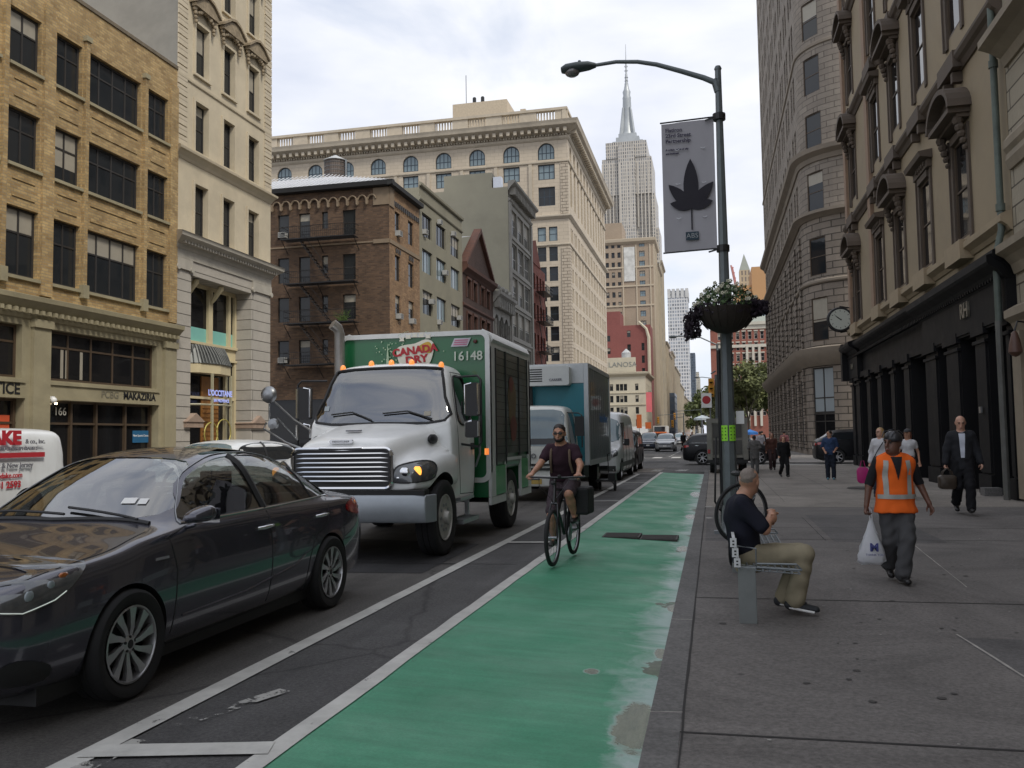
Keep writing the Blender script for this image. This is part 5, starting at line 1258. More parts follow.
LF=leafmat('leaf_green',(.10,.125,.045));LF2=leafmat('leaf_olive',(.125,.14,.055));BARK=mat('bark',(.10,.085,.065),.9,var=.3,ns=3,bump=.5,bs=15)
def tree(label,x,y,h,r,leaves=2600,ls=.32,m=None,group='trees',z0=.0,trunk=.22,low=.32):
 rt=thing('tree',label,'tree',(x,y,z0),0,group);rnd=random.Random(int(x*97+y*13))
 tb=MB();fork=h*low
 tb.tube([(x,y,z0),(x+.1,y,z0+fork*.6),(x+rnd.uniform(-.2,.2),y,z0+fork)],[trunk,trunk*.8,trunk*.7],8)
 tips=[]
 for k in range(7):
  a=2*PI*k/7+rnd.uniform(-.3,.3);L_=rnd.uniform(.5,.95);e=(x+r*L_*.75*math.cos(a),y+r*L_*.75*math.sin(a),z0+rnd.uniform(.5,.88)*h)
  mid=(x+(e[0]-x)*.35,y+(e[1]-y)*.35,z0+fork+(e[2]-z0-fork)*.5);tb.tube([(x,y,z0+fork*.92),mid,e],[trunk*.5,trunk*.3,trunk*.08],6);tips.append(e)
  for q in range(2):e2=(e[0]+rnd.uniform(-1,1)*r*.4,e[1]+rnd.uniform(-1,1)*r*.4,e[2]+rnd.uniform(-.1,.2)*h);tb.tube([mid,e2],[trunk*.2,trunk*.05],5);tips.append(e2)
 tips.append((x,y,z0+h*.86));tb.build('trunk',BARK,rt,smooth=50)
 vs,fs=[],[];clumps=[]
 for t_ in tips:
  for q in range(3):clumps.append((t_[0]+rnd.gauss(0,r*.16),t_[1]+rnd.gauss(0,r*.16),min(t_[2]+rnd.gauss(0,h*.06),z0+h*.97),r*rnd.uniform(.16,.34)))
 for i in range(leaves):
  c=rnd.choice(clumps);d=Vector((rnd.gauss(0,1),rnd.gauss(0,1),rnd.gauss(0,.75))).normalized()*c[3]*rnd.uniform(.45,1.08)
  p=Vector(c[:3])+d;n=(d.normalized()+Vector((rnd.uniform(-.8,.8),rnd.uniform(-.8,.8),rnd.uniform(-.3,.9)))).normalized()
  a=n.orthogonal().normalized();b_=n.cross(a);th=rnd.uniform(0,6.28);u=(a*math.cos(th)+b_*math.sin(th));w_=n.cross(u);s_=ls*rnd.uniform(.6,1.3);o=len(vs)
  vs+=[tuple(p-u*s_),tuple(p+w_*s_*.5),tuple(p+u*s_),tuple(p-w_*s_*.5+n*s_*.2)];fs.append((o,o+1,o+2,o+3))
 cm=MB();cm.v=vs;cm.f=fs;cm.m=[0]*len(fs);cm.build('crown',m or LF,rt,recalc=False)
 return rt
TL=['broad park tree directly behind the flower basket','olive green park tree against the curved tower','park tree with a low crown between lamp post and basket','rear park tree showing over the front ones','small rounded tree left of the lamp post']
tree(TL[0],5.0,128,11.4,4.3,6500,.30,LF2,'park trees beyond the curved tower',low=.3)
tree(TL[1],8.6,134,12.0,4.2,5200,.32,LF,'park trees beyond the curved tower',low=.3)
tree(TL[2],2.4,150,9.5,3.6,3600,.32,LF2,'park trees beyond the curved tower')
tree(TL[3],12.5,150,12.2,4.6,4200,.36,LF,'park trees beyond the curved tower')
for i,(x,y,h,lab) in enumerate([(-2.5,230,13,'tree at the park edge left of the black sign post'),(-5.0,300,14,'dark tree further up beside the far traffic signals'),(-1.0,260,15,'tallest tree left of the lamp post up the avenue'),(3.2,210,11,'tree just behind the lamp post foot'),(-7.5,420,13,'farthest small tree on the avenue')]):
 tree(lab,x,y,h,4.6,1800,.5,LF,'trees up the avenue')
def carglass(name,tint=.45,refl=1.0,lo=.06):
 m=bpy.data.materials.new(name);m.use_nodes=True;nt=m.node_tree;N=nt.nodes;N.clear();MATS[name]=m
 o=N.new('ShaderNodeOutputMaterial');mx=N.new('ShaderNodeMixShader');tr=N.new('ShaderNodeBsdfTransparent');gl=N.new('ShaderNodeBsdfGlossy');fr=N.new('ShaderNodeFresnel')
 tr.inputs[0].default_value=(tint*.92,tint,tint*.96,1);gl.inputs['Roughness'].default_value=.015;gl.inputs[0].default_value=(refl,)*3+(1,);fr.inputs['IOR'].default_value=1.62
 mp=N.new('ShaderNodeMapRange');mp.inputs[3].default_value=lo;mp.inputs[4].default_value=1.15
 nt.links.new(fr.outputs[0],mp.inputs[0]);nt.links.new(mp.outputs[0],mx.inputs[0]);nt.links.new(tr.outputs[0],mx.inputs[1]);nt.links.new(gl.outputs[0],mx.inputs[2]);nt.links.new(mx.outputs[0],o.inputs[0])
 return m
carglass('car_glass',.5);carglass('windscreen',.30,lo=.17)
def paint(name,col,rough=.28,metal=.0,flake=0,dirt=.12):
 m,t=newmat(name);b=t.b;co_=t.coord()
 d=t.ramp(t.noise(2.2,6,.7,co_,.5),[(.4,(0,0,0)),(.8,(1,1,1))])
 t.link(t.mix(t.math('MULTIPLY',d,dirt),c3(col),(.16,.15,.135)),b.inputs['Base Color'])
 b.inputs['Metallic'].default_value=metal;b.inputs['Coat Weight'].default_value=.9;b.inputs['Coat Roughness'].default_value=.03
 b.inputs['Roughness'].default_value=rough;return m
def dirtywhite(name,col,dirt=.3):
 m,t=newmat(name);b=t.b;co_=t.coord();sp=t.new('ShaderNodeSeparateXYZ');t.link(co_,sp.inputs[0])
 st=t.new('ShaderNodeMapping');st.inputs['Scale'].default_value=(3,3,.5);t.link(co_,st.inputs['Vector'])
 d=t.ramp(t.noise(1.6,6,.7,st.outputs[0],.4),[(.42,(0,0,0)),(.8,(1,1,1))])
 t.link(t.mix(t.math('MULTIPLY',d,dirt),c3(col),(.25,.24,.21)),b.inputs['Base Color']);b.inputs['Roughness'].default_value=.35
 b.inputs['Coat Weight'].default_value=.5;b.inputs['Coat Roughness'].default_value=.08;return m
def cage(stations,level=3,name='body',mats=None,sharp=None,crease_rows=()):
 """stations: list of (y, [(x,z)...half section from bottom centre to top centre]) -> mirrored, subdivided mesh"""
 rings=[]
 for y,half in stations:
  full=[(x,y,z) for x,z in half]+[(-x,y,z) for x,z in half[-2:0:-1]]
  rings.append(full)
 b=MB();b.rings(rings,0,True)
 me=b.mesh(name,mats or[MATS['black_plastic']],recalc=True)
 o=link(name,me)
 if crease_rows:
  bm=bmesh.new();bm.from_mesh(me);cl=bm.edges.layers.float.get('crease_edge') or bm.edges.layers.float.new('crease_edge')
  n=len(rings[0]);nh=len(stations[0][1])
  bm.verts.ensure_lookup_table()
  for e in bm.edges:
   i,j=e.verts[0].index,e.verts[1].index
   if i%n==j%n:
    r=i%n;r=r if r<nh else n-r
    for cr_,val in crease_rows:
     if r==cr_:e[cl]=val
  bm.to_mesh(me);bm.free()
 m=o.modifiers.new('s','SUBSURF');m.levels=m.render_levels=level
 me2=evalmesh(o);bpy.data.objects.remove(o);return me2
def bvh_of(me):
 bm=bmesh.new();bm.from_mesh(me);t=BVHTree.FromBMesh(bm);bm.free();return t
def cutmesh(me,cutters,name='body'):
 """boolean difference with a list of MB cutters (each MB, material)"""
 o=link(name,me);cs=[]
 for c,m in cutters:
  k=link('cut',c.mesh('cut',m));cs.append(k)
  b=o.modifiers.new('b','BOOLEAN');b.operation='DIFFERENCE';b.object=k;b.solver='EXACT'
  try:b.material_mode='TRANSFER'
  except Exception:pass
 r=evalmesh(o)
 for k in cs:bpy.data.objects.remove(k)
 bpy.data.objects.remove(o);return r
def finish(me,name,parent,smooth=32,mats=None):
 if mats:
  me.materials.clear()
  for m in mats:me.materials.append(m)
 for p in me.polygons:p.use_smooth=True
 me.set_sharp_from_angle(angle=R(smooth))
 if not me.uv_layers:boxuv(me)
 return link(name,me,parent)
def shoot(bv,axis,side,a,b):
 h=(None,)
 for k in range(14):
  q=1-.03*k
  h=shoot1(bv,axis,side,a*q if axis else 2.3+(a-2.3)*q+.0001*k,b+.0003*k)
  if h[0] is not None:break
 return h
def shoot1(bv,axis,side,a,b):
 if axis==0:o,d=Vector((side*6,a,b)),Vector((-side,0,0))
 elif axis==1:o,d=Vector((a,side*12,b)),Vector((0,-side,0))
 else:o,d=Vector((a,b,6)),Vector((0,0,-1))
 return bv.ray_cast(o,d)
def patch(name,bv,poly,axis,side,m,parent,off=.004,step=.08,thick=0,smooth=60):
 """a piece of skin lying on a body surface: outline poly in the plane across 'axis', laid onto the surface"""
 us=[p[0] for p in poly];ws=[p[1] for p in poly]
 bm=bmesh.new();vs=[bm.verts.new((p[0],p[1],0)) for p in poly];bm.faces.new(vs)
 for k in(0,1):
  lo,hi=(min(us),max(us)) if k==0 else(min(ws),max(ws));q=lo+step
  while q<hi-1e-3:
   g=bm.verts[:]+bm.edges[:]+bm.faces[:]
   bmesh.ops.bisect_plane(bm,geom=g,plane_co=(q,0,0) if k==0 else(0,q,0),plane_no=(1,0,0) if k==0 else(0,1,0));q+=step
 bmesh.ops.triangulate(bm,faces=bm.faces)
 for v in bm.verts:
  h=shoot(bv,axis,side,v.co.x,v.co.y)
  if h[0] is None:
   q={0:Vector((side*.9,v.co.x,v.co.y)),1:Vector((v.co.x,side*3,v.co.y)),2:Vector((v.co.x,v.co.y,1))}[axis];h=bv.find_nearest(q)
  n=h[1]
  if axis==0 and n.x*side<0:n=-n
  if axis==1 and n.y*side<0:n=-n
  v.co=h[0]+n*off
 if thick:
  bmesh.ops.recalc_face_normals(bm,faces=bm.faces);bmesh.ops.solidify(bm,geom=bm.faces[:],thickness=thick)
 me=bpy.data.meshes.new(name);bmesh.ops.recalc_face_normals(bm,faces=bm.faces);bm.to_mesh(me);bm.free();me.materials.append(m)
 return finish(me,name,parent,smooth)
def surfpath(bv,pts,axis,side,off=.002,step=.06,close=False):
 if close:pts=list(pts)+[pts[0]]
 out=[]
 for i in range(len(pts)-1):
  a,b=pts[i],pts[i+1];n=max(1,int(math.hypot(b[0]-a[0],b[1]-a[1])/step))
  for k in range(n+(1 if i==len(pts)-2 else 0)):
   t=k/n;h=shoot(bv,axis,side,a[0]+(b[0]-a[0])*t,a[1]+(b[1]-a[1])*t)
   if h[0] is not None:out.append(tuple(h[0]+h[1]*off))
 return out
def surfline(name,bv,lines,axis,side,r,m,parent,off=.001,n=5,close=False):
 b=MB()
 for pts in lines:
  p=surfpath(bv,pts,axis,side,off,close=close)
  if len(p)>1:b.tube(p,r,n)
 return b.build(name,m,parent,smooth=60,off=(0,0,0))
def smoothpoly(pts,n=6,closed=True):
 """round an outline with Catmull-Rom"""
 out=[];k=len(pts)
 for i in range(k if closed else k-1):
  p0,p1,p2,p3=pts[(i-1)%k],pts[i],pts[(i+1)%k],pts[(i+2)%k]
  if not closed and i==0:p0=p1
  if not closed and i==k-2:p3=p2
  for j in range(n):
   t=j/n;out.append(tuple(.5*((2*p1[c])+(-p0[c]+p2[c])*t+(2*p0[c]-5*p1[c]+4*p2[c]-p3[c])*t*t+(-p0[c]+3*p1[c]-3*p2[c]+p3[c])*t**3) for c in range(2)))
 return out
def wheel(parent,c,r,w,side,style='alloy',rimm='alu',lug=5,rr=.66,rz=0):
 """tyre with rim and hub as children; axle along x, outer face towards side"""
 b=MB();x0,x1=-w/2,w/2
 prof=[(r*rr,x0*.8),(r*.80,x0),(r*.93,x0),(r*.985,x0*.86),(r,x0*.6),(r,x0*.32),(r*.985,x0*.28),(r*.985,x0*.22),(r,x0*.18),(r,x1*.18),(r*.985,x1*.22),(r*.985,x1*.28),(r,x1*.32),(r,x1*.6),(r*.985,x1*.86),(r*.93,x1),(r*.80,x1),(r*rr,x1*.8)]
 b.lathe(prof,(0,0,0),48,axis=0,cap=False);me=b.mesh('wheel',MATS['rubber'],recalc=True,smooth=40)
 o=link('wheel',me,parent);o.location=c;o.rotation_euler=(0,0,rz)
 s=side;q=MB();R_=r*rr
 q.lathe([(R_,s*w*.42),(R_*1.02,s*w*.46),(R_*.97,s*w*.47),(R_*.94,s*w*.38),(R_*.92,s*w*.05),(R_*.92,-s*w*.4)],(0,0,0),40,axis=0,cap=False)
 if style=='alloy':
  for k in range(10):
   a=2*PI*k/10;d=.16
   def P(rad,an,x):return(x,rad*math.cos(an),rad*math.sin(an))
   pts=[]
   for rad,an,wd,x in((R_*.20,a,.15,.36),(R_*.45,a+.10,.12,.40),(R_*.70,a+.20,.15,.42),(R_*.96,a+.22,.23,.43)):
    pts.append([P(rad,an-wd*.55*R_/rad*(.55 if rad<R_*.3 else 1)*(.9),s*w*x),P(rad,an+wd*.80*R_/rad*.9*(.55 if rad<R_*.3 else 1),s*w*x),P(rad,an+wd*.80*R_/rad*.8*(.5 if rad<R_*.3 else 1),s*w*(x-.14)),P(rad,an-wd*.55*R_/rad*.8*(.5 if rad<R_*.3 else 1),s*w*(x-.14))])
   q.rings(pts,0,True)
  q.lathe([(0,s*w*.40),(R_*.16,s*w*.40),(R_*.24,s*w*.36),(R_*.26,s*w*.28)],(0,0,0),20,axis=0,cap=False)
  q.lathe([(0,s*w*.415),(R_*.10,s*w*.413),(R_*.12,s*w*.40)],(0,0,0),16,1,axis=0)
  for k in range(5):
   a=2*PI*k/5+.3;q.lathe([(0,s*w*.40),(.009,s*w*.40),(.010,s*w*.36)],(0,R_*.19*math.cos(a),R_*.19*math.sin(a)),8,1,axis=0)
  q.build('rim',[MATS[rimm],MATS['black_plastic']],o,smooth=35,off=(0,0,0))
  d=MB();d.lathe([(0,s*w*.10),(R_*.93,s*w*.10)],(0,0,0),32,axis=0);d.lathe([(R_*.30,s*w*.14),(R_*.60,s*w*.14),(R_*.60,s*w*.10)],(0,0,0),32,axis=0,cap=False);d.build('brake_disc',MATS['black_plastic'],o,off=(0,0,0))
 elif style=='truck':
  q.lathe([(R_*.95,s*w*.40),(R_*.80,s*w*.25),(R_*.62,s*w*.20),(R_*.50,s*w*.34),(R_*.30,s*w*.44),(R_*.26,s*w*.66),(0,s*w*.68)],(0,0,0),32,axis=0)
  for k in range(10):
   a=2*PI*k/10;q.lathe([(0,s*w*.44),(.022,s*w*.44),(.024,s*w*.24)],(0,R_*.56*math.cos(a),R_*.56*math.sin(a)),7,1,axis=0)
  for k in range(10):
   a=2*PI*(k+.5)/10;q.lathe([(0,s*w*.262),(R_*.065,s*w*.262)],(0,R_*.74*math.cos(a),R_*.74*math.sin(a)),8,2,axis=0)
  q.build('rim',[MATS[rimm],MATS['steel'],MATS['black_plastic']],o,smooth=35,off=(0,0,0))
 else:
  for k in range(7):
   a=2*PI*k/7;pts=[]
   for rad,wd,x in((R_*.15,.2,.34),(R_*.55,.13,.38),(R_*.95,.16,.40)):
    y_,z_=rad*math.cos(a),rad*math.sin(a);ty,tz=-math.sin(a)*wd*R_*.6,math.cos(a)*wd*R_*.6
    pts.append([(s*w*x,y_-ty,z_-tz),(s*w*x,y_+ty,z_+tz),(s*w*(x-.12),y_+ty,z_+tz),(s*w*(x-.12),y_-ty,z_-tz)])
   q.rings(pts,0,True)
  q.lathe([(0,s*w*.36),(R_*.22,s*w*.34),(R_*.24,s*w*.26)],(0,0,0),14,axis=0);q.build('rim',MATS[rimm],o,smooth=35,off=(0,0,0))
  d=MB();d.lathe([(0,s*w*.08),(R_*.93,s*w*.08)],(0,0,0),24,axis=0);d.build('brake_disc',MATS['black_plastic'],o,off=(0,0,0))
 return o
def part(b,name,m,parent,smooth=None,bevel=None):return b.build(name,m,parent,smooth=smooth,bevel=bevel,off=(0,0,0))
def sedan_stations(L,W,H,belt,hood,cowl,roof0,roof1,deck,deckz,zb=.18,nose=.66,tumble=.34,tail=None,hatch=False):
 """front at y=0; returns cage stations for a passenger car; half width W, height H"""
 def sec(y,w,zb_,zs,z6,z7,z8,w6,w7):
  return(y,[(0,zb_),(w-.16,zb_),(w-.035,zb_+.07),(w,zb_+.28),(w+.004,(zb_+zs)/2+.10),(w-.035,zs-.03),(w-.085,zs+.005),(w6,z6),(w7,z7),(w7*.5,z7+(z8-z7)*.8),(0,z8)])
 S=[]
 def low(y,w,zb_,zs,z8):S.append(sec(y,w,zb_,zs,zs+(z8-zs)*.45,zs+(z8-zs)*.8,z8,w-.22,w-.42))
 low(0.0,W*.66,zb+.14,nose-.08,nose-.03);low(.05,W*.80,zb+.05,nose-.02,nose+.03);low(.18,W*.915,zb+.01,nose+.045,nose+.10)
 low(.45,W*.975,zb,nose+.12,hood-.08);low(.95,W,zb,belt-.10,hood-.01);low(cowl-.28,W,zb,belt-.045,hood+.05)
 low(cowl,W,zb,belt-.02,hood+.09)
 def gh(y,zt,f=1.0):
  k=(zt-belt)/(H-belt);wr=W*(1-tumble*f)*1.0
  w7=wr+.07*(1-k);w6=W-.12-(W-.12-w7)*.42
  S.append(sec(y,W-(0 if y<roof1 else .01),zb,belt,belt+(zt-belt)*.50,zt-.075*min(1,k+.15),zt,w6,w7))
 n=3
 for i in range(1,n):t=i/n;gh(cowl+(roof0-cowl)*t,hood+.09+(H-.035-hood-.09)*(t**.82))
 gh(roof0,H-.03);gh((roof0+roof1)/2,H);gh(roof1,H-.03 if not hatch else H-.02)
 if hatch:
  gh(deck-.12,H-.07);gh(deck,H-.30)
  low(L-.10,W*.955,zb+.03,belt-.03,belt+.05);low(L,W*.84,zb+.10,belt-.12,belt-.05)
 else:
  gh(roof1+(deck-roof1)*.5,(H+deckz)/2+.045);gh(deck-.04,deckz+.055)
  low(deck+.12,W*.99,zb,belt+.01,deckz+.015);low(L-.22,W*.96,zb+.02,belt-.0,deckz);low(L-.05,W*.90,zb+.07,belt-.05,deckz-.02);low(L,W*.80,zb+.16,belt-.14,deckz-.10)
 return S
def hero_sedan():
 X0,Y0=-4.385,3.66
 car=thing('parked_car','dark charcoal saloon car with ten spoke alloy wheels, nearest in the left lane','car',(X0,Y0,0))
 PT=paint('charcoal_paint',(.085,.084,.105),.2,.55,dirt=0)
 L_,W,H=4.76,.915,1.53
 S=sedan_stations(L_,W,H,.985,.935,1.42,2.20,3.30,4.10,1.06,zb=.17,nose=.735,tumble=.36)
 me0=cage(S,3,'body',[PT]);bv=bvh_of(me0)
 ax=[(.98,.33),(3.80,.33)]
 cut=[]
 for y,z in ax:
  for s in(-1,1):
   c=MB();c.lathe([(0,s*.60),(.362,s*.60),(.362,s*1.2),(0,s*1.2)],(0,y,z),48,axis=0);cut.append((c,MATS['black_plastic']))
 cav=[]
 for y,z8 in((1.60,1.02),(1.83,1.17),(2.10,1.36),(2.4,1.46),(2.8,1.49),(3.25,1.46),(3.6,1.34),(3.88,1.16),(4.0,1.05)):
  k=max(0,(z8-.975)/(H-.975));cav.append([(-.76,y,.55),(.76,y,.55),(.80,y,.93),(.80-.25*k,y,.98+(z8-.98)*.85),(.45,y,z8),(-.45,y,z8),(-.80+.25*k,y,.98+(z8-.98)*.85),(-.80,y,.93)])
 c=MB();c.rings(cav,0,True);cut.append((c,mat('cabin_dark',(.03,.03,.032),.8)))
 sw_=smoothpoly([(1.64,1.015),(1.76,1.13),(2.00,1.30),(2.35,1.405),(2.72,1.435),(3.10,1.42),(3.48,1.33),(3.80,1.17),(3.93,1.06),(3.85,1.03),(3.0,1.02),(2.2,1.01)],4)
 c=MB();c.prism(sw_,0,-1.3,1.3);cut.append((c,MATS['black_plastic']))
 ws=smoothpoly([(-.68,1.06),(-.58,1.25),(-.48,1.405),(0,1.44),(.48,1.405),(.58,1.25),(.68,1.06),(0,1.045)],4)
 c=MB();c.prism(ws,1,1.30,2.42);cut.append((c,MATS['black_plastic']))
 rw=smoothpoly([(-.62,1.14),(-.54,1.34),(-.46,1.43),(0,1.46),(.46,1.43),(.54,1.34),(.62,1.14),(0,1.12)],4)
 c=MB();c.prism(rw,1,3.1,4.3);cut.append((c,MATS['black_plastic']))
 me=cutmesh(me0.copy(),cut);finish(me,'body',car,35)
 for s in(-1,1):
  g=patch('side_window',bv,sw_,0,s,MATS['car_glass'],car,off=-.006)
  surfline('window_trim',bv,[[(1.60,.995),(2.2,1.0),(3.0,1.01),(3.92,1.03)]],0,s,.008,MATS['chrome'],car,.004)
  surfline('window_trim',bv,[[(1.60,.99)]+smoothpoly([(1.60,1.01),(1.75,1.145),(2.00,1.32),(2.35,1.425),(2.72,1.455),(3.10,1.44),(3.49,1.35),(3.83,1.18),(3.96,1.04)],4,False)],0,s,.005,MATS['steel'],car,.004)
  for pts,r in(([(2.72,1.01),(2.66,1.44)],.034),([(3.62,1.02),(3.54,1.31)],.016)):b=MB();b.tube(surfpath(bv,pts,0,s,-.012),r,6);part(b,'pillar',MATS['black_plastic'],car,50)
  surfline('door_seam',bv,[[(1.40,.93),(1.44,.72),(1.40,.30)],[(2.72,.99),(2.70,.60),(2.66,.22)],[(3.86,1.0),(3.78,.80),(3.50,.70),(3.38,.52),(3.32,.26)],[(1.40,.24),(3.3,.24)],[(1.36,.92),(1.62,.975)]],0,s,.0045,MATS['black_ink'],car,0)
  surfline('crease',bv,[[(1.5,.40),(2.3,.42),(3.1,.50),(3.28,.56)]],0,s,.008,PT,car,0)
  surfline('sill_trim',bv,[[(1.45,.205),(3.2,.205)]],0,s,.012,MATS['black_plastic'],car,0)
  hb=MB()
  for y in(2.52,3.55):
   h0=shoot(bv,0,s,y,.865)[0]
   hb.tube([(h0.x-s*.005,y,.862),(h0.x+s*.035,y+.03,.867),(h0.x+s*.038,y+.16,.872),(h0.x-s*.002,y+.20,.872)],[.014,.015,.015,.014],8)
  part(hb,'door_handle',MATS['chrome'],car,50)
  mb=MB();mb.rings([[(s*(.88+dx),1.62+dy*1.0,1.0+dz) for dx,dz in((.0,.0),(.22,.0),(.25,.05),(.24,.12),(.20,.15),(.03,.13))] for dy in(.0,)]+[[(s*(.89+dx*.9),1.50,.985+dz*.9+.01) for dx,dz in((.0,.0),(.20,.02),(.23,.06),(.22,.11),(.18,.13),(.03,.11))]]+[[(s*(.93+dx*.5),1.43,1.01+dz*.5) for dx,dz in((.0,.0),(.20,.02),(.23,.06),(.22,.11),(.18,.13),(.03,.11))]],0,True)
  mb.tube([(s*.83,1.62,.96),(s*.95,1.60,.99)],.022,6)
  mo=part(mb,'wing_mirror',PT,car,40);mo.modifiers.new('s','SUBSURF').levels=2;mo.modifiers['s'].render_levels=2
  mg=MB();mg.quad((s*.91,1.628,1.0),(s*1.10,1.628,1.0),(s*1.11,1.628,1.10),(s*.93,1.628,1.10));part(mg,'mirror_glass',MATS['chrome'],mo)
  hl=patch('headlight',bv,smoothpoly([(.06,.70),(.22,.655),(.46,.72),(.68,.865),(.62,.885),(.30,.82),(.10,.775)],4),0,s,mat('lamp_shell',(.10,.105,.11),.12,.4,var=.3,ns=14,coat=1),car,.007,.05)
  b=MB()
  for y,z,r_ in((.27,.738,.034),(.40,.778,.028)):
   h0=shoot(bv,0,s,y,z)[0];b.sphere((h0.x+s*.0,y,z),r_,12,sc=(.45,1,1))
  part(b,'lens',MATS['glass_pale'],hl,60)
  b=MB();h0=shoot(bv,0,s,.50,.815)[0];b.sphere((h0.x-s*.008,.50,.815),.028,10,sc=(.5,1.4,.8));part(b,'turn_lamp',mat('amber_lens',(.45,.12,.02),.2,coat=1),hl,60)
  surfline('light_strip',bv,[[(.08,.685),(.22,.660),(.40,.70),(.48,.735)]],0,s,.0035,mat('led_strip',(.85,.9,.85),.3,emit=((.9,1,.9),.12),var=0),hl,.008)
  patch('taillight',bv,smoothpoly([(4.20,.87),(4.45,.81),(4.68,.81),(4.70,.91),(4.52,.97),(4.25,.93)],4),0,s,mat('tail_red',(.35,.01,.012),.15,coat=1),car,.006,.05)
  badge=MB();h0=shoot(bv,0,s,1.3,.80)[0];badge.box(h0.x-.002,h0.x+.006,1.22,1.36,.795,.812) if s>0 else badge.box(h0.x-.006,h0.x+.002,1.22,1.36,.795,.812);part(badge,'badge',MATS['chrome'],car)
  for y,z in ax:wheel(car,(s*.815,y,z),.33,.225,s,'alloy','rim_silver',rr=.69)
 patch('windscreen',bv,ws,1,-1,MATS['windscreen'],car,-.006,.08)
 patch('rear_window',bv,rw,1,1,MATS['car_glass'],car,-.006,.08)
 patch('grille',bv,smoothpoly([(-.52,.67),(-.46,.54),(0,.52),(.46,.54),(.52,.67),(0,.70)],3),1,-1,MATS['black_plastic'],car,.008,.06)
 surfline('grille_bar',bv,[[(-.50,.675),(0,.70),(.50,.675)],[(-.46,.62),(.46,.62)],[(-.44,.575),(.44,.575)]],1,-1,.010,MATS['chrome'],car,.012)
 patch('lower_intake',bv,[(-.45,.25),(.45,.25),(.5,.37),(-.5,.37)],1,-1,MATS['black_plastic'],car,.006,.06)
 for s in(-1,1):patch('fog_recess',bv,smoothpoly([(.12,.30),(.36,.28),(.38,.36),(.20,.42),(.11,.38)],3),0,s,MATS['black_plastic'],car,.006,.05)
 surfline('bonnet_seam',bv,[smoothpoly([(-.78,.50),(-.66,.20),(0,.12),(.66,.20),(.78,.50)],5,False),smoothpoly([(.78,.50),(.79,.9),(.76,1.36)],5,False),smoothpoly([(-.78,.50),(-.79,.9),(-.76,1.36)],5,False)],2,1,.004,MATS['black_ink'],car,0)
 b=MB();
 for x0,x1 in((-.60,.05),(.02,.62)):b.tube(surfpath(bv,[(x0,1.50),(x1,1.42)],2,1,.022),.010,5)
 b.tube(surfpath(bv,[(-.70,1.43),(0,1.37),(.70,1.43)],2,1,.004),.018,6)
 part(b,'wiper',MATS['black_plastic'],car)
 b=MB();h0=shoot(bv,1,-1,.42,1.15)[0];h1=shoot(bv,1,-1,.50,1.15)[0]
 stk=MATS['white_sign']
 patch('sticker',bv,[(.36,1.13),(.46,1.13),(.45,1.165),(.35,1.165)],1,-1,stk,car,.0,.1);patch('sticker',bv,[(.48,1.125),(.54,1.125),(.53,1.16),(.47,1.16)],1,-1,stk,car,.0,.1)
 b=MB();b.box(-.72,.72,1.65,2.0,.75,.965);part(b,'dashboard',MATS['cabin_dark'],car,bevel=.04)
 st=mat('seat_cloth',(.035,.033,.033),.85)
 for x in(-.36,.36):
  b=MB();b.cbox((x,2.72,.86),(.48,.16,.62));b.cbox((x,2.76,1.22),(.24,.10,.17));b.tube([(x,2.76,1.1),(x,2.76,1.25)],.02,6);part(b,'seat',st,car,bevel=.05)
  b=MB();b.cbox((x,3.62,1.10),(.24,.10,.14));part(b,'headrest',st,car,bevel=.04)
 b=MB();b.cbox((0,3.62,.85),(1.3,.18,.45));part(b,'rear_bench',st,car,bevel=.05)
 b=MB();b.torus((0,0,0),.18,.016,1,28,6);b.tube([(-.17,0,0),(.17,0,0)],.02,6);b.tube([(0,0,0),(0,0,-.17)],.02,6);b.sphere((0,0,0),.055,8)
 b.xf(Matrix.Translation((.36,2.12,.98))@Matrix.Rotation(R(-22),4,'X'));part(b,'steering_wheel',MATS['cabin_dark'],car,50)
 b=MB();b.cbox((0,1.98,1.33),(.22,.02,.06));part(b,'rear_mirror',MATS['cabin_dark'],car)
 b=MB();b.box(-.80,.80,.35,4.35,.14,.30);part(b,'underbody',MATS['black_plastic'],car)
 return car
mat('rim_silver',(.50,.50,.51),.3,.75,var=.1,ns=8)
hero_sedan()
def rrect(x0,x1,z0,z1,r,n=5):
 out=[]
 for cx,cz,a0 in((x1-r,z1-r,0),(x0+r,z1-r,PI/2),(x0+r,z0+r,PI),(x1-r,z0+r,1.5*PI)):
  for k in range(n+1):a=a0+PI/2*k/n;out.append((cx+r*math.cos(a),cz+r*math.sin(a)))
 return out
def front(p,x=0):return None
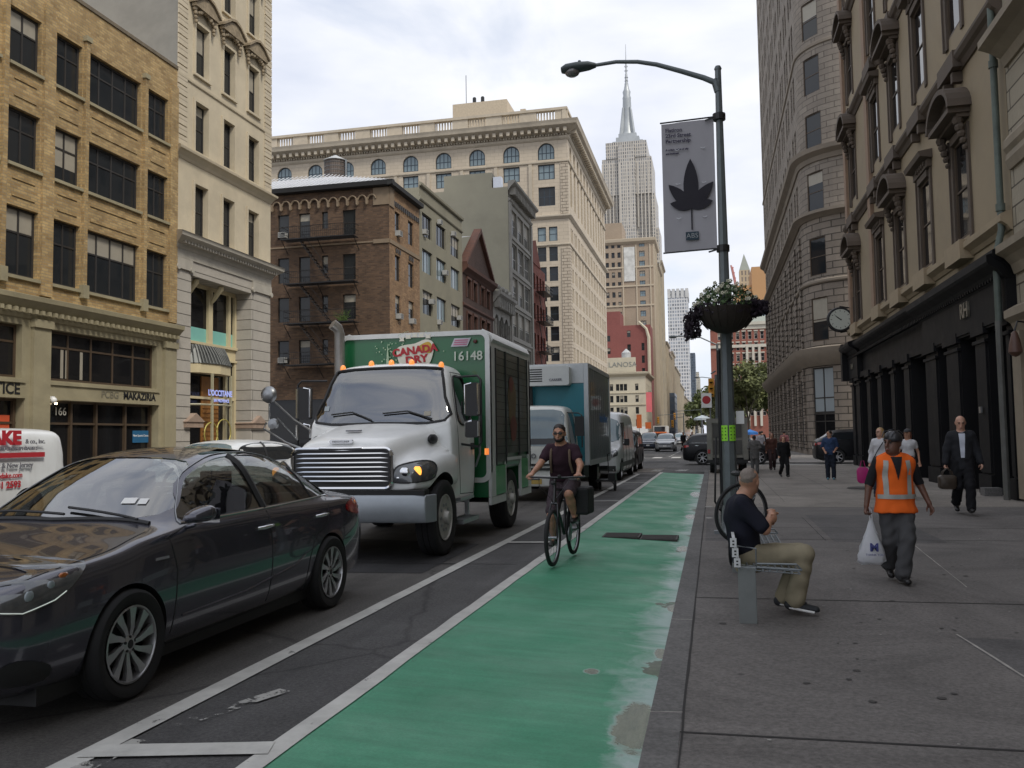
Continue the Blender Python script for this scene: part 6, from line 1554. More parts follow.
def hero_truck():
 X0,Y0=-4.66,10.15
 t=thing('delivery_truck','white bonneted truck with a green drinks body behind the charcoal car','truck',(X0,Y0,0))
 WP=dirtywhite('truck_white',(.86,.87,.86),.12)
 GRN=MATS.get('truck_green') or mat('truck_green',(.010,.13,.045),.3,var=.12,ns=.8,coat=.4,grime=.2);GRL=mat('truck_light_green',(.05,.30,.10),.35,var=.15,ns=2,coat=.3)
 def hs(y,w,zb,f,wi,h,crown=.03):return(y,[(0,zb),(w-.10,zb),(w,zb+.02),(w+.01,(zb+f)/2),(w-.02,f-.05),(w-.14,f+.01),(wi+.16,f+.04),(wi+.02,f+.09),(wi-.01,h-.14),(wi-.10,h-.02),(wi*.5,h+crown*.7),(0,h+crown)])
 St=[hs(.16,.93,.90,1.10,.64,1.46),hs(.20,.99,.89,1.16,.66,1.51),hs(.34,1.08,.88,1.22,.68,1.56),hs(.65,1.155,.88,1.30,.74,1.62),hs(1.05,1.165,.88,1.34,.80,1.68),hs(1.38,1.165,.88,1.34,.86,1.73),hs(1.62,1.13,.88,1.38,.96,1.79),hs(1.70,1.10,.88,1.40,.98,1.80)]
 me0=cage(St,3,'bonnet',[WP]);bv=bvh_of(me0);cut=[]
 for s in(-1,1):
  c=MB();c.lathe([(0,s*.62),(.60,s*.62),(.60,s*1.5),(0,s*1.5)],(0,.87,.50),48,axis=0);cut.append((c,MATS['black_plastic']))
 finish(cutmesh(me0.copy(),cut),'bonnet',t,35)
 def cs(y,zb,zt,w=1.10):k=(zt-1.75)/.92;return(y,[(0,zb),(w-.06,zb),(w,zb+.06),(w+.01,1.30),(w-.005,1.72),(w-.02,1.76),(w-.02-.10*k,1.75+(zt-1.75)*.55),(w-.16-.02*k,zt-.10*k-.01),(w-.34,zt-.015),(w*.4,zt+.01),(0,zt+.02)])
 Cs=[cs(1.42,.60,1.79,1.05),cs(1.47,.58,1.84,1.08),cs(1.58,.58,2.10),cs(1.72,.58,2.42),cs(1.82,.58,2.60),cs(1.95,.58,2.66),cs(2.25,.58,2.68),cs(2.56,.58,2.67),cs(2.62,.58,2.62)]
 mc=cage(Cs,3,'cab',[WP]);bc=bvh_of(mc);cut=[]
 c=MB();c.rings([[(-.95,y,.9),(.95,y,.9),(.98,y,1.7),(.98-.22*k,y,1.7+(z-1.7)*.9),(-.98+.22*k,y,1.7+(z-1.7)*.9),(-.98,y,1.7)] for y,z,k in((1.56,1.75,0),(1.66,2.1,.5),(1.84,2.45,1),(2.5,2.55,1))],0,True);cut.append((c,MATS['cabin_dark']))
 ws=smoothpoly([(-.98,1.80),(-.93,2.15),(-.84,2.50),(-.74,2.575),(0,2.60),(.74,2.575),(.84,2.50),(.93,2.15),(.98,1.80),(0,1.775)],3)
 c=MB();c.prism(ws,1,.9,2.0);cut.append((c,MATS['black_plastic']))
 sw_=smoothpoly([(1.80,1.80),(1.86,2.10),(1.96,2.40),(2.10,2.47),(2.42,2.46),(2.50,2.38),(2.52,1.95),(2.44,1.83),(2.1,1.74)],3)
 c=MB();c.prism(sw_,0,-1.4,1.4);cut.append((c,MATS['black_plastic']))
 finish(cutmesh(mc.copy(),cut),'cab',t,35)
 patch('windscreen',bc,ws,1,-1,MATS['windscreen'],t,-.006,.1)
 surfline('windscreen_seal',bc,[ws+[ws[0]]],1,-1,.022,MATS['black_plastic'],t,.002)
 for s in(-1,1):
  patch('side_window',bc,sw_,0,s,MATS['car_glass'],t,-.006);surfline('window_seal',bc,[sw_+[sw_[0]]],0,s,.016,MATS['black_plastic'],t,.002)
  surfline('door_seam',bc,[[(1.70,1.72),(1.72,1.3),(1.80,.75),(2.5,.72),(2.56,1.2),(2.56,2.52),(1.98,2.52),(1.82,2.2),(1.70,1.72)]],0,s,.006,MATS['black_ink'],t,0)
  h0=shoot(bc,0,s,2.3,1.45)[0];b=MB();b.cbox((h0.x+s*.01,2.40,1.42),(.03,.14,.10));part(b,'door_handle',MATS['black_plastic'],t,bevel=.01)
  b=MB();b.tube([(s*1.10,2.60,1.1),(s*1.17,2.62,1.3),(s*1.17,2.62,2.0),(s*1.10,2.60,2.15)],.018,6);part(b,'grab_rail',MATS['galv'],t,50)
 b=MB()
 for x0,x1 in((-.75,-.10),(.05,.80)):b.tube(surfpath(bc,[(x0,1.90),((x0+x1)/2,1.93),(x1,1.81)],1,-1,.03),.012,5)
 part(b,'wiper',MATS['black_plastic'],t)
 b=MB();b.cbox((.73,1.66,1.90),(.10,.008,.07));b.xf(Matrix.Translation((0,-.02,0)));patch('sticker',bc,[(.66,1.87),(.76,1.87),(.76,1.935),(.66,1.935)],1,-1,MATS['blind'],t,.002,.2);patch('sticker',bc,[(-.90,1.97),(-.82,1.97),(-.82,2.04),(-.90,2.04)],1,-1,MATS['glass_pale'],t,.002,.2)
 for k,x in enumerate((-.78,-.32,0.0,.32,.78)):
  b=MB();h=shoot(bc,2,1,x,1.92)[0];zt=h.z if h else 2.66;b.add([],[]);b.lathe([(.035,0),(.045,.02),(.04,.06),(.02,.085),(0,.09)],(x,1.95,zt-.01),10)
  part(b,'marker_lamp',mat('marker_amber',(.65,.17,.03),.25,coat=1,emit=((1,.35,.08),.5),var=0),t,50)
 b=MB();b.box(-.95,.95,1.55,1.80,1.3,1.72);part(b,'dashboard',MATS['cabin_dark'],t,bevel=.04)
 for x in(-.5,.5):b=MB();b.cbox((x,2.40,1.65),(.5,.14,.8));part(b,'seat',MATS['seat_cloth'],t,bevel=.05)
 b=MB();b.torus((0,0,0),.23,.02,1,24,6);b.xf(Matrix.Translation((.5,1.92,1.72))@Matrix.Rotation(R(-50),4,'X'));part(b,'steering_wheel',MATS['cabin_dark'],t,50)
 gy=.135;gz0,gz1,gw=.97,1.39,.64
 b=MB();b.prism(rrect(-gw-.02,gw+.02,gz0-.03,gz1+.03,.08),1,gy+.02,gy+.12);g=part(b,'grille',MATS['black_plastic'],t)
 b=MB();o_=rrect(-gw-.045,gw+.045,gz0-.05,gz1+.04,.09);b.tube([(x,gy+.02,z) for x,z in o_+[o_[0]]],.026,6)
 for k in range(7):z=gz0+.045+k*(gz1-gz0-.07)/6;b.tube([(-gw,gy+.035,z),(0,gy-.01,z),(gw,gy+.035,z)],.015,6)
 b.tube([(-.30,gy+.0,gz1+.05),(0,gy-.01,gz1+.045),(.3,gy+.0,gz1+.05)],.018,6)
 part(b,'grille_bar',MATS['chrome'],g,50)
 b=MB();h0=shoot(bv,2,1,0,.30)[0];b.prism(rrect(-.16,.16,1.498,1.548,.024),1,.135,.175);part(b,'badge',MATS['chrome'],t,bevel=.004)
 text('badge_lettering','FREIGHTLINER',.036,faceS((X0,Y0+.133,1.522)),MATS['black_ink'],t,ext=.001)
 b=MB();b.cbox((-.03,.62,1.665),(.20,.10,.02));part(b,'bonnet_catch',MATS['grey_ink'],t,bevel=.008)
 for s in(-1,1):
  p_=smoothpoly([(s*.62,1.57),(s*.80,1.56),(s*.90,1.66),(s*.80,1.71),(s*.66,1.68)],4)
  b=MB();b.sphere((s*.86,1.28,1.54),.17,14,sc=(.30,1.0,.42));part(b,'air_intake',mat('mesh_black',(.02,.02,.022),.55,.3,var=.5,ns=60),t,50)
  hl=patch('headlight',bv,smoothpoly([(.50*s+.22*s,1.00),(s*.70,1.10),(s*.76,1.20),(s*.98,1.255),(s*1.10,1.22),(s*1.13,1.10),(s*1.07,1.01)],4),1,-1,MATS['lamp_shell'],t,.008,.05)
  o_=smoothpoly([(.50*s+.22*s,1.00),(s*.70,1.10),(s*.76,1.20),(s*.98,1.255),(s*1.10,1.22),(s*1.13,1.10),(s*1.07,1.01)],4);surfline('lamp_bezel',bv,[o_+[o_[0]]],1,-1,.013,MATS['black_plastic'],hl,.006)
  b=MB();h0=shoot(bv,1,-1,s*.84,1.12)[0];b.sphere((s*.84,h0.y,1.12),.075,14,sc=(1,.25,.95));h1=shoot(bv,1,-1,s*.77,1.07)[0];b.sphere((s*.76,h1.y,1.05),.035,10,sc=(1,.3,1));part(b,'lens',MATS['chrome'],hl,60)
  b=MB();h0=shoot(bv,1,-1,s*.99,1.13)[0];b.sphere((s*.985,h0.y+.01,1.13),.065,12,sc=(.9,.45,1.15));part(b,'turn_lamp',mat('amber_lit',(.9,.3,.05),.3,emit=((1,.38,.06),1.1),var=.5,ns=30),hl,60)
 b=MB();b.cbox((-.0+.74,.20,.985),(.09,.02,.05));part(b,'small_badge',MATS['steel'],t)
 bw=MB();sec=[]
 for x,y in((-1.22,.22),(-1.16,.06),(-.95,.01),(-.4,0),(.4,0),(.95,.01),(1.16,.06),(1.22,.22)):sec.append([(x,y+.03,.50),(x,y,.54),(x,y-.005,.66),(x,y,.80),(x,y+.03,.845),(x,y+.12,.845),(x,y+.12,.50)])
 bw.rings(sec,0,True);part(bw,'bumper',mat('bumper_grey',(.36,.39,.42),.42,.35,var=.12,ns=3,grime=.3),t,40,bevel=.01)
 b=MB();b.prism(rrect(-.62,-.40,.62,.75,.03),1,-.012,.01);b.prism(rrect(.98-.2,1.02-.2,.5,.84,.003),1,-.003,.0) if False else None;part(b,'tow_recess',MATS['black_plastic'],t)
 b=MB();b.box(.095,.103,-.008,.02,.50,.845);b.box(-1.15,1.15,.06,.25,.846,.905);part(b,'bumper_seam',MATS['black_ink'],t)
 for s in(-1,1):
  b=MB();b.tube([(s*1.02,1.90,2.44),(s*1.38,1.78,2.44),(s*1.43,1.76,2.38),(s*1.43,1.76,1.48),(s*1.38,1.78,1.42),(s*1.10,1.86,1.46)],.018,6);part(b,'mirror_arm',MATS['black_metal'],t,50)
  for z0,z1 in((1.86,2.34),(1.55,1.80)):
   b=MB();b.prism(rrect(s*1.31-.11,s*1.31+.11,z0,z1,.04),1,1.70,1.78);mo=part(b,'wing_mirror',MATS['black_plastic'],t,bevel=.02)
   b=MB();b.tube([(s*1.31+s*.10,1.70,z0+.02),(s*1.31+s*.10,1.70,z1-.02)],.022,6);b.tube([(s*1.31-s*.10,1.71,z0+.03),(s*1.31-s*.10,1.71,z1-.03),(s*1.31,1.70,z1-.01)],.016,6);part(b,'mirror_trim',MATS['chrome'],mo,50)
   b=MB();b.prism(rrect(s*1.31-.095,s*1.31+.095,z0+.015,z1-.015,.035),1,1.782,1.79);part(b,'mirror_glass',MATS['chrome'],mo)
 b=MB();b.lathe([(0,-.045),(.06,-.04),(.115,-.01),(.12,.015),(0,.015)],(-1.36,.75,2.19),20,axis=1);b.tube([(-1.36,.77,2.10),(-1.36,.77,1.74)],.012,6);b.tube([(-1.32,.78,2.12),(-1.08,.95,1.84),(-.86,1.05,1.68)],.014,6)
 b.tube([(-1.40,.76,1.80),(-1.42,.72,1.72),(-1.15,.85,1.52),(-.98,.95,1.44)],.016,6);b.tube([(-1.36,.77,1.74),(-1.25,.80,1.86),(-1.02,.95,1.55)],.012,6);b.lathe([(0,-.03),(.07,-.02),(.08,.02),(0,.02)],(-1.30,.76,1.78),16,axis=1)
 part(b,'fender_mirror',MATS['steel'],t,50)
 b=MB();b.tube([(-1.16,2.66,.9),(-1.16,2.66,3.25),(-1.18,2.63,3.34),(-1.24,2.56,3.40)],.085,14);part(b,'exhaust_stack',mat('exhaust_steel',(.42,.41,.39),.35,.8,var=.25,ns=4),t,50)
 for s in(-1,1):
  b=MB();b.box(s*1.10-.12,s*1.10+.12,1.52,2.35,.34,.40);b.box(s*1.08-.08,s*1.08+.08,1.60,2.30,.66,.70)
  for y in(1.56,2.30):b.box(s*1.04-.03,s*1.04+.03,y,y+.05,.34,.90)
  part(b,'step',MATS['alu'],t)
 b=MB();b.box(-.45,.45,.3,5.9,.55,.80);b.box(-.9,.9,4.1,4.8,.45,.60);part(b,'chassis',MATS['black_metal'],t)
 x0,x1,y0,y1,z0,z1=-1.26,1.29,2.85,5.84,.50,3.24
 body=MB();body.prism(rrect(x0+.02,x1-.02,1.0,z1-.02,.13,6),1,y0+.01,y1-.01);body.box(x0+.03,x1-.03,y0+.012,y0+.98,.62,1.2);body.box(x0+.03,x1-.03,5.02,y1-.012,.62,1.2);bo=part(body,'cargo_body',GRN,t,30)
 fr=MB();out=rrect(x0,x1,z0+.35,z1,.15,6);inn=rrect(x0+.075,x1-.075,z0+.425,z1-.075,.09,6)
 n=len(out)
 for yy0,yy1 in((y0-.02,y0+.08),(y1-.10,y1)):
  pts=[(x,yy0,z) for x,z in out]+[(x,yy1,z) for x,z in out]+[(x,yy0,z) for x,z in inn]+[(x,yy1,z) for x,z in inn];fs=[]
  for i in range(n):j=(i+1)%n;fs+=[(i,j,n+j,n+i),(2*n+i,2*n+j,3*n+j,3*n+i),(i,j,2*n+j,2*n+i),(n+i,n+j,3*n+j,3*n+i)]
  fr.add(pts,fs)
 for s,xe in((1,x1),(-1,x0)):
  xa,xb=(xe-.045,xe) if s>0 else(xe,xe+.045)
  fr.box(xa,xb,y0+.08,y1-.1,2.98,3.10);fr.box(xa-.002,xb-.002,y0+.001,3.83,z0,.62);fr.box(xa-.002,xb-.002,4.97,y1-.001,z0,.62);fr.box(xa-.004,xb+.004,3.78,3.83,.62,1.16);fr.box(xa-.004,xb+.004,4.97,5.02,.62,1.16);fr.box(xa-.004,xb+.004,3.78,5.02,1.16,1.21);fr.box(xa,xb,y0+.0,y0+.30,z0+.125,2.98) if s else None
  fr.box(xa,xb,y1-.28,y1,z0+.125,2.98)
  fr.prism([(2.96,0)],0,0,0) if False else None
 frame=part(fr,'body_frame',mat('trim_silver',(.66,.67,.66),.4,.1,var=.1,grime=.25),t,30)
 tp=MB();
 for s,xe in((1,x1),(-1,x0)):
  tp.rings([[(xe+s*.01,y,3.06),(xe+s*.03,y,3.10),(xe-s*.02,y,3.20),(xe-s*.14,y,3.27),(xe-s*.2,y,3.2)] for y in(y0+.09,y1-.11)],0,True)
 part(tp,'roof_rail',MATS['trim_silver'],t,40)
 def sidepanel(xs,s):
  bays_=[(y0+.33,y0+.96),(y0+1.02,y0+1.95),(y0+2.01,y1-.31)]
  for k,(a,b_) in enumerate(bays_):
   zl=1.16 if k==0 else 1.28
   pb=MB();X=xs;pb.box(X-.03 if s>0 else X,X if s>0 else X+.03,a,b_,zl,2.96) if k==0 else pb.box(X-.03 if s>0 else X,X if s>0 else X+.03,a,b_,zl,2.96);pn=part(pb,'shutter',mat('shutter_print',(.022,.045,.030),.3,var=.5,ns=1.3,coat=.35),t)
   lb=MB()
   for z in np.arange(zl+.12,2.94,.12):lb.box(X+.001*s-.001,X+.001*s+.001+.002,a,b_,z,z+.008)
   part(lb,'slat_line',MATS['black_ink'],pn)
   fb=MB();xa,xb=(X-.02,X+.012) if s>0 else(X-.012,X+.02)
   for y in(a-.03,b_):fb.box(xa,xb,y,y+.03,zl-.05,2.98)
   part(fb,'shutter_frame',MATS['black_plastic'],pn)
  lo=MB();X=xs;a=y0+.30
  lo.box(X-.02 if s>0 else X,X if s>0 else X+.02,a,y0+.92,.64,1.10);part(lo,'skirt',GRL,t);lo=MB();lo.box(X-.02 if s>0 else X,X if s>0 else X+.02,y0+2.15,y1-.3,.64,1.16);part(lo,'skirt',GRL,t)
 sidepanel(x1+.006,1);sidepanel(x0-.006,-1)
 gr=MB()
 for s in(1,):
  X=x1+.011
  for cy,cz,ry,rz_,m in((4.3,2.15,.30,.42,0),(4.38,1.70,.24,.22,1),(4.22,2.45,.16,.14,1)):
   gr.add([(X,cy+ry*math.cos(a)*(1+.12*math.sin(5*a)),cz+rz_*math.sin(a)) for a in[2*PI*k/28 for k in range(28)]],[tuple(range(28))],m);X+=.002
 part(gr,'side_print',[mat('print_tan',(.13,.09,.04),.4,var=.5,ns=4),mat('print_red',(.14,.03,.02),.4,var=.4,ns=4)],t)
 for s in(-1,1):
  xe=x1 if s>0 else x0;b=MB();n=10;rr_=.62;cy=4.42-.02
  arc0=[(cy-rr_,.50),(cy-rr_*1.0,.95),(cy-rr_*.85,1.16),(cy+rr_*.85,1.16),(cy+rr_,.95),(cy+rr_,.5)]
  b.box(-.84,.84,cy-rr_,cy+rr_,.5,1.0);part(b,'wheel_box',MATS['black_plastic'],t)
 fy=Y0+y0-.022
 lg=thing_part=None
 b=MB();cx,cz=.06,2.915
 sh=smoothpoly([(cx-.30,cz+.08),(cx-.18,cz+.13),(cx,cz+.15),(cx+.18,cz+.21),(cx+.31,cz+.15),(cx+.30,cz-.03),(cx+.22,cz-.20),(cx,cz-.30),(cx-.22,cz-.22),(cx-.30,cz-.05)],3)
 b.prism(sh,1,y0-.026,y0-.014);em=part(b,'emblem',mat('emblem_white',(.72,.70,.60),.5,var=.08),t)
 b=MB();b.prism(smoothpoly([(cx+.02,cz+.06),(cx+.11,cz+.13),(cx+.22,cz+.17),(cx+.28,cz+.12),(cx+.27,cz-.01),(cx+.14,cz+.01)],3),1,y0-.0285,y0-.0265);part(b,'emblem_gold',mat('emblem_gold',(.55,.36,.05),.5,var=.3,ns=9),em)
 b=MB()
 for k in range(5):x=cx-.22+k*.11;z=cz+.195+.04*math.sin(PI*k/4)+.03*k/4;b.prism([(x-.045,z),(x+.045,z),(x+.03,z+.03),(x+.05,z+.08),(x,z+.045),(x-.05,z+.08),(x-.03,z+.03)],1,y0-.026,y0-.014)
 part(b,'crown',MATS['emblem_white'],em)
 text('lettering','CANADA',.165,frM((X0+cx+.0,fy-.012,cz+.035),(1,0,.10),(-.10,0,1)),MATS['red_ink'],em,bold=.007,sx=1.08);text('lettering','DRY',.165,frM((X0+cx+.03,fy-.012,cz-.11),(1,0,.10),(-.10,0,1)),MATS['red_ink'],em,bold=.007,sx=1.15)
 b=MB();b.prism([(-.49,2.60),(-.33,2.60),(-.37,2.66),(-.405,3.08),(-.43,2.70)],1,y0-.026,y0-.014)
 rnd=random.Random(3)
 for k in range(46):x,z=rnd.uniform(-.62,-.12),rnd.uniform(2.66,3.12);r_=rnd.uniform(.006,.014);b.prism([(x-r_,z),(x,z-r_),(x+r_,z),(x,z+r_)],1,y0-.024,y0-.014)
 for k in range(30):a=rnd.uniform(0,6.28);x,z=cx+.48*math.cos(a),cz+.36*math.sin(a);r_=rnd.uniform(.006,.012);b.prism([(x-r_,z),(x,z-r_),(x+r_,z),(x,z+r_)],1,y0-.024,y0-.014)
 part(b,'bottle_print',mat('pale_green_print',(.42,.55,.38),.5,var=.3,ns=20),t)
 text('fleet_number','16148',.20,faceS((X0+.93,fy-.002,2.83)),mat('pale_print',(.55,.60,.52),.5,var=0),t,ext=.003,bold=.003)
 b=MB();b.prism([(.66,2.99),(.93,2.99),(.99,3.12),(.72,3.12)],1,y0-.026,y0-.014);ss=part(b,'side_sticker',mat('sticker_white',(.5,.5,.55),.5),t)
 b=MB()
 for k in range(3):b.prism([(.70+.012*k,3.01+.034*k),(.92+.012*k,3.01+.034*k),(.93+.012*k,3.03+.034*k),(.71+.012*k,3.03+.034*k)],1,y0-.029,y0-.026)
 part(b,'sticker_print',mat('print_pink',(.45,.15,.25),.5),ss)
 b=MB();b.sphere((1.06,y0-.02,3.06),.035,10,sc=(1,.4,1));part(b,'body_lamp',mat('dark_red_lens',(.08,.012,.01),.3),t,50)
 b=MB();b.box(1.19,1.26,y0-.02,y0-.005,1.28,1.38);part(b,'side_marker',MATS['marker_amber'],t)
 for s in(-1,1):
  wheel(t,(s*1.04,.87,.50),.50,.28,s,'truck','rim_white',rr=.60);wheel(t,(s*1.10,4.40,.50),.50,.30,s,'truck','rim_white',rr=.60)
  b=MB();b.box(s*.86-.02,s*.86+.02,4.95,5.0,.15,.7);part(b,'mud_flap',MATS['rubber'],t)
 return t
mat('rim_white',(.46,.45,.42),.5,.2,var=.2,ns=6,grime=.5)
hero_truck()
def teal_truck():
 X0,Y0=-4.35,20.3
 t=thing('delivery_truck','cab over box truck with teal box front and roof refrigeration unit, behind the cyclist','truck',(X0,Y0,0))
 WP=dirtywhite('cab_white',(.62,.63,.60),.3)
 def cs(y,zb,zt,w=1.0):k=max(0,(zt-1.3)/1.1);return(y,[(0,zb),(w-.07,zb),(w,zb+.06),(w+.01,.95),(w+.01,1.26),(w-.01,1.34),(w-.06*k,1.3+(zt-1.3)*.55),(w-.09-.03*k,zt-.07),(w-.24,zt-.01),(w*.4,zt+.01),(0,zt+.015)])
 S=[cs(0,.42,1.34,.95),cs(.05,.36,1.42,.99),cs(.16,.36,1.85),cs(.30,.36,2.20),cs(.44,.40,2.30),cs(.9,.55,2.32),cs(1.5,.6,2.30),cs(1.56,.6,2.26)]
 mc=cage(S,3,'cab',[WP]);bc=bvh_of(mc);c=MB()
 cut=[]
 for s in(-1,1):
  c=MB();c.lathe([(0,s*.6),(.46,s*.6),(.46,s*1.4),(0,s*1.4)],(0,.98,.42),36,axis=0);cut.append((c,MATS['black_plastic']))
 finish(cutmesh(mc.copy(),cut),'cab',t,35)
 patch('windscreen',bc,smoothpoly([(-.90,1.36),(-.86,1.8),(-.78,2.16),(0,2.2),(.78,2.16),(.86,1.8),(.90,1.36),(0,1.33)],3),1,-1,mat('screen_reflect',(.10,.15,.17),.08,var=.3,ns=.8,coat=1),t,.006,.1)
 patch('dash_band',bc,[(-.88,1.36),(.88,1.36),(.87,1.50),(-.87,1.50)],1,-1,MATS['glass_shop'],t,.010,.1)
 for s in(-1,1):
  patch('side_window',bc,smoothpoly([(.26,1.42),(.40,1.9),(.52,2.1),(1.1,2.12),(1.18,2.0),(1.18,1.42),(.7,1.36)],3),0,s,MATS['glass'],t,.006);surfline('door_seam',bc,[[(.22,1.3),(.22,.8),(.5,.6)],[(1.25,.7),(1.25,2.2)]],0,s,.008,MATS['black_ink'],t,0)
  b=MB();b.tube([(s*.92,.30,2.12),(s*1.22,.16,2.10),(s*1.30,.14,2.05),(s*1.30,.14,1.28)],.016,6);b.box(s*1.24-.11,s*1.24+.11,.10,.18,1.55,2.02);part(b,'wing_mirror',MATS['black_plastic'],t)
  b=MB();b.prism(rrect(s*.78-.15,s*.78+.15,.66,.86,.04),1,-.02,.05);part(b,'headlight',MATS['lamp_shell'],t)
 b=MB();b.box(-.55,.55,-.02,.05,.74,.80);b.box(-.55,.55,-.02,.05,.85,.90);part(b,'grille',MATS['black_plastic'],t)
 text('lettering','HINO',.16,faceS((X0,Y0-.02,1.08)),MATS['grey_ink'],t,ext=.006,bold=.004)
 b=MB();b.box(-.98,.98,-.10,.12,.36,.62);part(b,'bumper',MATS['cab_white'],t,bevel=.03)
 b=MB();b.box(-.10,.35,-.11,-.10,.42,.54);part(b,'licence_plate',mat('plate_gold',(.5,.35,.10),.5),t)
 x0,x1,y0,y1,z0,z1=-1.22,1.22,1.85,6.55,.80,3.42
 b=MB();b.box(x0,x1,y0,y1,z0,z1);bo=part(b,'cargo_box',mat('box_side_grey',(.105,.155,.16),.38,.2,var=.25,ns=.7,coat=.4,grime=.3),t)
 b=MB();b.box(x0+.03,x1-.09,y0-.012,y0-.002,z0+.1,2.92);part(b,'front_panel',mat('teal_panel',(.015,.17,.22),.4,var=.15,ns=1,coat=.2),bo)
 b=MB();b.box(x0+.105,x1-.105,y0-.03,y0+.06,2.93,z1+.02);b.box(x1-.10,x1+.015,y0-.03,y0+.16,z0,z1+.02);b.box(x0-.015,x0+.10,y0-.03,y0+.16,z0,z1+.02);b.box(x1-.02,x1+.02,y0+.165,y1-.102,3.34,z1+.03);b.box(x0-.02,x0+.02,y0+.165,y1,3.34,z1+.03);b.box(x1-.01,x1+.013,y0+.165,y1-.102,z0-.02,z0+.12);b.box(x1-.02,x1+.02,y1-.1,y1+.02,z0,z1);part(b,'corner_cap',mat('box_alu',(.44,.46,.47),.4,.4,var=.12),bo)
 b=MB();k=y0+.5
 while k<y1-.2:b.box(x1+.0,x1+.006,k,k+.012,z0+.14,3.33);k+=.45
 part(b,'panel_seam',MATS['grey_ink'],bo)
 b=MB();b.prism(rrect(-.75,.80,2.86,3.36,.06),1,y0-.42,y0-.03);fu=part(b,'fridge_unit',mat('fridge_white',(.48,.50,.50),.5,var=.08),t,bevel=.02)
 b=MB()
 for k in range(6):b.box(-.62,.10,y0-.425,y0-.415,2.96+k*.06,2.99+k*.06)
 part(b,'vent',MATS['black_ink'],fu);text('lettering','CARRIER',.085,faceS((X0+.45,Y0+y0-.425,3.0)),MATS['grey_ink'],fu,ext=.002,bold=.003)
 b=MB();b.tube([(-.25,y0-.2,2.86),(-.25,y0-.12,2.2)],.05,8);part(b,'hose',MATS['black_plastic'],t)
 text('lettering','fresh delivery',.34,frM((X0+x1+.008,Y0+5.0,2.05),(0,1,0),(0,0,1)),mat('print_blue',(.04,.16,.40),.5),t,ext=.001,bold=.01)
 b=MB();b.box(-.4,.4,.4,6.4,.5,.78);b.box(-.9,.9,3.0,4.0,.4,.72);b.box(-1.15,1.15,6.35,6.5,.5,.62);part(b,'chassis',MATS['black_metal'],t)
 for s in(-1,1):wheel(t,(s*.88,.98,.40),.40,.24,s,'truck','rim_white',rr=.58);wheel(t,(s*.90,5.1,.40),.40,.26,s,'truck','rim_white',rr=.58)
teal_truck()
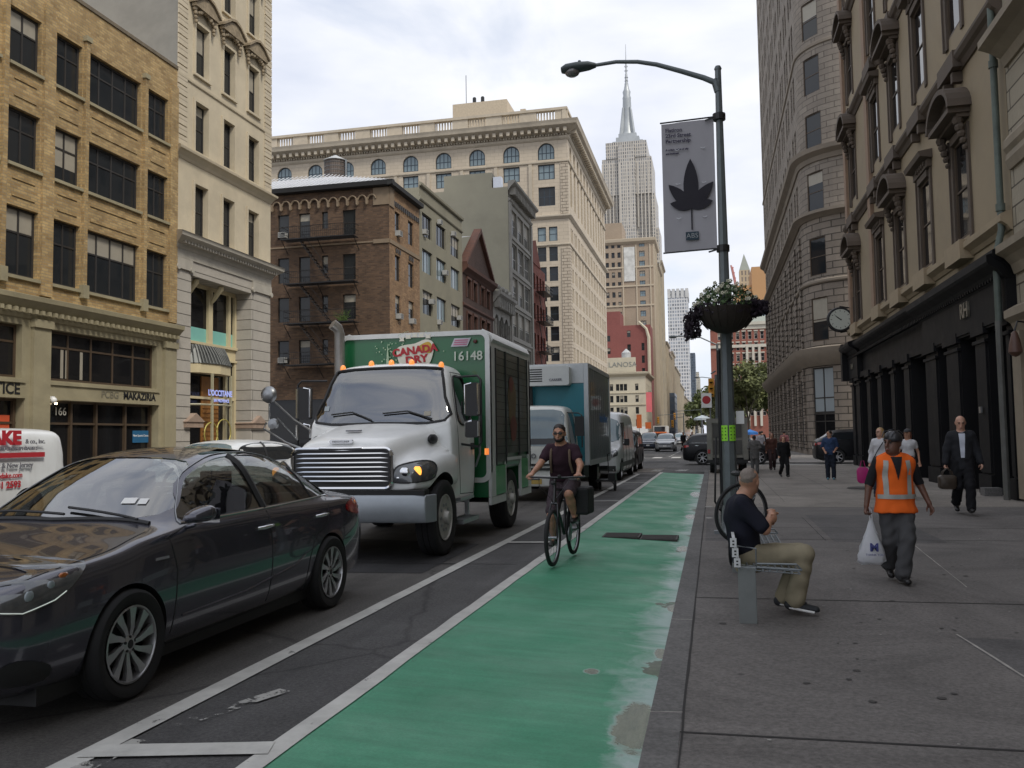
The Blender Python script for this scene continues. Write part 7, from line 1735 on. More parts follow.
def van(name,label,cat,loc,rz,L,W,H,hood,body,lower=None,windows=True,glass='glass',nosez=1.0,group=None,wr=.35,screen='screen_reflect'):
 v=thing(name,label,cat,loc,rz,group)
 def sec(y,w,zb,zs,zt,tw):return(y,[(0,zb),(w-.14,zb),(w-.02,zb+.06),(w,zb+.35),(w,zs-.04),(w-.02,zs),(w-.03-(tw*.3),zs+(zt-zs)*.5),(w-.05-tw,zt-.09),(w-.22-tw,zt-.01),(w*.4,zt+.01),(0,zt+.02)])
 bz=1.15 if H>2 else .95
 S=[sec(0,W*.78,.34,nosez-.22,nosez-.15,.1),sec(.06,W*.90,.26,nosez-.12,nosez-.03,.1),sec(.30,W*.97,.22,nosez,nosez+.07,.12),sec(hood*.65,W,.22,bz-.06,hood and nosez+.18,.12),sec(hood,W,.22,bz,nosez+.28,.10),sec(hood+.30*(H-nosez)/1.2,W,.22,bz,(H+nosez)/2+.12,.08),sec(hood+.62*(H-nosez)/1.2,W,.22,bz,H-.14,.07),sec(hood+.85*(H-nosez)/1.2,W,.22,bz,H-.03,.07),sec(L*.6,W,.22,bz,H,.06),sec(L-.12,W,.22,bz,H-.01,.06),sec(L,W*.97,.28,bz,H-.07,.08)]
 m0=cage(S,3,'body',[body]);bv=bvh_of(m0);cut=[]
 axs=(hood*.75 if hood>.8 else .8,L-1.05)
 for y in axs:
  for s in(-1,1):
   c=MB();c.lathe([(0,s*(W-.34)),(wr+.05,s*(W-.34)),(wr+.05,s*1.5),(0,s*1.5)],(0,y,wr),32,axis=0);cut.append((c,MATS['black_plastic']))
 finish(cutmesh(m0.copy(),cut),'body',v,35)
 zt=H-.22 if H<2 else H-.30*H/2.2-.1;y0=hood
 wz1=min(H-.14,nosez+1.05)
 patch('windscreen',bv,smoothpoly([(-W*.86,nosez+.30),(-W*.78,wz1-.05),(0,wz1+.03),(W*.78,wz1-.05),(W*.86,nosez+.30),(0,nosez+.27)],3),1,-1,MATS[screen],v,.006,.1)
 for s in(-1,1):
  a=hood+.28
  polys=[[(a,bz+.06),(a+.30,wz1-.12),(a+1.0,wz1-.10),(a+1.02,bz+.06)]]
  if windows:
   b0=a+1.10;
   while b0+.9<L-.15:e_=min(b0+1.15,L-.18);polys.append([(b0,bz+.06),(b0,wz1-.10),(e_,wz1-.12),(e_,bz+.08)]);b0=e_+.09
  for p in polys:patch('side_window',bv,p,0,s,MATS[glass],v,.006,.12)
  surfline('door_seam',bv,[[(a-.05,bz),(a-.05,.35)],[(a+1.06,bz+.5),(a+1.06,.30)],[(a+2.1,H*.8),(a+2.1,.30)]],0,s,.008,MATS['black_ink'],v,0)
  patch('headlight',bv,smoothpoly([(s*W*.55,nosez-.30),(s*W*.60,nosez-.14),(s*W*.86,nosez-.02),(s*W*.90,nosez-.22)],3),1,-1,MATS['lamp_shell'],v,.008,.06)
  z_=1.0 if H>2 else .74;patch('taillight',bv,[(s*W*.72,z_),(s*W*.85,z_),(s*W*.85,z_+(.5 if H>2 else .20)),(s*W*.72,z_+(.5 if H>2 else .20))],1,1,MATS['tail_red'],v,.008,.1)
  b=MB();b.cbox((s*(W+.12),a+.02,bz+.16),(.18,.09,.24 if H>2 else .14));b.tube([(s*(W-.05),a+.02,bz+.08),(s*(W+.06),a+.02,bz+.10)],.03,6);part(b,'wing_mirror',MATS['black_plastic'],v,bevel=.03)
  for y in axs:wheel(v,(s*(W-.13),y,wr),wr,.22,s,'seven','rim_silver',rr=.66)
  if lower:patch('lower_trim',bv,[(.35,.30),(L-.3,.30),(L-.3,.62),(.35,.62)],0,s,lower,v,.006,.2)
 patch('grille',bv,smoothpoly([(-W*.5,nosez-.38),(-W*.52,nosez-.16),(W*.52,nosez-.16),(W*.5,nosez-.38)],3),1,-1,MATS['black_plastic'],v,.008,.08)
 surfline('grille_bar',bv,[[(-W*.5,nosez-.22),(W*.5,nosez-.22)],[(-W*.5,nosez-.31),(W*.5,nosez-.31)]],1,-1,.014,MATS['chrome'],v,.012)
 patch('bumper',bv,[(-W*.85,.34),(W*.85,.34),(W*.85,.52),(-W*.85,.52)],1,-1,lower or MATS['black_plastic'],v,.010,.1)
 patch('rear_window',bv,[(-W*.72,bz+.1),(W*.72,bz+.1),(W*.66,H-.25),(-W*.66,H-.25)],1,1,MATS['glass'],v,.006,.15)
 patch('licence_plate',bv,[(-.16,.56),(.16,.56),(.16,.70),(-.16,.70)],1,-1,MATS['white_sign'],v,.014,.2)
 b=MB();b.box(-W+.15,W-.15,.4,L-.3,.2,.35);part(b,'underbody',MATS['black_plastic'],v)
 return v,bv
WV=dirtywhite('van_white',(.66,.68,.69),.25);GV=paint('van_grey',(.10,.11,.105),.35,.3);BK=mat('black_paint',(.006,.006,.008),.35,var=.05,spec=.35);SV=paint('silver_paint',(.40,.41,.42),.3,.5);NV=paint('navy_paint',(.02,.03,.06),.3,.3)
LWR=mat('grey_cladding',(.07,.075,.075),.5,var=.2,grime=.3)
van('cargo_van','tall white nosed cargo van with dark lower cladding behind the teal box truck','van',(-4.12,29.3,0),0,6.0,1.02,2.45,1.05,WV,LWR,False,nosez=1.08,wr=.36)
van('parked_car','dark car mostly hidden behind the white nosed cargo van','car',(-4.10,36.2,0),0,4.7,.94,1.80,1.1,BK,None,True,nosez=.82,wr=.35)
van('white_van','white van with red lettering on its side, cut off by the left edge','van',(-12.4+1.15-2.1,14.9,0),R(90),5.3,1.0,1.98,.95,MATS['van_white'],None,False,nosez=.92) if False else None
def rsedan(name,label,cat,loc,rz,pt,L=4.6,W=.9,H=1.47,hatch=False,belt=.97,hood=.92,cowl=1.3,r0=2.0,r1=3.2,deck=3.9,dz=1.04,nose=.68,wr=.33,group=None,wheelb=None,tint='glass'):
 c=thing(name,label,cat,loc,rz,group);S=sedan_stations(L,W,H,belt,hood,cowl,r0,r1,deck,dz,zb=.2,nose=nose,tumble=.30 if not hatch else .24,hatch=hatch)
 m0=cage(S,3,'body',[pt]);bv=bvh_of(m0);cut=[];axs=(.95,L-(1.0 if hatch else 1.05))
 for y in axs:
  for s in(-1,1):
   k=MB();k.lathe([(0,s*(W-.32)),(wr+.045,s*(W-.32)),(wr+.045,s*1.5),(0,s*1.5)],(0,y,wr),32,axis=0);cut.append((k,MATS['black_plastic']))
 finish(cutmesh(m0.copy(),cut),'body',c,35)
 t=H-.09
 patch('windscreen',bv,smoothpoly([(-W*.78,belt+.09),(-W*.60,t-.06),(0,t),(W*.60,t-.06),(W*.78,belt+.09),(0,belt+.07)],3),1,-1,MATS['screen_reflect'],c,.006,.1)
 end=(deck+.02 if hatch else deck-.12)
 for s in(-1,1):
  p=smoothpoly([(cowl+.30,belt+.035),(cowl+.58,belt+.24),(r0+.10,t-.06),((r0+r1)/2,t),(r1,t-.04),(end-(.08 if hatch else .2),belt+(.28 if hatch else .17)),(end,belt+.06),((r0+r1)/2,belt+.03)],4)
  patch('side_window',bv,p,0,s,MATS[tint],c,.006,.1);surfline('window_trim',bv,[[(cowl+.25,belt+.01),(end+.03,belt+.03)]],0,s,.010,MATS['chrome'],c,.006)
  b=MB();mid=(r0+r1)/2+.05;b.tube(surfpath(bv,[(mid,belt),(mid-.03,t)],0,s,.004),.03,6);part(b,'pillar',MATS['black_plastic'],c)
  surfline('door_seam',bv,[[(cowl,belt-.05),(cowl,.28)],[(mid,belt),(mid-.02,.25)],[(end-.15,belt),(end-.45,.62),(end-.6,.28)]],0,s,.006,MATS['black_ink'],c,0)
  patch('headlight',bv,smoothpoly([(s*W*.50,nose-.12),(s*W*.58,nose+.0),(s*W*.86,nose+.06),(s*W*.90,nose-.08),(s*W*.75,nose-.14)],3),1,-1,MATS['lamp_shell'],c,.008,.06)
  patch('taillight',bv,smoothpoly([(s*W*.50,belt-.20),(s*W*.52,belt-.12),(s*W*.82,belt-.11),(s*W*.82,belt-.24)],3),1,1,MATS['tail_red'],c,.008,.06);patch('taillight',bv,smoothpoly([(L-.35,belt-.14),(L-.14,belt-.20),(L-.12,belt-.10),(L-.28,belt-.08)],3),0,s,MATS['tail_red'],c,.008,.06)
  b=MB();b.cbox((s*(W+.08),cowl+.32,belt+.06),(.16,.09,.12));part(b,'wing_mirror',pt,c,bevel=.03)
  b=MB()
  for y in(mid-.22,end-.45):h0=shoot(bv,0,s,y,belt-.10)[0];b.cbox((h0.x+s*.012,y,belt-.10),(.02,.16,.025))
  part(b,'door_handle',MATS['chrome'],c)
  for y in axs:wheel(c,(s*(W-.125),y,wr),wr,.22,s,'seven','rim_silver',rr=.68)
 patch('grille',bv,smoothpoly([(-W*.5,nose-.20),(-W*.52,nose-.04),(W*.52,nose-.04),(W*.5,nose-.20)],3),1,-1,MATS['black_plastic'],c,.008,.08)
 surfline('grille_bar',bv,[[(-W*.5,nose-.11),(W*.5,nose-.11)]],1,-1,.014,MATS['chrome'],c,.012)
 patch('lower_intake',bv,[(-W*.55,.28),(W*.55,.28),(W*.6,.40),(-W*.6,.40)],1,-1,MATS['black_plastic'],c,.008,.08)
 patch('rear_window',bv,smoothpoly([(-W*.66,belt+.14),(-W*.52,t-.07),(0,t-.03),(W*.52,t-.07),(W*.66,belt+.14)],3),1,1,MATS['glass'],c,.006,.1)
 for s_,z in((-1,.47),(1,.75)):patch('licence_plate',bv,[(-.16,z),(.16,z),(.16,z+.13),(-.16,z+.13)],1,s_,MATS['white_sign'],c,.014,.2)
 b=MB();b.box(-W+.12,W-.12,.35,L-.35,.18,.34);part(b,'underbody',MATS['black_plastic'],c)
 return c,bv
SUV=dict(H=1.70,hatch=True,belt=1.08,hood=1.04,cowl=1.15,r0=1.95,r1=3.7,deck=4.40,dz=1.1,nose=.82,wr=.37,L=4.7,W=.93)
rsedan('crossing_car','black estate car crossing the junction towards the right behind the sign post','car',(3.15,45.3,0),R(90),BK,**{**SUV,'H':1.62})
rsedan('silver_suv','silver sports utility car facing us beyond the junction','car',(-4.3,79.5,0),0,SV,**SUV)
rsedan('dark_car','dark people carrier just left of and behind the silver one','car',(-6.3,86,0),0,NV,**{**SUV,'H':1.85})
rsedan('pickup_truck','black four wheel drive car with red tail lamp by the curved tower entrance','car',(10.0,44.9,.0),R(90),BK,**{**SUV,'H':1.72,'L':5.2,'belt':1.15,'hood':1.1,'deck':4.6})
rsedan('pale_car','white car furthest right in the far traffic','car',(-1.9,128,0),0,MATS['van_white'],**SUV)
rsedan('pale_suv','pale car with a dark screen beside the far white one','car',(-4.4,118,0),0,SV,**{**SUV,'H':1.8})
rsedan('dark_car','dark car at the very back of the far traffic','car',(-5.0,150,0),0,BK)
rsedan('pale_car','pale car seen only over the charcoal roof, before the cream building','car',(-10.35,14.4,0),0,MATS['van_white'],**{**SUV,'H':1.60,'W':.9})
v,bv=van('white_van','white van with red lettering on its side, cut off by the left edge','van',(-13.38,9.45,0),0,5.2,.98,1.86,1.0,MATS['van_white'],None,False,nosez=.92)
X_=-13.38+.985
for body,size,y,z,m,bold in(('RED AKE',.33,13.2,1.66,'red_ink',.02),('& co., Inc.',.12,13.72,1.60,'grey_ink',.003)):
 text('lettering',body,size,frM((X_+.012,y if 'AKE' not in body else 12.62,z),(0,1,0),(-.03,0,1)),MATS[m],v,bold=bold,off=tuple(v.location),sx=1.15 if 'AKE' in body else 1)
text('lettering','GENERAL CONSTRUCTION SPECIALISTS',.085,frM((X_+.016,13.0,1.47),(0,1,0),(-.02,0,1)),MATS['grey_ink'],v,bold=.002)
b=MB();b.box(X_+.012,X_+.020,11.5,13.95,1.31,1.40);b.build('stripe',MATS['red_ink'],v)
text('lettering','New York & New Jersey',.13,frM((X_+.020,13.0,1.17),(0,1,0),(0,0,1)),MATS['grey_ink'],v,bold=.003)
text('lettering','www.redake.com',.13,frM((X_+.020,12.95,.99),(0,1,0),(0,0,1)),MATS['red_ink'],v,bold=.003)
text('lettering','95-381 2593',.17,frM((X_+.020,12.95,.82),(0,1,0),(0,0,1)),MATS['red_ink'],v,bold=.005)
b=MB();b.tube([(-13.9,11.0,1.95),(-12.9,11.6,1.98)],.025,6);b.tube([(-13.3,11.4,1.84),(-13.3,11.4,1.97)],.03,6);b.tube([(-12.9,11.6,1.84),(-12.9,11.6,1.98)],.03,6);b.build('roof_rack',MATS['steel'],v)
def F_cone(P,a,b,ra,rb):
 a=np.array(a,float);b=np.array(b,float);ba=b-a;L2=max(1e-9,float(ba@ba));pa=P-a
 h=np.clip(pa@ba/L2,0,1);return np.sqrt(((pa-h[:,None]*ba)**2).sum(1))-(ra+(rb-ra)*h)
def F_ell(P,c,r):
 q=P-np.array(c,float);r=np.array(r,float);k0=np.sqrt(((q/r)**2).sum(1));k1=np.sqrt(((q/(r*r))**2).sum(1));return k0*(k0-1)/np.maximum(k1,1e-6)
def smin(a,b,k):
 h=np.maximum(k-np.abs(a-b),0)/k;return np.minimum(a,b)-h*h*k*.25
def field(prims,P,k=.03):
 d=None
 for p in prims:
  kk=k
  if p[0]=='c':e=F_cone(P,*p[1:5]);kk=p[5] if len(p)>5 else k
  elif p[0]=='e':e=F_ell(P,*p[1:3]);kk=p[3] if len(p)>3 else k
  elif p[0]=='f':
   ax,q=p[5],p[6];S_=np.ones(3);S_[ax]=q;e=F_cone(P/S_,np.array(p[1])/S_,np.array(p[2])/S_,p[3],p[4])*q;kk=p[7] if len(p)>7 else k
  elif p[0]=='-e':e=F_ell(P,*p[1:3]);d=np.maximum(d,-e);continue
  elif p[0]=='lo':d=np.maximum(d,p[1]-P[:,2]);continue
  elif p[0]=='hi':d=np.maximum(d,P[:,2]-p[1]);continue
  elif p[0]=='pl':n=np.array(p[2],float);n/=np.linalg.norm(n);d=np.maximum(d,(P-np.array(p[1]))@n);continue
  d=e if d is None else smin(d,e,kk)
 return d
def sdfmesh(prims,h=.01,k=.03,fold=0,fs=0,pad=.03):
 pts=[]
 for p in prims:
  if p[0]=='c':pts+=[np.array(p[1])-p[3],np.array(p[1])+p[3],np.array(p[2])-p[4],np.array(p[2])+p[4]]
  elif p[0]=='e':pts+=[np.array(p[1])-np.array(p[2]),np.array(p[1])+np.array(p[2])]
  elif p[0]=='f':pts+=[np.array(p[1])-p[3],np.array(p[1])+p[3],np.array(p[2])-p[4],np.array(p[2])+p[4]]
 pts=np.array(pts);lo=pts.min(0)-pad;hi=pts.max(0)+pad
 m=4;H=h*m;n=np.ceil((hi-lo)/H).astype(int)+1
 def F(P):
  d=field(prims,P,k)
  if fold:
   x_,y_,z_=P[:,0],P[:,1],P[:,2];w1=np.sin(x_*13+z_*7)+np.sin(y_*17-z_*5);d=d+fold*(.45*np.sin(z_*fs+2.2*w1)+.4*np.sin(z_*fs*1.7-x_*fs*1.1+1.7*w1+y_*9)+.25*np.sin(x_*fs*2.1+y_*fs*1.5+w1))
  return d
 ii=np.stack(np.meshgrid(*[np.arange(q) for q in n],indexing='ij'),-1).reshape(-1,3)
 cen=lo+(ii+.5)*H;dc=F(cen);act=np.abs(dc)<H*1.6
 N=n*m+1
 D=np.full(tuple(N),1.0,np.float32)
 sg=np.where(dc<0,-1.,1.).reshape(tuple(n));D[:-1,:-1,:-1]=np.repeat(np.repeat(np.repeat(sg,m,0),m,1),m,2)
 mask=np.zeros(tuple(N),bool);a3=act.reshape(tuple(n));rep=np.repeat(np.repeat(np.repeat(a3,m,0),m,1),m,2);mask[:-1,:-1,:-1]|=rep;mask[1:,1:,1:]|=rep;mask[1:,:-1,:-1]|=rep;mask[:-1,1:,:-1]|=rep;mask[:-1,:-1,1:]|=rep;mask[1:,1:,:-1]|=rep;mask[1:,:-1,1:]|=rep;mask[:-1,1:,1:]|=rep
 idx=np.argwhere(mask);D[mask]=F(lo+idx*h)
 s=D<0
 c=np.zeros(tuple(N-1),np.int8);V_={}
 for dx in(0,1):
  for dy in(0,1):
   for dz in(0,1):c+=s[dx:N[0]-1+dx,dy:N[1]-1+dy,dz:N[2]-1+dz]
 cells=np.argwhere((c>0)&(c<8));vid=-np.ones(tuple(N-1),np.int64);vid[tuple(cells.T)]=np.arange(len(cells))
 acc=np.zeros((len(cells),3));cnt=np.zeros(len(cells))
 for ax in range(3):
  for u in(0,1):
   for v in(0,1):
    o=np.zeros(3,int);o[(ax+1)%3]=u;o[(ax+2)%3]=v;e=o.copy();e[ax]=1
    A=D[tuple((cells+o).T)];B=D[tuple((cells+e).T)];x=(A<0)!=(B<0);t=np.where(x,A/np.where(A==B,1,A-B),0)
    pos=cells+o+0.;pos[:,ax]+=t;acc+=np.where(x[:,None],pos,0);cnt+=x
 vs=lo+acc/np.maximum(cnt,1)[:,None]*h;faces=[]
 for ax in range(3):
  b1,b2=(ax+1)%3,(ax+2)%3;sl0=[slice(None)]*3;sl1=[slice(None)]*3;sl0[ax]=slice(0,-1);sl1[ax]=slice(1,None)
  E=s[tuple(sl0)]!=s[tuple(sl1)];q=np.argwhere(E);q=q[(q[:,b1]>0)&(q[:,b2]>0)&(q[:,b1]<N[b1]-1)&(q[:,b2]<N[b2]-1)]
  def vi(d1,d2):w_=q.copy();w_[:,b1]-=d1;w_[:,b2]-=d2;return vid[tuple(w_.T)]
  f=np.stack([vi(1,1),vi(0,1),vi(0,0),vi(1,0)],1);flip=~s[tuple(q.T)];f[flip]=f[flip][:,::-1];faces.append(f)
 f=np.concatenate(faces);f=f[(f>=0).all(1)]
 return vs,f
def sdfobj(name,prims,m,parent,h=.01,k=.03,fold=0,fs=0):
 vs,f=sdfmesh(prims,h,k,fold,fs);me=bpy.data.meshes.new(name);me.from_pydata(vs.tolist(),[],f.tolist());me.materials.append(m)
 for p in me.polygons:p.use_smooth=True
 me.update();boxuv(me);return link(name,me,parent)
def skinmat(name,col):
 m,t=newmat(name);t.link(t.ramp(t.noise(14,4,.6),[(.3,c3(col,.82)),(.7,c3((col[0]*1.1,col[1],col[2]),1.08))]),t.b.inputs['Base Color'])
 t.b.inputs['Roughness'].default_value=.5;t.b.inputs['Subsurface Weight'].default_value=.12;t.b.inputs['Subsurface Radius'].default_value=(.01,.004,.002);return m
SKIN={'pale':skinmat('skin_pale',(.52,.31,.22)),'tan':skinmat('skin_tan',(.43,.24,.155)),'brown':skinmat('skin_brown',(.13,.065,.042))}
def cloth(name,col,var=.15,ns=9,bump=.25,grime=0):return mat('cloth_'+name,col,.85,var=var,ns=ns,bump=bump,bs=90,spec=.25,grime=grime)
def lerp(a,b,t):return tuple(a[i]+(b[i]-a[i])*t for i in range(3))
def plus(a,*b):return tuple(a[i]+sum(q[i] for q in b) for i in range(3))
def hand_prims(w,e,palm_dir=None,curl=.5,grip=None,s=1.0,thumb=1):
 """palm, four bent fingers and a thumb; w wrist, e elbow"""
 w_,e_=np.array(w,float),np.array(e,float);d=w_-e_;d/=np.linalg.norm(d)
 if grip is not None:d=d*.4+np.array(grip,float);d/=np.linalg.norm(d)
 n=np.array(palm_dir if palm_dir is not None else(0,-1,0),float);n-=d*(n@d);n/=max(1e-6,np.linalg.norm(n));t=np.cross(d,n)*thumb
 out=[('f',tuple(w_+d*.012*s),tuple(w_+d*.075*s),.026*s,.036*s,int(np.argmax(np.abs(n))),.55,.02)]
 for i,(o,L_) in enumerate(((-.030,.062),(-.010,.075),(.010,.082),(.030,.074))):
  p0=w_+d*.080*s+t*o*s;c1=curl*.9;d1=d*math.cos(c1)+n*math.sin(c1);p1=p0+d1*L_*.52*s;c2=curl*2.0;d2=d*math.cos(c2)+n*math.sin(c2);p2=p1+d2*L_*.48*s
  out+=[('c',tuple(p0),tuple(p1),.0095*s,.0085*s,.008),('c',tuple(p1),tuple(p2),.0085*s,.0068*s,.006)]
 q0=w_+d*.025*s+t*.030*s;q1=q0+(d*.6+t*.55+n*.35)*.045*s;q2=q1+(d*.85+t*.1+n*.45)*.032*s
 return out+[('c',tuple(q0),tuple(q1),.013*s,.0105*s,.012),('c',tuple(q1),tuple(q2),.0105*s,.008*s,.006)]
def head_prims(c,yaw=0,pitch=0,s=1.0,male=True):
 cy,sy=math.cos(yaw),math.sin(yaw);cp,sp=math.cos(pitch),math.sin(pitch)
 def T(x,y,z):
  y,z=y*cp-z*sp,y*sp+z*cp
  return(c[0]+(x*cy-y*sy)*s,c[1]+(x*sy+y*cy)*s,c[2]+z*s)
 def rr(x,y,z):return(abs(x*cy)+abs(y*sy)*1.0,abs(x*sy)+abs(y*cy),z)
 def E(x,y,z,a,b,d,k=.02):ax=math.sqrt((a*cy)**2+(b*sy)**2);by=math.sqrt((a*sy)**2+(b*cy)**2);return('e',T(x,y,z),(ax*s,by*s,d*s),k*s)
 pr=[E(0,.012,.03,.076,.094,.088),E(0,-.018,-.045,.060,.072,.070,.04),E(0,-.055,-.085,.032,.032,.024,.03),('c',T(0,-.093,.015),T(0,-.112,-.028),.010*s,.015*s,.012),E(0,-.088,-.062,.024,.014,.010,.012),('c',T(-.035,-.082,.034),T(.035,-.082,.034),.010*s,.010*s,.02),E(-.077,.012,-.005,.012,.020,.032,.008),E(.077,.012,-.005,.012,.020,.032,.008)]
 pr+=[('-e',T(sx*.031,-.100,.012),(.016*s,.016*s,.010*s)) for sx in(-1,1)]
 return pr,T
def person(label,loc,rz,H,J,skin='tan',head=dict(),wear=(),h=.012,build=1.0,group=None,name='person',fingers=True,hands=(('R',{}),('L',{})),extra=None,bodyonly=False):
 """J: joint positions for a 1.75 m figure, x = its left, -y = the way it faces"""
 s=H/1.75
 B=dict(hipL=(.09,0,.92),hipR=(-.09,0,.92),kneeL=(.10,-.01,.50),kneeR=(-.10,-.01,.50),ankL=(.10,.02,.09),ankR=(-.10,.02,.09),pel=(0,0,.97),waist=(0,0,1.10),chest=(0,.0,1.32),neck=(0,.01,1.47),head=(0,-.01,1.635),shL=(.175,.01,1.425),shR=(-.175,.01,1.425),elL=(.24,.03,1.15),elR=(-.24,.03,1.15),wrL=(.26,-.03,.90),wrR=(-.26,-.03,.90),toeL=None,toeR=None)
 B.update(J);B={k:(tuple(np.array(v)*s) if v is not None else None) for k,v in B.items()}
 r=thing(name,label,'person',loc,rz,group);g=build
 for q in 'LR':
  if B['toe'+q] is None:B['toe'+q]=plus(B['ank'+q],(0,-.15*s,-.05*s))
 pr=[('f',B['pel'],B['waist'],.150*s*g,.135*s*g,1,.72,.06),('f',B['waist'],B['chest'],.135*s*g,.155*s*g,1,.70,.06),('c',lerp(B['shL'],B['chest'],.25),lerp(B['shR'],B['chest'],.25),.068*s,.068*s,.08),('c',B['neck'],lerp(B['neck'],B['head'],.7),.056*s,.052*s,.03),('c',B['chest'],B['neck'],.09*s,.06*s,.06)]
 for q in 'LR':
  toe=lerp(B['ank'+q],B['toe'+q],.55);pr+=[('c',B['sh'+q],B['el'+q],.050*s*g,.040*s*g,.03),('c',B['el'+q],B['wr'+q],.040*s*g,.026*s*g,.015),('c',B['hip'+q],B['knee'+q],.085*s*g,.056*s,.05),('c',B['knee'+q],lerp(B['knee'+q],B['ank'+q],.35),.054*s,.055*s,.02),('c',lerp(B['knee'+q],B['ank'+q],.3),B['ank'+q],.056*s,.036*s,.02),('c',B['ank'+q],toe,.034*s,.020*s,.03)]
 hp,T=head_prims(B['head'],head.get('yaw',0),head.get('pitch',0),s*head.get('size',1.0));pr+=hp[:]
 neg=[p for p in pr if p[0]=='-e'];pr=[p for p in pr if p[0]!='-e']
 for q,kw in hands:
  if fingers:pr+=hand_prims(B['wr'+q],B['el'+q],s=s,thumb=(1 if q=='L' else-1),**kw)
  else:pr.append(('e',plus(B['wr'+q],tuple((np.array(B['wr'+q])-np.array(B['el'+q]))/.26*.06)),(.035*s,.035*s,.06*s)))
 body=sdfobj('body',pr+neg,SKIN[skin],r,h)
 for c in wear:garment(r,body,c,B,s,g,h,T)
 hs=head.get('size',1.0)*s
 if head.get('eyes',True):
  e=MB()
  for sx in(-1,1):e.sphere(T(sx*.031,-.082,.012),.0115*hs,8)
  e.build('eye',mat('eye_dark',(.03,.02,.015),.2,var=0),r,smooth=60,off=(0,0,0))
  e=MB();
  for sx in(-1,1):e.tube([T(sx*.018,-.099,.036),T(sx*.034,-.098,.040),T(sx*.048,-.088,.035)],.004*hs,5)
  e.build('eyebrow',MATS[head.get('browm','hair_dark')],r,off=(0,0,0))
  e=MB();e.tube([T(-.022,-.098,-.060),T(0,-.104,-.061),T(.022,-.098,-.060)],.0035*hs,5);e.build('mouth',mat('lip',(.22,.08,.07),.5,var=0),r,off=(0,0,0))
 if extra:extra(r,B,s,T)
 return r
HAIRM={'dark':mat('hair_dark',(.014,.010,.008),.55,var=.4,ns=40),'grey':mat('hair_grey',(.20,.19,.18),.6,var=.35,ns=60),'blonde':mat('hair_blonde',(.36,.23,.10),.5,var=.35,ns=40),'brown':mat('hair_brown',(.10,.035,.018),.5,var=.3,ns=40)}
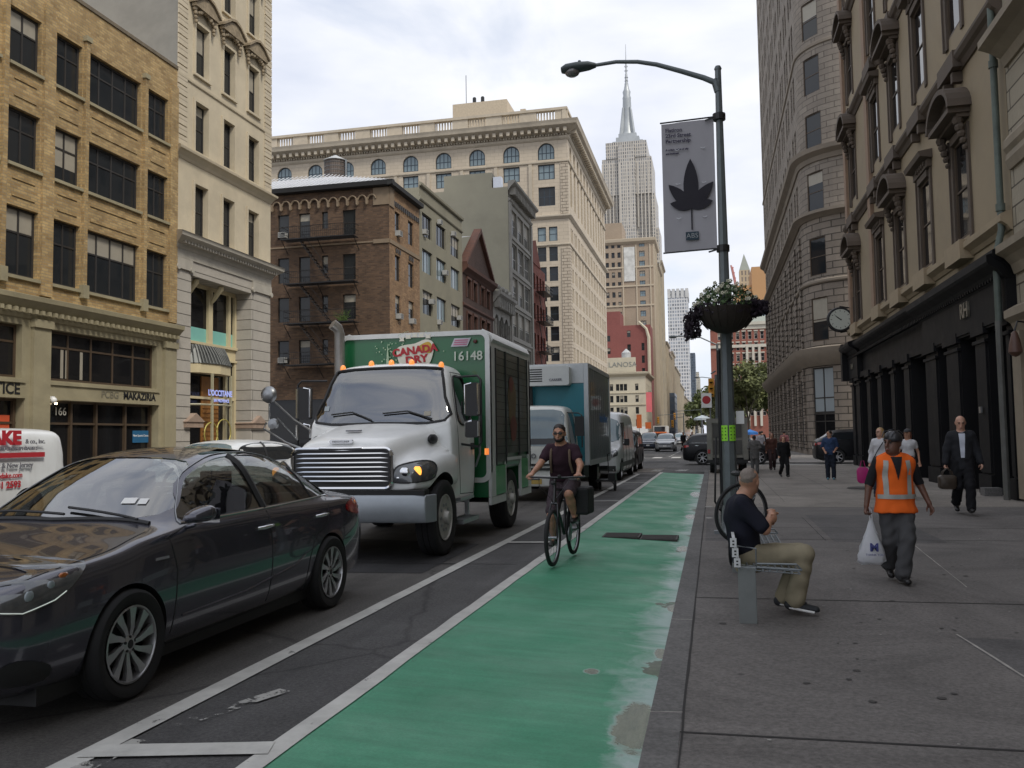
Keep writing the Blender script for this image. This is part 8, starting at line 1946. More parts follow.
def garment(r,body,c,B,s,g,h,T):
 kind,m=c[0],c[1];o=c[2] if len(c)>2 else{}
 inf=o.get('inf',.014)*s;fold=o.get('fold',.005)
 if kind in('shirt','coat','vest','dress'):
  hem=o.get('hem',.90)*s;sl=o.get('sleeve',.5);fl=o.get('flare',1.0)
  p0=(B['pel'][0],B['pel'][1],min(hem+.02,B['pel'][2])) if 'hem' in o or kind!='shirt' else B['pel']
  pr=[('f',p0,B['waist'],(.150*g*fl*s+inf),.137*s*g+inf,1,.74,.06),('f',B['waist'],B['chest'],.137*s*g+inf,.158*s*g+inf,1,.73,.06),('c',lerp(B['shL'],B['chest'],.25),lerp(B['shR'],B['chest'],.25),.070*s+inf*.6,.070*s+inf*.6,.07),('c',B['chest'],lerp(B['chest'],B['neck'],.8),.095*s+inf,.062*s+inf*.5,.06)]
  for q in 'LR':
   a,e,w_=B['sh'+q],B['el'+q],B['wr'+q]
   if sl<0:continue
   if sl<=0:pr.append(('c',a,lerp(a,e,.10),.054*s*g+inf*.8,.052*s*g+inf*.8,.03));continue
   k=min(1,sl*1.0/.55) if sl<.55 else 1
   pr.append(('c',a,lerp(a,e,k),.054*s*g+inf,.043*s*g+inf*1.25,.03))
   if sl>=.9:pr.append(('c',e,lerp(e,w_,.97),.042*s*g+inf,.031*s+inf,.03))
  if 'skirt' in o:
   z1=o['skirt']*s;pr.append(('f',(B['pel'][0],B['pel'][1],z1+.02),B['waist'],(.20*fl)*s,.13*s,1,.8,.05));hem=z1
  pr.append(('lo',hem));vn=o.get('neck',1.0);pr.append(('-e',plus(B['neck'],(0,-.030*s*vn,.045*s)),(.062*s*vn,.070*s*vn,.060*s*vn)))
  if kind in('coat','vest') and o.get('open',False):pass
  ob=sdfobj(o.get('name',kind),pr,m,r,h,.03,fold,o.get('fs',26))
 elif kind in('trousers','shorts'):
  end=o.get('end',1.0);pr=[('f',B['pel'],lerp(B['pel'],B['waist'],.55),.152*s*g+inf*.6,.138*s*g+inf*.4,1,.74,.05)]
  for q in 'LR':
   a,k_,n_=B['hip'+q],B['knee'+q],B['ank'+q]
   pr.append(('c',a,k_ if kind=='trousers' else lerp(a,k_,min(1,end)),.088*s*g+inf,.060*s+inf*(1.5 if kind=='shorts' else 1.2),.05))
   if kind=='trousers':pr+=[('c',k_,lerp(k_,n_,.96),.060*s+inf*1.2,.048*s+inf*o.get('wide',1.4),.03)]
  ob=sdfobj(kind,pr,m,r,h,.03,fold,o.get('fs',30))
 elif kind=='shoes':
  for q in 'LR':
   a,t_=B['ank'+q],B['toe'+q];d=np.array(t_)-np.array(a);d[2]=0;L_=np.linalg.norm(d);d=d/max(L_,1e-6);tilt=(t_[2]-a[2])
   A=tuple(np.array(a)-d*.045*s+np.array((0,0,-.035*s)));Bq=tuple(np.array(a)+d*.165*s+np.array((0,0,tilt*.85-.005*s)))
   pr=[('c',a,A,.044*s,.040*s,.03),('f',A,Bq,.043*s,.040*s,2,.85,.03)]
   if abs(tilt+.05*s)<.03*s:pr.append(('lo',a[2]-.088*s))
   ob=sdfobj('shoe',pr,m,r,h*.9,.02)
 elif kind=='hair':
  st=o.get('style','short');hs=s;pr=[]
  def E(x,y,z,a,b,d):p=T(x,y,z);return('e',p,(a*s,b*s,d*s),.02)
  yaw=o.get('yaw',0);q=abs(math.sin(yaw))
  a_,b_=.082+.018*q,.100-.018*q
  pr=[E(0,.018,.036,a_-.003,b_-.003,.090)]
  if st=='long':pr+=[E(-.055,.035,-.05,.040,.05,.11),E(.055,.035,-.05,.040,.05,.11),E(0,.07,-.09,.07,.045,.13),E(-.078,-.015,-.10,.026,.035,.13),E(.078,-.015,-.10,.026,.035,.13)]
  if st=='bun':pr+=[E(0,.10,.09,.045,.045,.045)]
  f=np.array(T(0,-1,0))-np.array(T(0,0,0));f/=np.linalg.norm(f);base=T(0,-.045,.060) if st=='long' else T(0,-.070,.088)
  pr.append(('pl',base,tuple(np.array(f)-np.array((0,0,.40 if st=='long' else .75)))))
  ob=sdfobj('hair',pr,m,r,h*.8,.02,.003,90)
 return
CL=cloth
shoeB=mat('shoe_black',(.015,.014,.014),.4,var=.2,ns=10)
def worker_extra(r,B,s,T):
 st=mat('vest_tape',(.34,.34,.31),.45,var=.12,ns=12)
 v=[o for o in r.children if o.name.split('.')[0]=='vest'][0];bm=bmesh.new();bm.from_mesh(v.data);bt=BVHTree.FromBMesh(bm);bm.free()
 def lay(pts2,name,w,side=-1):
  b=MB();rings=[]
  for(x,z),(x2,z2) in zip(pts2[:-1],pts2[1:]):
   n=26
   for k in range(n+1):
    t=k/n;px_,pz=x+(x2-x)*t,z+(z2-z)*t;dx,dz=x2-x,z2-z;L_=math.hypot(dx,dz);nx,nz=-dz/L_*w/2,dx/L_*w/2;row=[]
    for q in(-1,-.33,.33,1):
     h=bt.ray_cast(Vector((px_+nx*q,side*2,pz+nz*q)),Vector((0,-side,0)))
     row.append(tuple(h[0]+h[1]*.006) if h[0] is not None else None)
    rings.append(row)
  for a,c_ in zip(rings[:-1],rings[1:]):
   for j in range(3):
    q=[a[j],a[j+1],c_[j+1],c_[j]]
    if all(q) and(Vector(q[0])-Vector(q[2])).length<.09:b.add(q,[(0,1,2,3)])
  b.build(name,st,v,smooth=60,off=(0,0,0))
 for sd in(-1,1):
  lay([(-.205*s,1.01*s),(.205*s,1.01*s)],'reflective_band',.052*s,sd)
  for x in(-1,1):lay([(x*.125*s,1.035*s),(x*.130*s,1.30*s),(x*.118*s,1.43*s)],'reflective_band',.052*s,sd)
 b=MB();k=[]
 tri=[(-.055,1.475),(.0,1.20),(.055,1.475)]
 vs=[];n=14
 for i in range(n+1):
  z=1.475-(1.475-1.20)*i/n;wv=.062*(1-i/n)
  for q in(-1,0,1):
   h=bt.ray_cast(Vector((q*wv*s,-2,z*s)),Vector((0,1,0)));vs.append(tuple((h[0] if h[0] is not None else Vector((q*wv*s,-.09*s,z*s)))+Vector((0,-.010,0))))
 for i in range(n):
  for q in(0,1):b.add([vs[i*3+q],vs[i*3+q+1],vs[i*3+q+4],vs[i*3+q+3]],[(0,1,2,3)])
 b.build('shirt_front',MATS['cloth_black'],v,smooth=60,off=(0,0,0))
 hd=B['head'];pr=[('e',T(0,.012,.050),(.104*s,.124*s,.098*s),.02),('pl',T(0,0,.016),(0,0,-1))]
 c=T(0,0,0);hm=sdfobj('helmet',pr,mat('helmet_black',(.02,.02,.023),.38,var=.1,coat=.2),r,.008,.02)
 b=MB()
 for a in(-.05,0,.05):b.tube([T(a,-.108,.07),T(a*1.2,-.055,.142-.3*abs(a)),T(a*1.2,.03,.152-.3*abs(a)),T(a,.115,.10)],.006*s,6)
 b.build('helmet_rib',mat('helmet_grey',(.04,.042,.05),.35,var=.1),hm,smooth=60,off=(0,0,0))
 b=MB();b.tube([T(-.075,-.01,.01),T(-.055,-.04,-.06),T(0,-.06,-.108),T(.055,-.04,-.06),T(.075,-.01,.01)],.005*s,5);b.build('chin_strap',MATS['black_plastic'],hm,off=(0,0,0))
 b=MB();b.cbox((.11*s,-.128*s,1.30*s),(.07*s,.006,.075*s));b.build('badge_pocket',mat('vest_orange_dark',(.62,.12,.02),.7),v,off=(0,0,0))
wk=person('person in an orange reflective vest and black cycle helmet carrying a white plastic bag',(1.78,9.42,.03),R(4),1.50,dict(hipL=(.09,0,.92),hipR=(-.09,0,.92),kneeL=(.085,-.12,.53),kneeR=(-.07,.02,.50),ankL=(.02,-.10,.10),ankR=(-.04,.26,.17),toeR=(-.05,.14,.055),toeL=(.03,-.25,.045),elR=(-.285,.02,1.14),wrR=(-.335,-.03,.90),elL=(.29,.05,1.15),wrL=(.365,-.02,.93),shL=(.183,0,1.415),shR=(-.183,0,1.415),head=(-.01,-.02,1.63)),'brown',dict(yaw=R(-48),size=1.12),[('shirt',CL('black',(.016,.016,.018)),dict(hem=.97,sleeve=.52,inf=.006)),('vest',CL('orange',(.78,.135,.018),var=.08,ns=5),dict(hem=.82,sleeve=-1,inf=.036,flare=1.26,fold=.006,fs=21,neck=1.15)),('trousers',CL('grey_work',(.075,.075,.078),grime=.3),dict(inf=.022,fold=.007,wide=1.9)),('shoes',shoeB)],h=.0075,build=1.08,hands=(('R',dict(curl=1.1,palm_dir=(.6,-.4,0))),('L',dict(curl=.45,palm_dir=(-.7,-.3,0)))),extra=worker_extra)
bg=thing('carrier_bag','thin white plastic bag with blue print hanging from the hand of the vested person','plastic bag',(1.475,9.40,.30))
def P_(x,z,y=9.40):return(x,y,z)
cx,cy,zt=1.535,9.39,.675
rings=[];rnd=random.Random(4)
prof=[(r_*.86,zt+d_*.9) for r_,d_ in((.012,0),(.03,-.05),(.05,-.12),(.085,-.22),(.125,-.33),(.15,-.42),(.150,-.48),(.10,-.51),(.02,-.515))]
for r_,z in prof:rings.append([(cx+r_*math.cos(2*PI*j/28)*(1+.10*math.sin(5*j+z*30)*min(1,r_*12))-.02*(zt-z),cy+r_*.55*math.sin(2*PI*j/28)*(1+.14*math.sin(7*j+z*20)),z+.012*math.sin(3*j)*(r_>.05)) for j in range(28)])
b=MB();b.rings(rings,0,True);bagm,t=newmat('bag_plastic');t.b.inputs['Base Color'].default_value=(.72,.73,.76,1);t.b.inputs['Roughness'].default_value=.35;t.b.inputs['Transmission Weight'].default_value=.25;t.b.inputs['Alpha'].default_value=.93;t.bump(t.noise(26,4,.6),.6,.01)
b.build('bag',bagm,bg,smooth=60)
b=MB()
for dx in(-1,1):b.tube([(cx+dx*.012,cy-.01,zt-.02),(cx+dx*.006,cy,zt+.08),(cx-.015,cy+.005,zt+.125)],.006,5)
b.build('handle',bagm,bg)
text('print','M',.11,faceS((cx+.01,cy-.075,zt-.29)),mat('print_blue_bag',(.06,.07,.24),.5),bg,ext=.001,bold=.004);text('print','THANK YOU',.030,faceS((cx+.012,cy-.083,zt-.36)),MATS['print_blue_bag'],bg,ext=.001)
s_=.93
def sit_extra(r,B,s,T):
 for q in 'LR':
  a,t_=B['ank'+q],B['toe'+q];b=MB();d=(Vector(t_)-Vector(a));d.z=0;d.normalize();n=Vector((-d.y,d.x,0))
  for sg in(-1,1):
   p0=Vector(a)-d*.05*s+n*sg*.037*s;p1=Vector(a)+d*.16*s+n*sg*.036*s;p0.z=a[2]-.055*s;p1.z=t_[2]-.012*s;b.tube([tuple(p0),tuple((p0+p1)/2),tuple(p1)],.011*s,6)
  b.build('sole_stripe',MATS['white_sign'],r,off=(0,0,0))
 b=MB();nk=B['neck'];b.torus((nk[0],nk[1]+.005,nk[2]+.010),.062*s,.016*s,2,24,7);b.build('collar',MATS['cloth_navy'],r,smooth=60,off=(0,0,0))
JS=dict(pel=(0,.03,.50),hipL=(.09,0,.49),hipR=(-.09,0,.49),waist=(0,.06,.64),chest=(0,.09,.86),neck=(0,.05,1.03),head=(.0,-.01,1.175),shL=(.165,.05,.975),shR=(-.165,.07,.975),elL=(.22,-.10,.76),elR=(-.22,-.12,.76),wrL=(.02,-.21,.84),wrR=(-.03,-.19,.88),kneeL=(.10,-.44,.52),kneeR=(-.11,-.45,.53),ankL=(.04,-.28,.13),ankR=(-.13,-.36,.13),toeR=(-.15,-.50,.055),toeL=(.06,-.42,.055))
JS={k:(v[0],v[1],v[2]) for k,v in JS.items()}
person('person in navy shirt and khaki trousers sitting cross armed on the metal bench',(.29,7.78,.02),R(90),1.66,JS,'tan',dict(yaw=R(62),browm='hair_grey',size=1.06),[('shirt',CL('navy',(.012,.013,.022),var=.2),dict(sleeve=.48,hem=.44,inf=.018,fold=.006)),('trousers',CL('khaki',(.27,.235,.16),var=.12),dict(inf=.020,fold=.007,wide=1.9,fs=24)),('shoes',mat('shoe_canvas',(.02,.022,.026),.7,var=.2)),('hair',mat('hair_cropped',(.20,.165,.14),.75,var=.3,ns=70),dict(yaw=R(62)))],h=.0075,build=1.12,hands=(('R',dict(curl=.5,palm_dir=(0,0,-1),grip=(.8,.1,.2))),('L',dict(curl=.5,palm_dir=(0,1,0),grip=(-.8,.1,.0)))),extra=sit_extra)
bx,by=-1.89,10.15
bk=thing('bicycle','black bicycle ridden towards us on the white lane line','bicycle',(bx,by,.012),R(-4))
def bikewheel(parent,y,r=.335):
 b=MB();b.torus((0,0,0),r-.024,.026,0,48,8);o=b.build('wheel',MATS['rubber'],parent,smooth=60,off=(0,0,0));o.location=(0,y,r)
 b=MB();b.torus((0,0,0),r-.045,.010,0,48,6);b.build('rim',MATS['steel'],o,smooth=60,off=(0,0,0))
 b=MB()
 for k in range(16):
  a=2*PI*k/16;b.tube([(.02*(-1)**k,.02*math.cos(a+.5),.02*math.sin(a+.5)),(0,(r-.05)*math.cos(a),(r-.05)*math.sin(a))],.0016,4)
 b.build('spoke',MATS['steel'],o,off=(0,0,0));b=MB();b.tube([(-.05,0,0),(.05,0,0)],.018,8);b.build('hub',MATS['steel'],o,off=(0,0,0));return o
bikewheel(bk,.0);bikewheel(bk,1.08)
bm_=mat('bike_frame',(.014,.014,.016),.35,.2,var=.1,coat=.5)
b=MB()
for sx in(-1,1):b.tube([(sx*.055,0,.335),(sx*.055,.05,.60),(sx*.04,.10,.73)],.013,7)
b.tube([(-.04,.10,.73),(.04,.10,.73)],.02,7);b.tube([(0,.10,.73),(0,.145,.94),(0,.16,1.02)],.021,8);b.tube([(0,.14,.90),(0,.62,.86)],.018,8);b.tube([(0,.12,.80),(0,.58,.32)],.021,8);b.tube([(0,.58,.32),(0,.72,.98)],.017,8)
for sx in(-1,1):b.tube([(sx*.03,.60,.34),(sx*.065,1.08,.335)],.010,6);b.tube([(sx*.02,.69,.84),(sx*.065,1.08,.335)],.009,6)
b.build('frame',bm_,bk,smooth=50,off=(0,0,0))
b=MB();b.tube([(-.36,.22,1.045),(-.30,.19,1.045),(-.08,.14,1.04),(.08,.14,1.04),(.30,.19,1.045),(.36,.22,1.045)],.013,8)
b.tube([(-.28,.12,1.02),(-.18,.13,1.02)],.01,6);b.tube([(.28,.12,1.02),(.18,.13,1.02)],.01,6)
b.tube([(-.2,.15,1.03),(-.16,.02,.95),(-.03,.04,.80),(0,.09,.72)],.004,5);b.tube([(.2,.15,1.03),(.15,.02,.93),(.04,.05,.80)],.004,5);b.build('handlebar',bm_,bk,smooth=50,off=(0,0,0))
b=MB();b.sphere((0,.08,.98),.035,8);b.sphere((.07,.10,1.06),.025,8);b.build('lamp',MATS['black_plastic'],bk,off=(0,0,0))
b=MB();b.sphere((0,.76,1.0),.10,12,sc=(.8,1.3,.35));b.build('saddle',MATS['black_plastic'],bk,smooth=60,off=(0,0,0))
b=MB();b.lathe([(.09,-.005),(.09,.005)],(.07,.59,.32),20,axis=0);b.tube([(.09,.59,.32),(.10,.52,.46)],.010,6);b.tube([(-.09,.59,.32),(-.10,.66,.18)],.010,6)
for c_ in((.15,.515,.47),(-.15,.665,.17)):b.cbox(c_,(.10,.07,.02))
b.build('crankset',MATS['steel'],bk,off=(0,0,0))
b=MB();b.box(-.10,.10,.86,1.25,.70,.72);
for sx in(-1,1):b.tube([(sx*.09,1.2,.70),(sx*.07,1.08,.36)],.006,5)
b.build('rack',MATS['black_metal'],bk,off=(0,0,0))
b=MB();b.box(.13,.33,.52,.88,.56,.90);b.build('pannier',mat('bag_black',(.012,.012,.013),.75,var=.2,ns=12,bump=.3),bk,bevel=.03,off=(0,0,0))
def cyc_extra(r,B,s,T):
 b=MB()
 for sx in(-1,1):b.sphere(T(sx*.032,-.098,.014),.026*s,10,sc=(1,.35,.75))
 b.tube([T(-.012,-.105,.018),T(.012,-.105,.018)],.004,5)
 for sx in(-1,1):b.tube([T(sx*.056,-.085,.018),T(sx*.08,.01,.012)],.004,5)
 b.build('sunglasses',MATS['black_plastic'],r,smooth=60,off=(0,0,0))
 b=MB()
 for sx in(-1,1):
  a=B['sh'+('L' if sx>0 else 'R')];m_=B['chest'];b.tube([(sx*.105*s,a[1]+.12*s,a[2]-.02*s),(sx*.11*s,a[1]-.02*s,a[2]+.065*s),(sx*.12*s,a[1]-.10*s,a[2]-.03*s),(sx*.125*s,a[1]-.105*s,a[2]-.17*s),(sx*.14*s,a[1]-.0*s,a[2]-.30*s)],.016*s,6)
 b.build('rucksack_strap',mat('strap_tan',(.13,.09,.06),.8),r,smooth=60,off=(0,0,0))
 pr=[('e',T(0,-.058,-.075),(.05*s,.045*s,.035*s),.02),('e',T(-.05,-.03,-.05),(.02*s,.04*s,.035*s),.02),('e',T(.05,-.03,-.05),(.02*s,.04*s,.035*s),.02)];sdfobj('beard',pr,HAIRM['dark'],r,.006,.02)
person('person with sunglasses, maroon t-shirt and rucksack straps riding a bicycle towards us',(bx+.03,by+.78,.012),R(-2),1.72,dict(pel=(0,.02,1.00),hipL=(.09,0,.97),hipR=(-.09,0,.97),waist=(0,-.06,1.10),chest=(0,-.17,1.30),neck=(0,-.22,1.455),head=(-.01,-.27,1.60),shL=(.160,-.19,1.40),shR=(-.160,-.19,1.40),elL=(.265,-.32,1.20),elR=(-.265,-.32,1.20),wrL=(.275,-.52,1.10),wrR=(-.32,-.50,1.10),kneeL=(.13,-.42,.84),kneeR=(-.13,-.28,.56),ankL=(.16,-.20,.545),ankR=(-.15,-.06,.25),toeL=(.16,-.35,.50),toeR=(-.15,-.21,.18)),'tan',dict(yaw=R(0),pitch=R(8),size=1.0),[('shirt',CL('maroon',(.035,.016,.024),var=.15),dict(sleeve=.30,hem=.98,inf=.016,fold=.006)),('shorts',CL('plaid',(.06,.045,.052),var=.6,ns=22),dict(end=.85,inf=.02,fold=.006)),('shoes',shoeB),('hair',HAIRM['dark'],{})],h=.0085,build=1.05,hands=(('R',dict(curl=1.2,palm_dir=(0,.2,-1),grip=(.1,-.8,-.1))),('L',dict(curl=1.2,palm_dir=(0,.2,-1),grip=(-.1,-.8,-.1)))),extra=cyc_extra)
def suit_extra(r,B,s,T):
 b=MB();zs=[(1.445-.036*k,.052-.022*k/12) for k in range(13)];c=B['chest']
 co_=[o for o in r.children if o.name.split('.')[0]=='jacket'][0];bm=bmesh.new();bm.from_mesh(co_.data);bt=BVHTree.FromBMesh(bm);bm.free();vs=[]
 for z,w_ in zs:
  for q in(-1,0,1):
   h=bt.ray_cast(Vector((q*w_*s,-2,z*s)),Vector((0,1,0)));vs.append(tuple((h[0] if h[0] is not None else Vector((q*w_*s,-.10*s,z*s)))+Vector((0,-.012,0))))
 for i in range(len(zs)-1):
  for q in(0,1):b.add([vs[i*3+q],vs[i*3+q+1],vs[i*3+q+4],vs[i*3+q+3]],[(0,1,2,3)])
 b.build('shirt_front',CL('pale_blue',(.55,.58,.66),var=.05),r,smooth=60,off=(0,0,0))
WALK=dict(kneeL=(.09,-.20,.53),ankL=(.085,-.24,.12),toeL=(.085,-.38,.10),kneeR=(-.09,-.06,.50),ankR=(-.10,.26,.19),toeR=(-.10,.17,.06),elL=(.23,.09,1.16),wrL=(.25,.02,.91),elR=(-.23,-.01,1.15),wrR=(-.25,-.17,.93))
WALK2={('knee'+('R' if k[-1]=='L' else 'L') if k.startswith('knee') else k[:-1]+('R' if k[-1]=='L' else 'L')):(-v[0],v[1],v[2]) for k,v in WALK.items()}
person('bald person in a dark suit and open pale shirt carrying a brown bag',(4.36,17.0,.04),R(-8),1.76,{**WALK,'shL':(.158,.01,1.42),'shR':(-.158,.01,1.42),'elR':(-.235,.0,1.16),'wrR':(-.275,-.04,.92),'elL':(.24,.06,1.16),'wrL':(.29,-.02,.93)},'pale',dict(pitch=R(18),size=1.05),[('shirt',MATS.get('cloth_pale_blue') or CL('pale_blue',(.55,.58,.66),var=.05),dict(sleeve=.5,hem=.96,inf=.003)),('coat',CL('suit',(.022,.023,.027),var=.15),dict(name='jacket',hem=.80,sleeve=1.0,inf=.026,fold=.005,flare=1.0,neck=1.25)),('trousers',CL('suit_trouser',(.010,.010,.012)),dict(inf=.022,fold=.008)),('shoes',shoeB)],h=.011,build=.96,hands=(('R',dict(curl=1.1,palm_dir=(.6,-.3,0))),('L',dict(curl=.5,palm_dir=(-.7,-.3,0)))),extra=suit_extra)
bg=thing('holdall','brown leather holdall hanging from the hand of the bald suited person','bag',(4.08,16.9,.45))
b=MB();b.rings([[(4.08+x,16.92+y*.09,z) for x,z in rrect(-.145*w_,.145*w_,.50,.50+.25*w_,.06)] for y,w_ in((-1.1,.8),(-.8,1),(.8,1),(1.1,.8))],0,True);b.build('bag',mat('leather_brown',(.045,.032,.022),.45,var=.3,ns=8,bump=.3),bg,smooth=60)
b=MB()
for y in(-.05,.05):b.tube([(3.99,16.92+y,.73),(4.01,16.92+y,.81),(4.08,16.92+y*.3,.87),(4.15,16.92+y,.81),(4.17,16.92+y,.73)],.009,6)
b.build('handle',MATS['leather_brown'],bg,smooth=60)
def strap_extra(r,B,s,T):
 b=MB();b.tube([(.13*s,-.03*s,1.47*s),(.06*s,-.15*s,1.35*s),(-.06*s,-.165*s,1.15*s),(-.16*s,-.08*s,.98*s)],.010,6);b.build('bag_strap',MATS['black_plastic'],r,smooth=60,off=(0,0,0))
person('person with long blonde hair in a loose white blouse holding a magenta bag',(3.68,20.9,.035),R(-20),1.60,{**WALK2,'shL':(.145,.01,1.41),'shR':(-.145,.01,1.41)},'pale',dict(yaw=R(-35),browm='hair_brown'),[('shirt',CL('white_blouse',(.58,.58,.60),var=.06),dict(sleeve=1.0,hem=.82,inf=.026,fold=.008,flare=1.15)),('trousers',CL('dark_jeans',(.03,.035,.05)),{}),('shoes',shoeB),('hair',HAIRM['blonde'],dict(style='long',yaw=R(-35)))],h=.012,build=.84,extra=strap_extra)
bg=thing('shoulder_bag','bright magenta bag carried low by the person in the white blouse','bag',(3.24,20.6,.4))
b=MB();b.rings([[(3.24+x,20.62+y*.06,z) for x,z in rrect(-.12*w_,.12*w_,.40,.40+.36*w_,.08)] for y,w_ in((-1.1,.8),(-.8,1),(.8,1),(1.1,.8))],0,True);b.build('bag',mat('magenta',(.42,.015,.16),.5,var=.1),bg,smooth=60)
b=MB();b.tube([(3.18,20.62,.74),(3.22,20.62,.90),(3.27,20.62,.90),(3.30,20.62,.74)],.010,6);b.build('handle',MATS['magenta'],bg,smooth=60)
def cap_extra(r,B,s,T):
 pr=[('e',T(0,.012,.055),(.088*s,.105*s,.070*s),.02),('pl',T(0,0,.035),(0,0,-1))];cp=sdfobj('cap',pr,mat('cap_grey',(.05,.05,.052),.8),r,.010,.02)
 b=MB();b.sphere(T(0,-.115,.040),.07*s,12,sc=(.95,.9,.14));b.build('cap_peak',MATS['cap_grey'],cp,smooth=60,off=(0,0,0))
person('person in a grey cap and white sleeveless top half hidden behind the vested worker',(4.28,21.0,.04),R(-12),1.56,{**WALK,'shL':(.145,.01,1.41),'shR':(-.145,.01,1.41)},'tan',dict(yaw=R(-20)),[('shirt',CL('white_top',(.56,.56,.57),var=.06),dict(sleeve=.25,hem=.90,inf=.015)),('shorts',CL('grey_short',(.06,.06,.065)),dict(end=.6)),('shoes',shoeB),('hair',HAIRM['brown'],dict(style='long'))],h=.012,build=.82,extra=cap_extra)
STAND=dict(elL=(.25,.05,1.17),wrL=(.16,-.16,1.02),elR=(-.25,.05,1.17),wrR=(-.16,-.14,1.00))
def plain(label,x,y,rz,H,J,skin,top,leg,hair='dark',style='short',sleeve=.5,hem=.88,kind='shirt',group=None,shoes=None,yaw=0,b_=1.0,skirt=None,legk='trousers',end=1.0):
 o=dict(sleeve=sleeve,hem=hem,inf=.022,fold=.007)
 if skirt:o['skirt']=skirt
 person(label,(x,y,.04 if y<45 else .06),rz,H,J,skin,dict(yaw=yaw,eyes=y<45),[(kind,top,o),(legk,leg,dict(inf=.018,fold=.006,end=end)),('shoes',shoes or shoeB),('hair',HAIRM[hair],dict(style=style))],h=.015 if y<40 else .02,build=b_,fingers=y<36)
plain('person in a blue checked shirt and jeans standing with hands at the waist',3.62,29.1,R(-10),1.56,STAND,'tan',CL('blue_check',(.03,.055,.12),var=.5,ns=26),CL('navy_jeans',(.018,.022,.035)),yaw=R(-60),shoes=mat('shoe_blue',(.10,.22,.28),.6),b_=1.1)
plain('person all in black walking towards us on the pale pavement',2.30,30.4,R(10),1.40,WALK,'pale',CL('black2',(.010,.010,.011)),CL('black3',(.010,.010,.011)),'brown','long',1.0,.70,b_=1.15)
plain('person with red brown hair behind the one all in black',2.28,36.0,R(0),1.52,WALK2,'pale',CL('rust',(.09,.04,.03)),CL('brown_skirt',(.05,.03,.03)),'brown','long',1.0,.80)
plain('person in grey seen from behind, standing right of the lamp post',1.48,33.2,R(175),1.44,STAND,'brown',CL('grey_shirt',(.115,.11,.105)),CL('grey_trousers',(.10,.10,.098)),'dark','short',.5,.70,b_=1.2)
plain('person in a white top and patterned skirt beside the lamp post',.98,37.5,R(0),1.42,STAND,'tan',CL('white_blouse',(.6,.6,.6)),CL('orange_print',(.30,.09,.03),var=.8,ns=14),'dark','short',.4,.90)
plain('person with a pale shirt and dark trousers far along the pavement',2.55,50.0,R(180),1.60,WALK,'tan',CL('pale_shirt',(.40,.38,.40)),CL('dark_jeans',(.03,.03,.05)),'dark')
plain('distant person in rose coloured clothes by the curved tower wall',4.0,52.0,R(180),1.60,WALK2,'tan',CL('rose_top',(.30,.12,.12)),CL('dark_jeans',(.03,.03,.05)),'dark')
plain('dark figure crossing the avenue in front of the silver car, on its right',-2.45,74.0,R(30),1.68,WALK,'tan',CL('black2',(.01,.01,.01)),CL('black3',(.01,.01,.01)),'dark',sleeve=1)
plain('second dark figure crossing just behind the first, near the silver car',-1.75,76.0,R(-30),1.72,WALK2,'tan',CL('navy2',(.015,.02,.045)),CL('black3',(.01,.01,.01)),'dark',sleeve=1)
plain('distant person in black far down the right pavement',3.3,62.0,R(180),1.65,WALK,'tan',CL('black2',(.01,.01,.01)),CL('black3',(.01,.01,.01)),'dark',sleeve=1)
random.seed(31)
PG=MATS['pole_green']
lx,ly=.235,13.7
lp=thing('street_lamp','tall grey green street lamp with a long arm and cobra head over the bike lane','street lamp',(lx,ly,.02))
b=MB();b.tube([(lx,ly,.02),(lx,ly,.9),(lx+.005,ly,3.6),(lx+.005,ly,7.30)],[.112,.108,.082,.048],8);b.build('pole',PG,lp,smooth=30)
b=MB();b.lathe([(.20,.02),(.20,.06),(.15,.12),(.135,.40),(.12,.45)],(lx,ly,0),12);b.box(lx-.26,lx+.02,ly-.06,ly+.04,.02,.07);b.build('base',MATS['galv'],lp,smooth=40)
b=MB();b.sphere((lx+.005,ly,7.32),.06,8);b.build('finial',PG,lp,smooth=50)
arm=[(lx,ly,7.08),(lx-.22,ly,7.20),(lx-.55,ly,7.34),(lx-.95,ly,7.50),(lx-1.25,ly,7.58),(lx-1.6,ly,7.62),(lx-1.98,ly,7.60)]
b=MB();b.tube(arm,[.05,.046,.042,.038,.035,.032,.030],8);b.tube([(lx,ly,6.95),(lx-.05,ly,7.15)],.06,8);b.build('arm',PG,lp,smooth=50)
b=MB();b.rings([[(x,ly+.13*w_*math.cos(a),7.60+zc+.075*h_*math.sin(a)) for a in[2*PI*k/14 for k in range(14)]] for x,w_,h_,zc in((lx-1.93,.35,.5,.0),(lx-2.05,.8,.9,.005),(lx-2.25,1.0,1.05,.0),(lx-2.42,.95,1.0,-.01),(lx-2.50,.6,.6,-.02))],0,True)
b.sphere((lx-2.2,ly,7.69),.03,8);hd=b.build('lamp_head',mat('lamp_housing',(.07,.085,.09),.5,.3),lp,smooth=50)
b=MB();b.sphere((lx-2.32,ly,7.53),.115,14,sc=(1.1,.9,.75));b.build('lens',mat('lamp_lens',(.16,.15,.15),.15,coat=1),hd,smooth=60)
for z in(6.52,4.42):
 b=MB();b.tube([(lx+.10,ly-.02,z+.03),(lx-.92,ly-.02,z)],.013,6);b.lathe([(.10,-.05),(.10,.05)],(lx,ly,z+.02),12);b.tube([(lx-.1,ly-.05,z),(lx-.22,ly-.05,z-.03)],.015,5);b.build('banner_bracket',MATS['black_metal'],lp)
bn=thing('banner','grey street banner with a large black leaf hung from the lamp post','banner',(lx-.5,ly-.02,4.42))
b=MB();n=14;x0,x1=lx-.90,lx-.085;z0,z1=4.43,6.50
pts=[];nx_=8
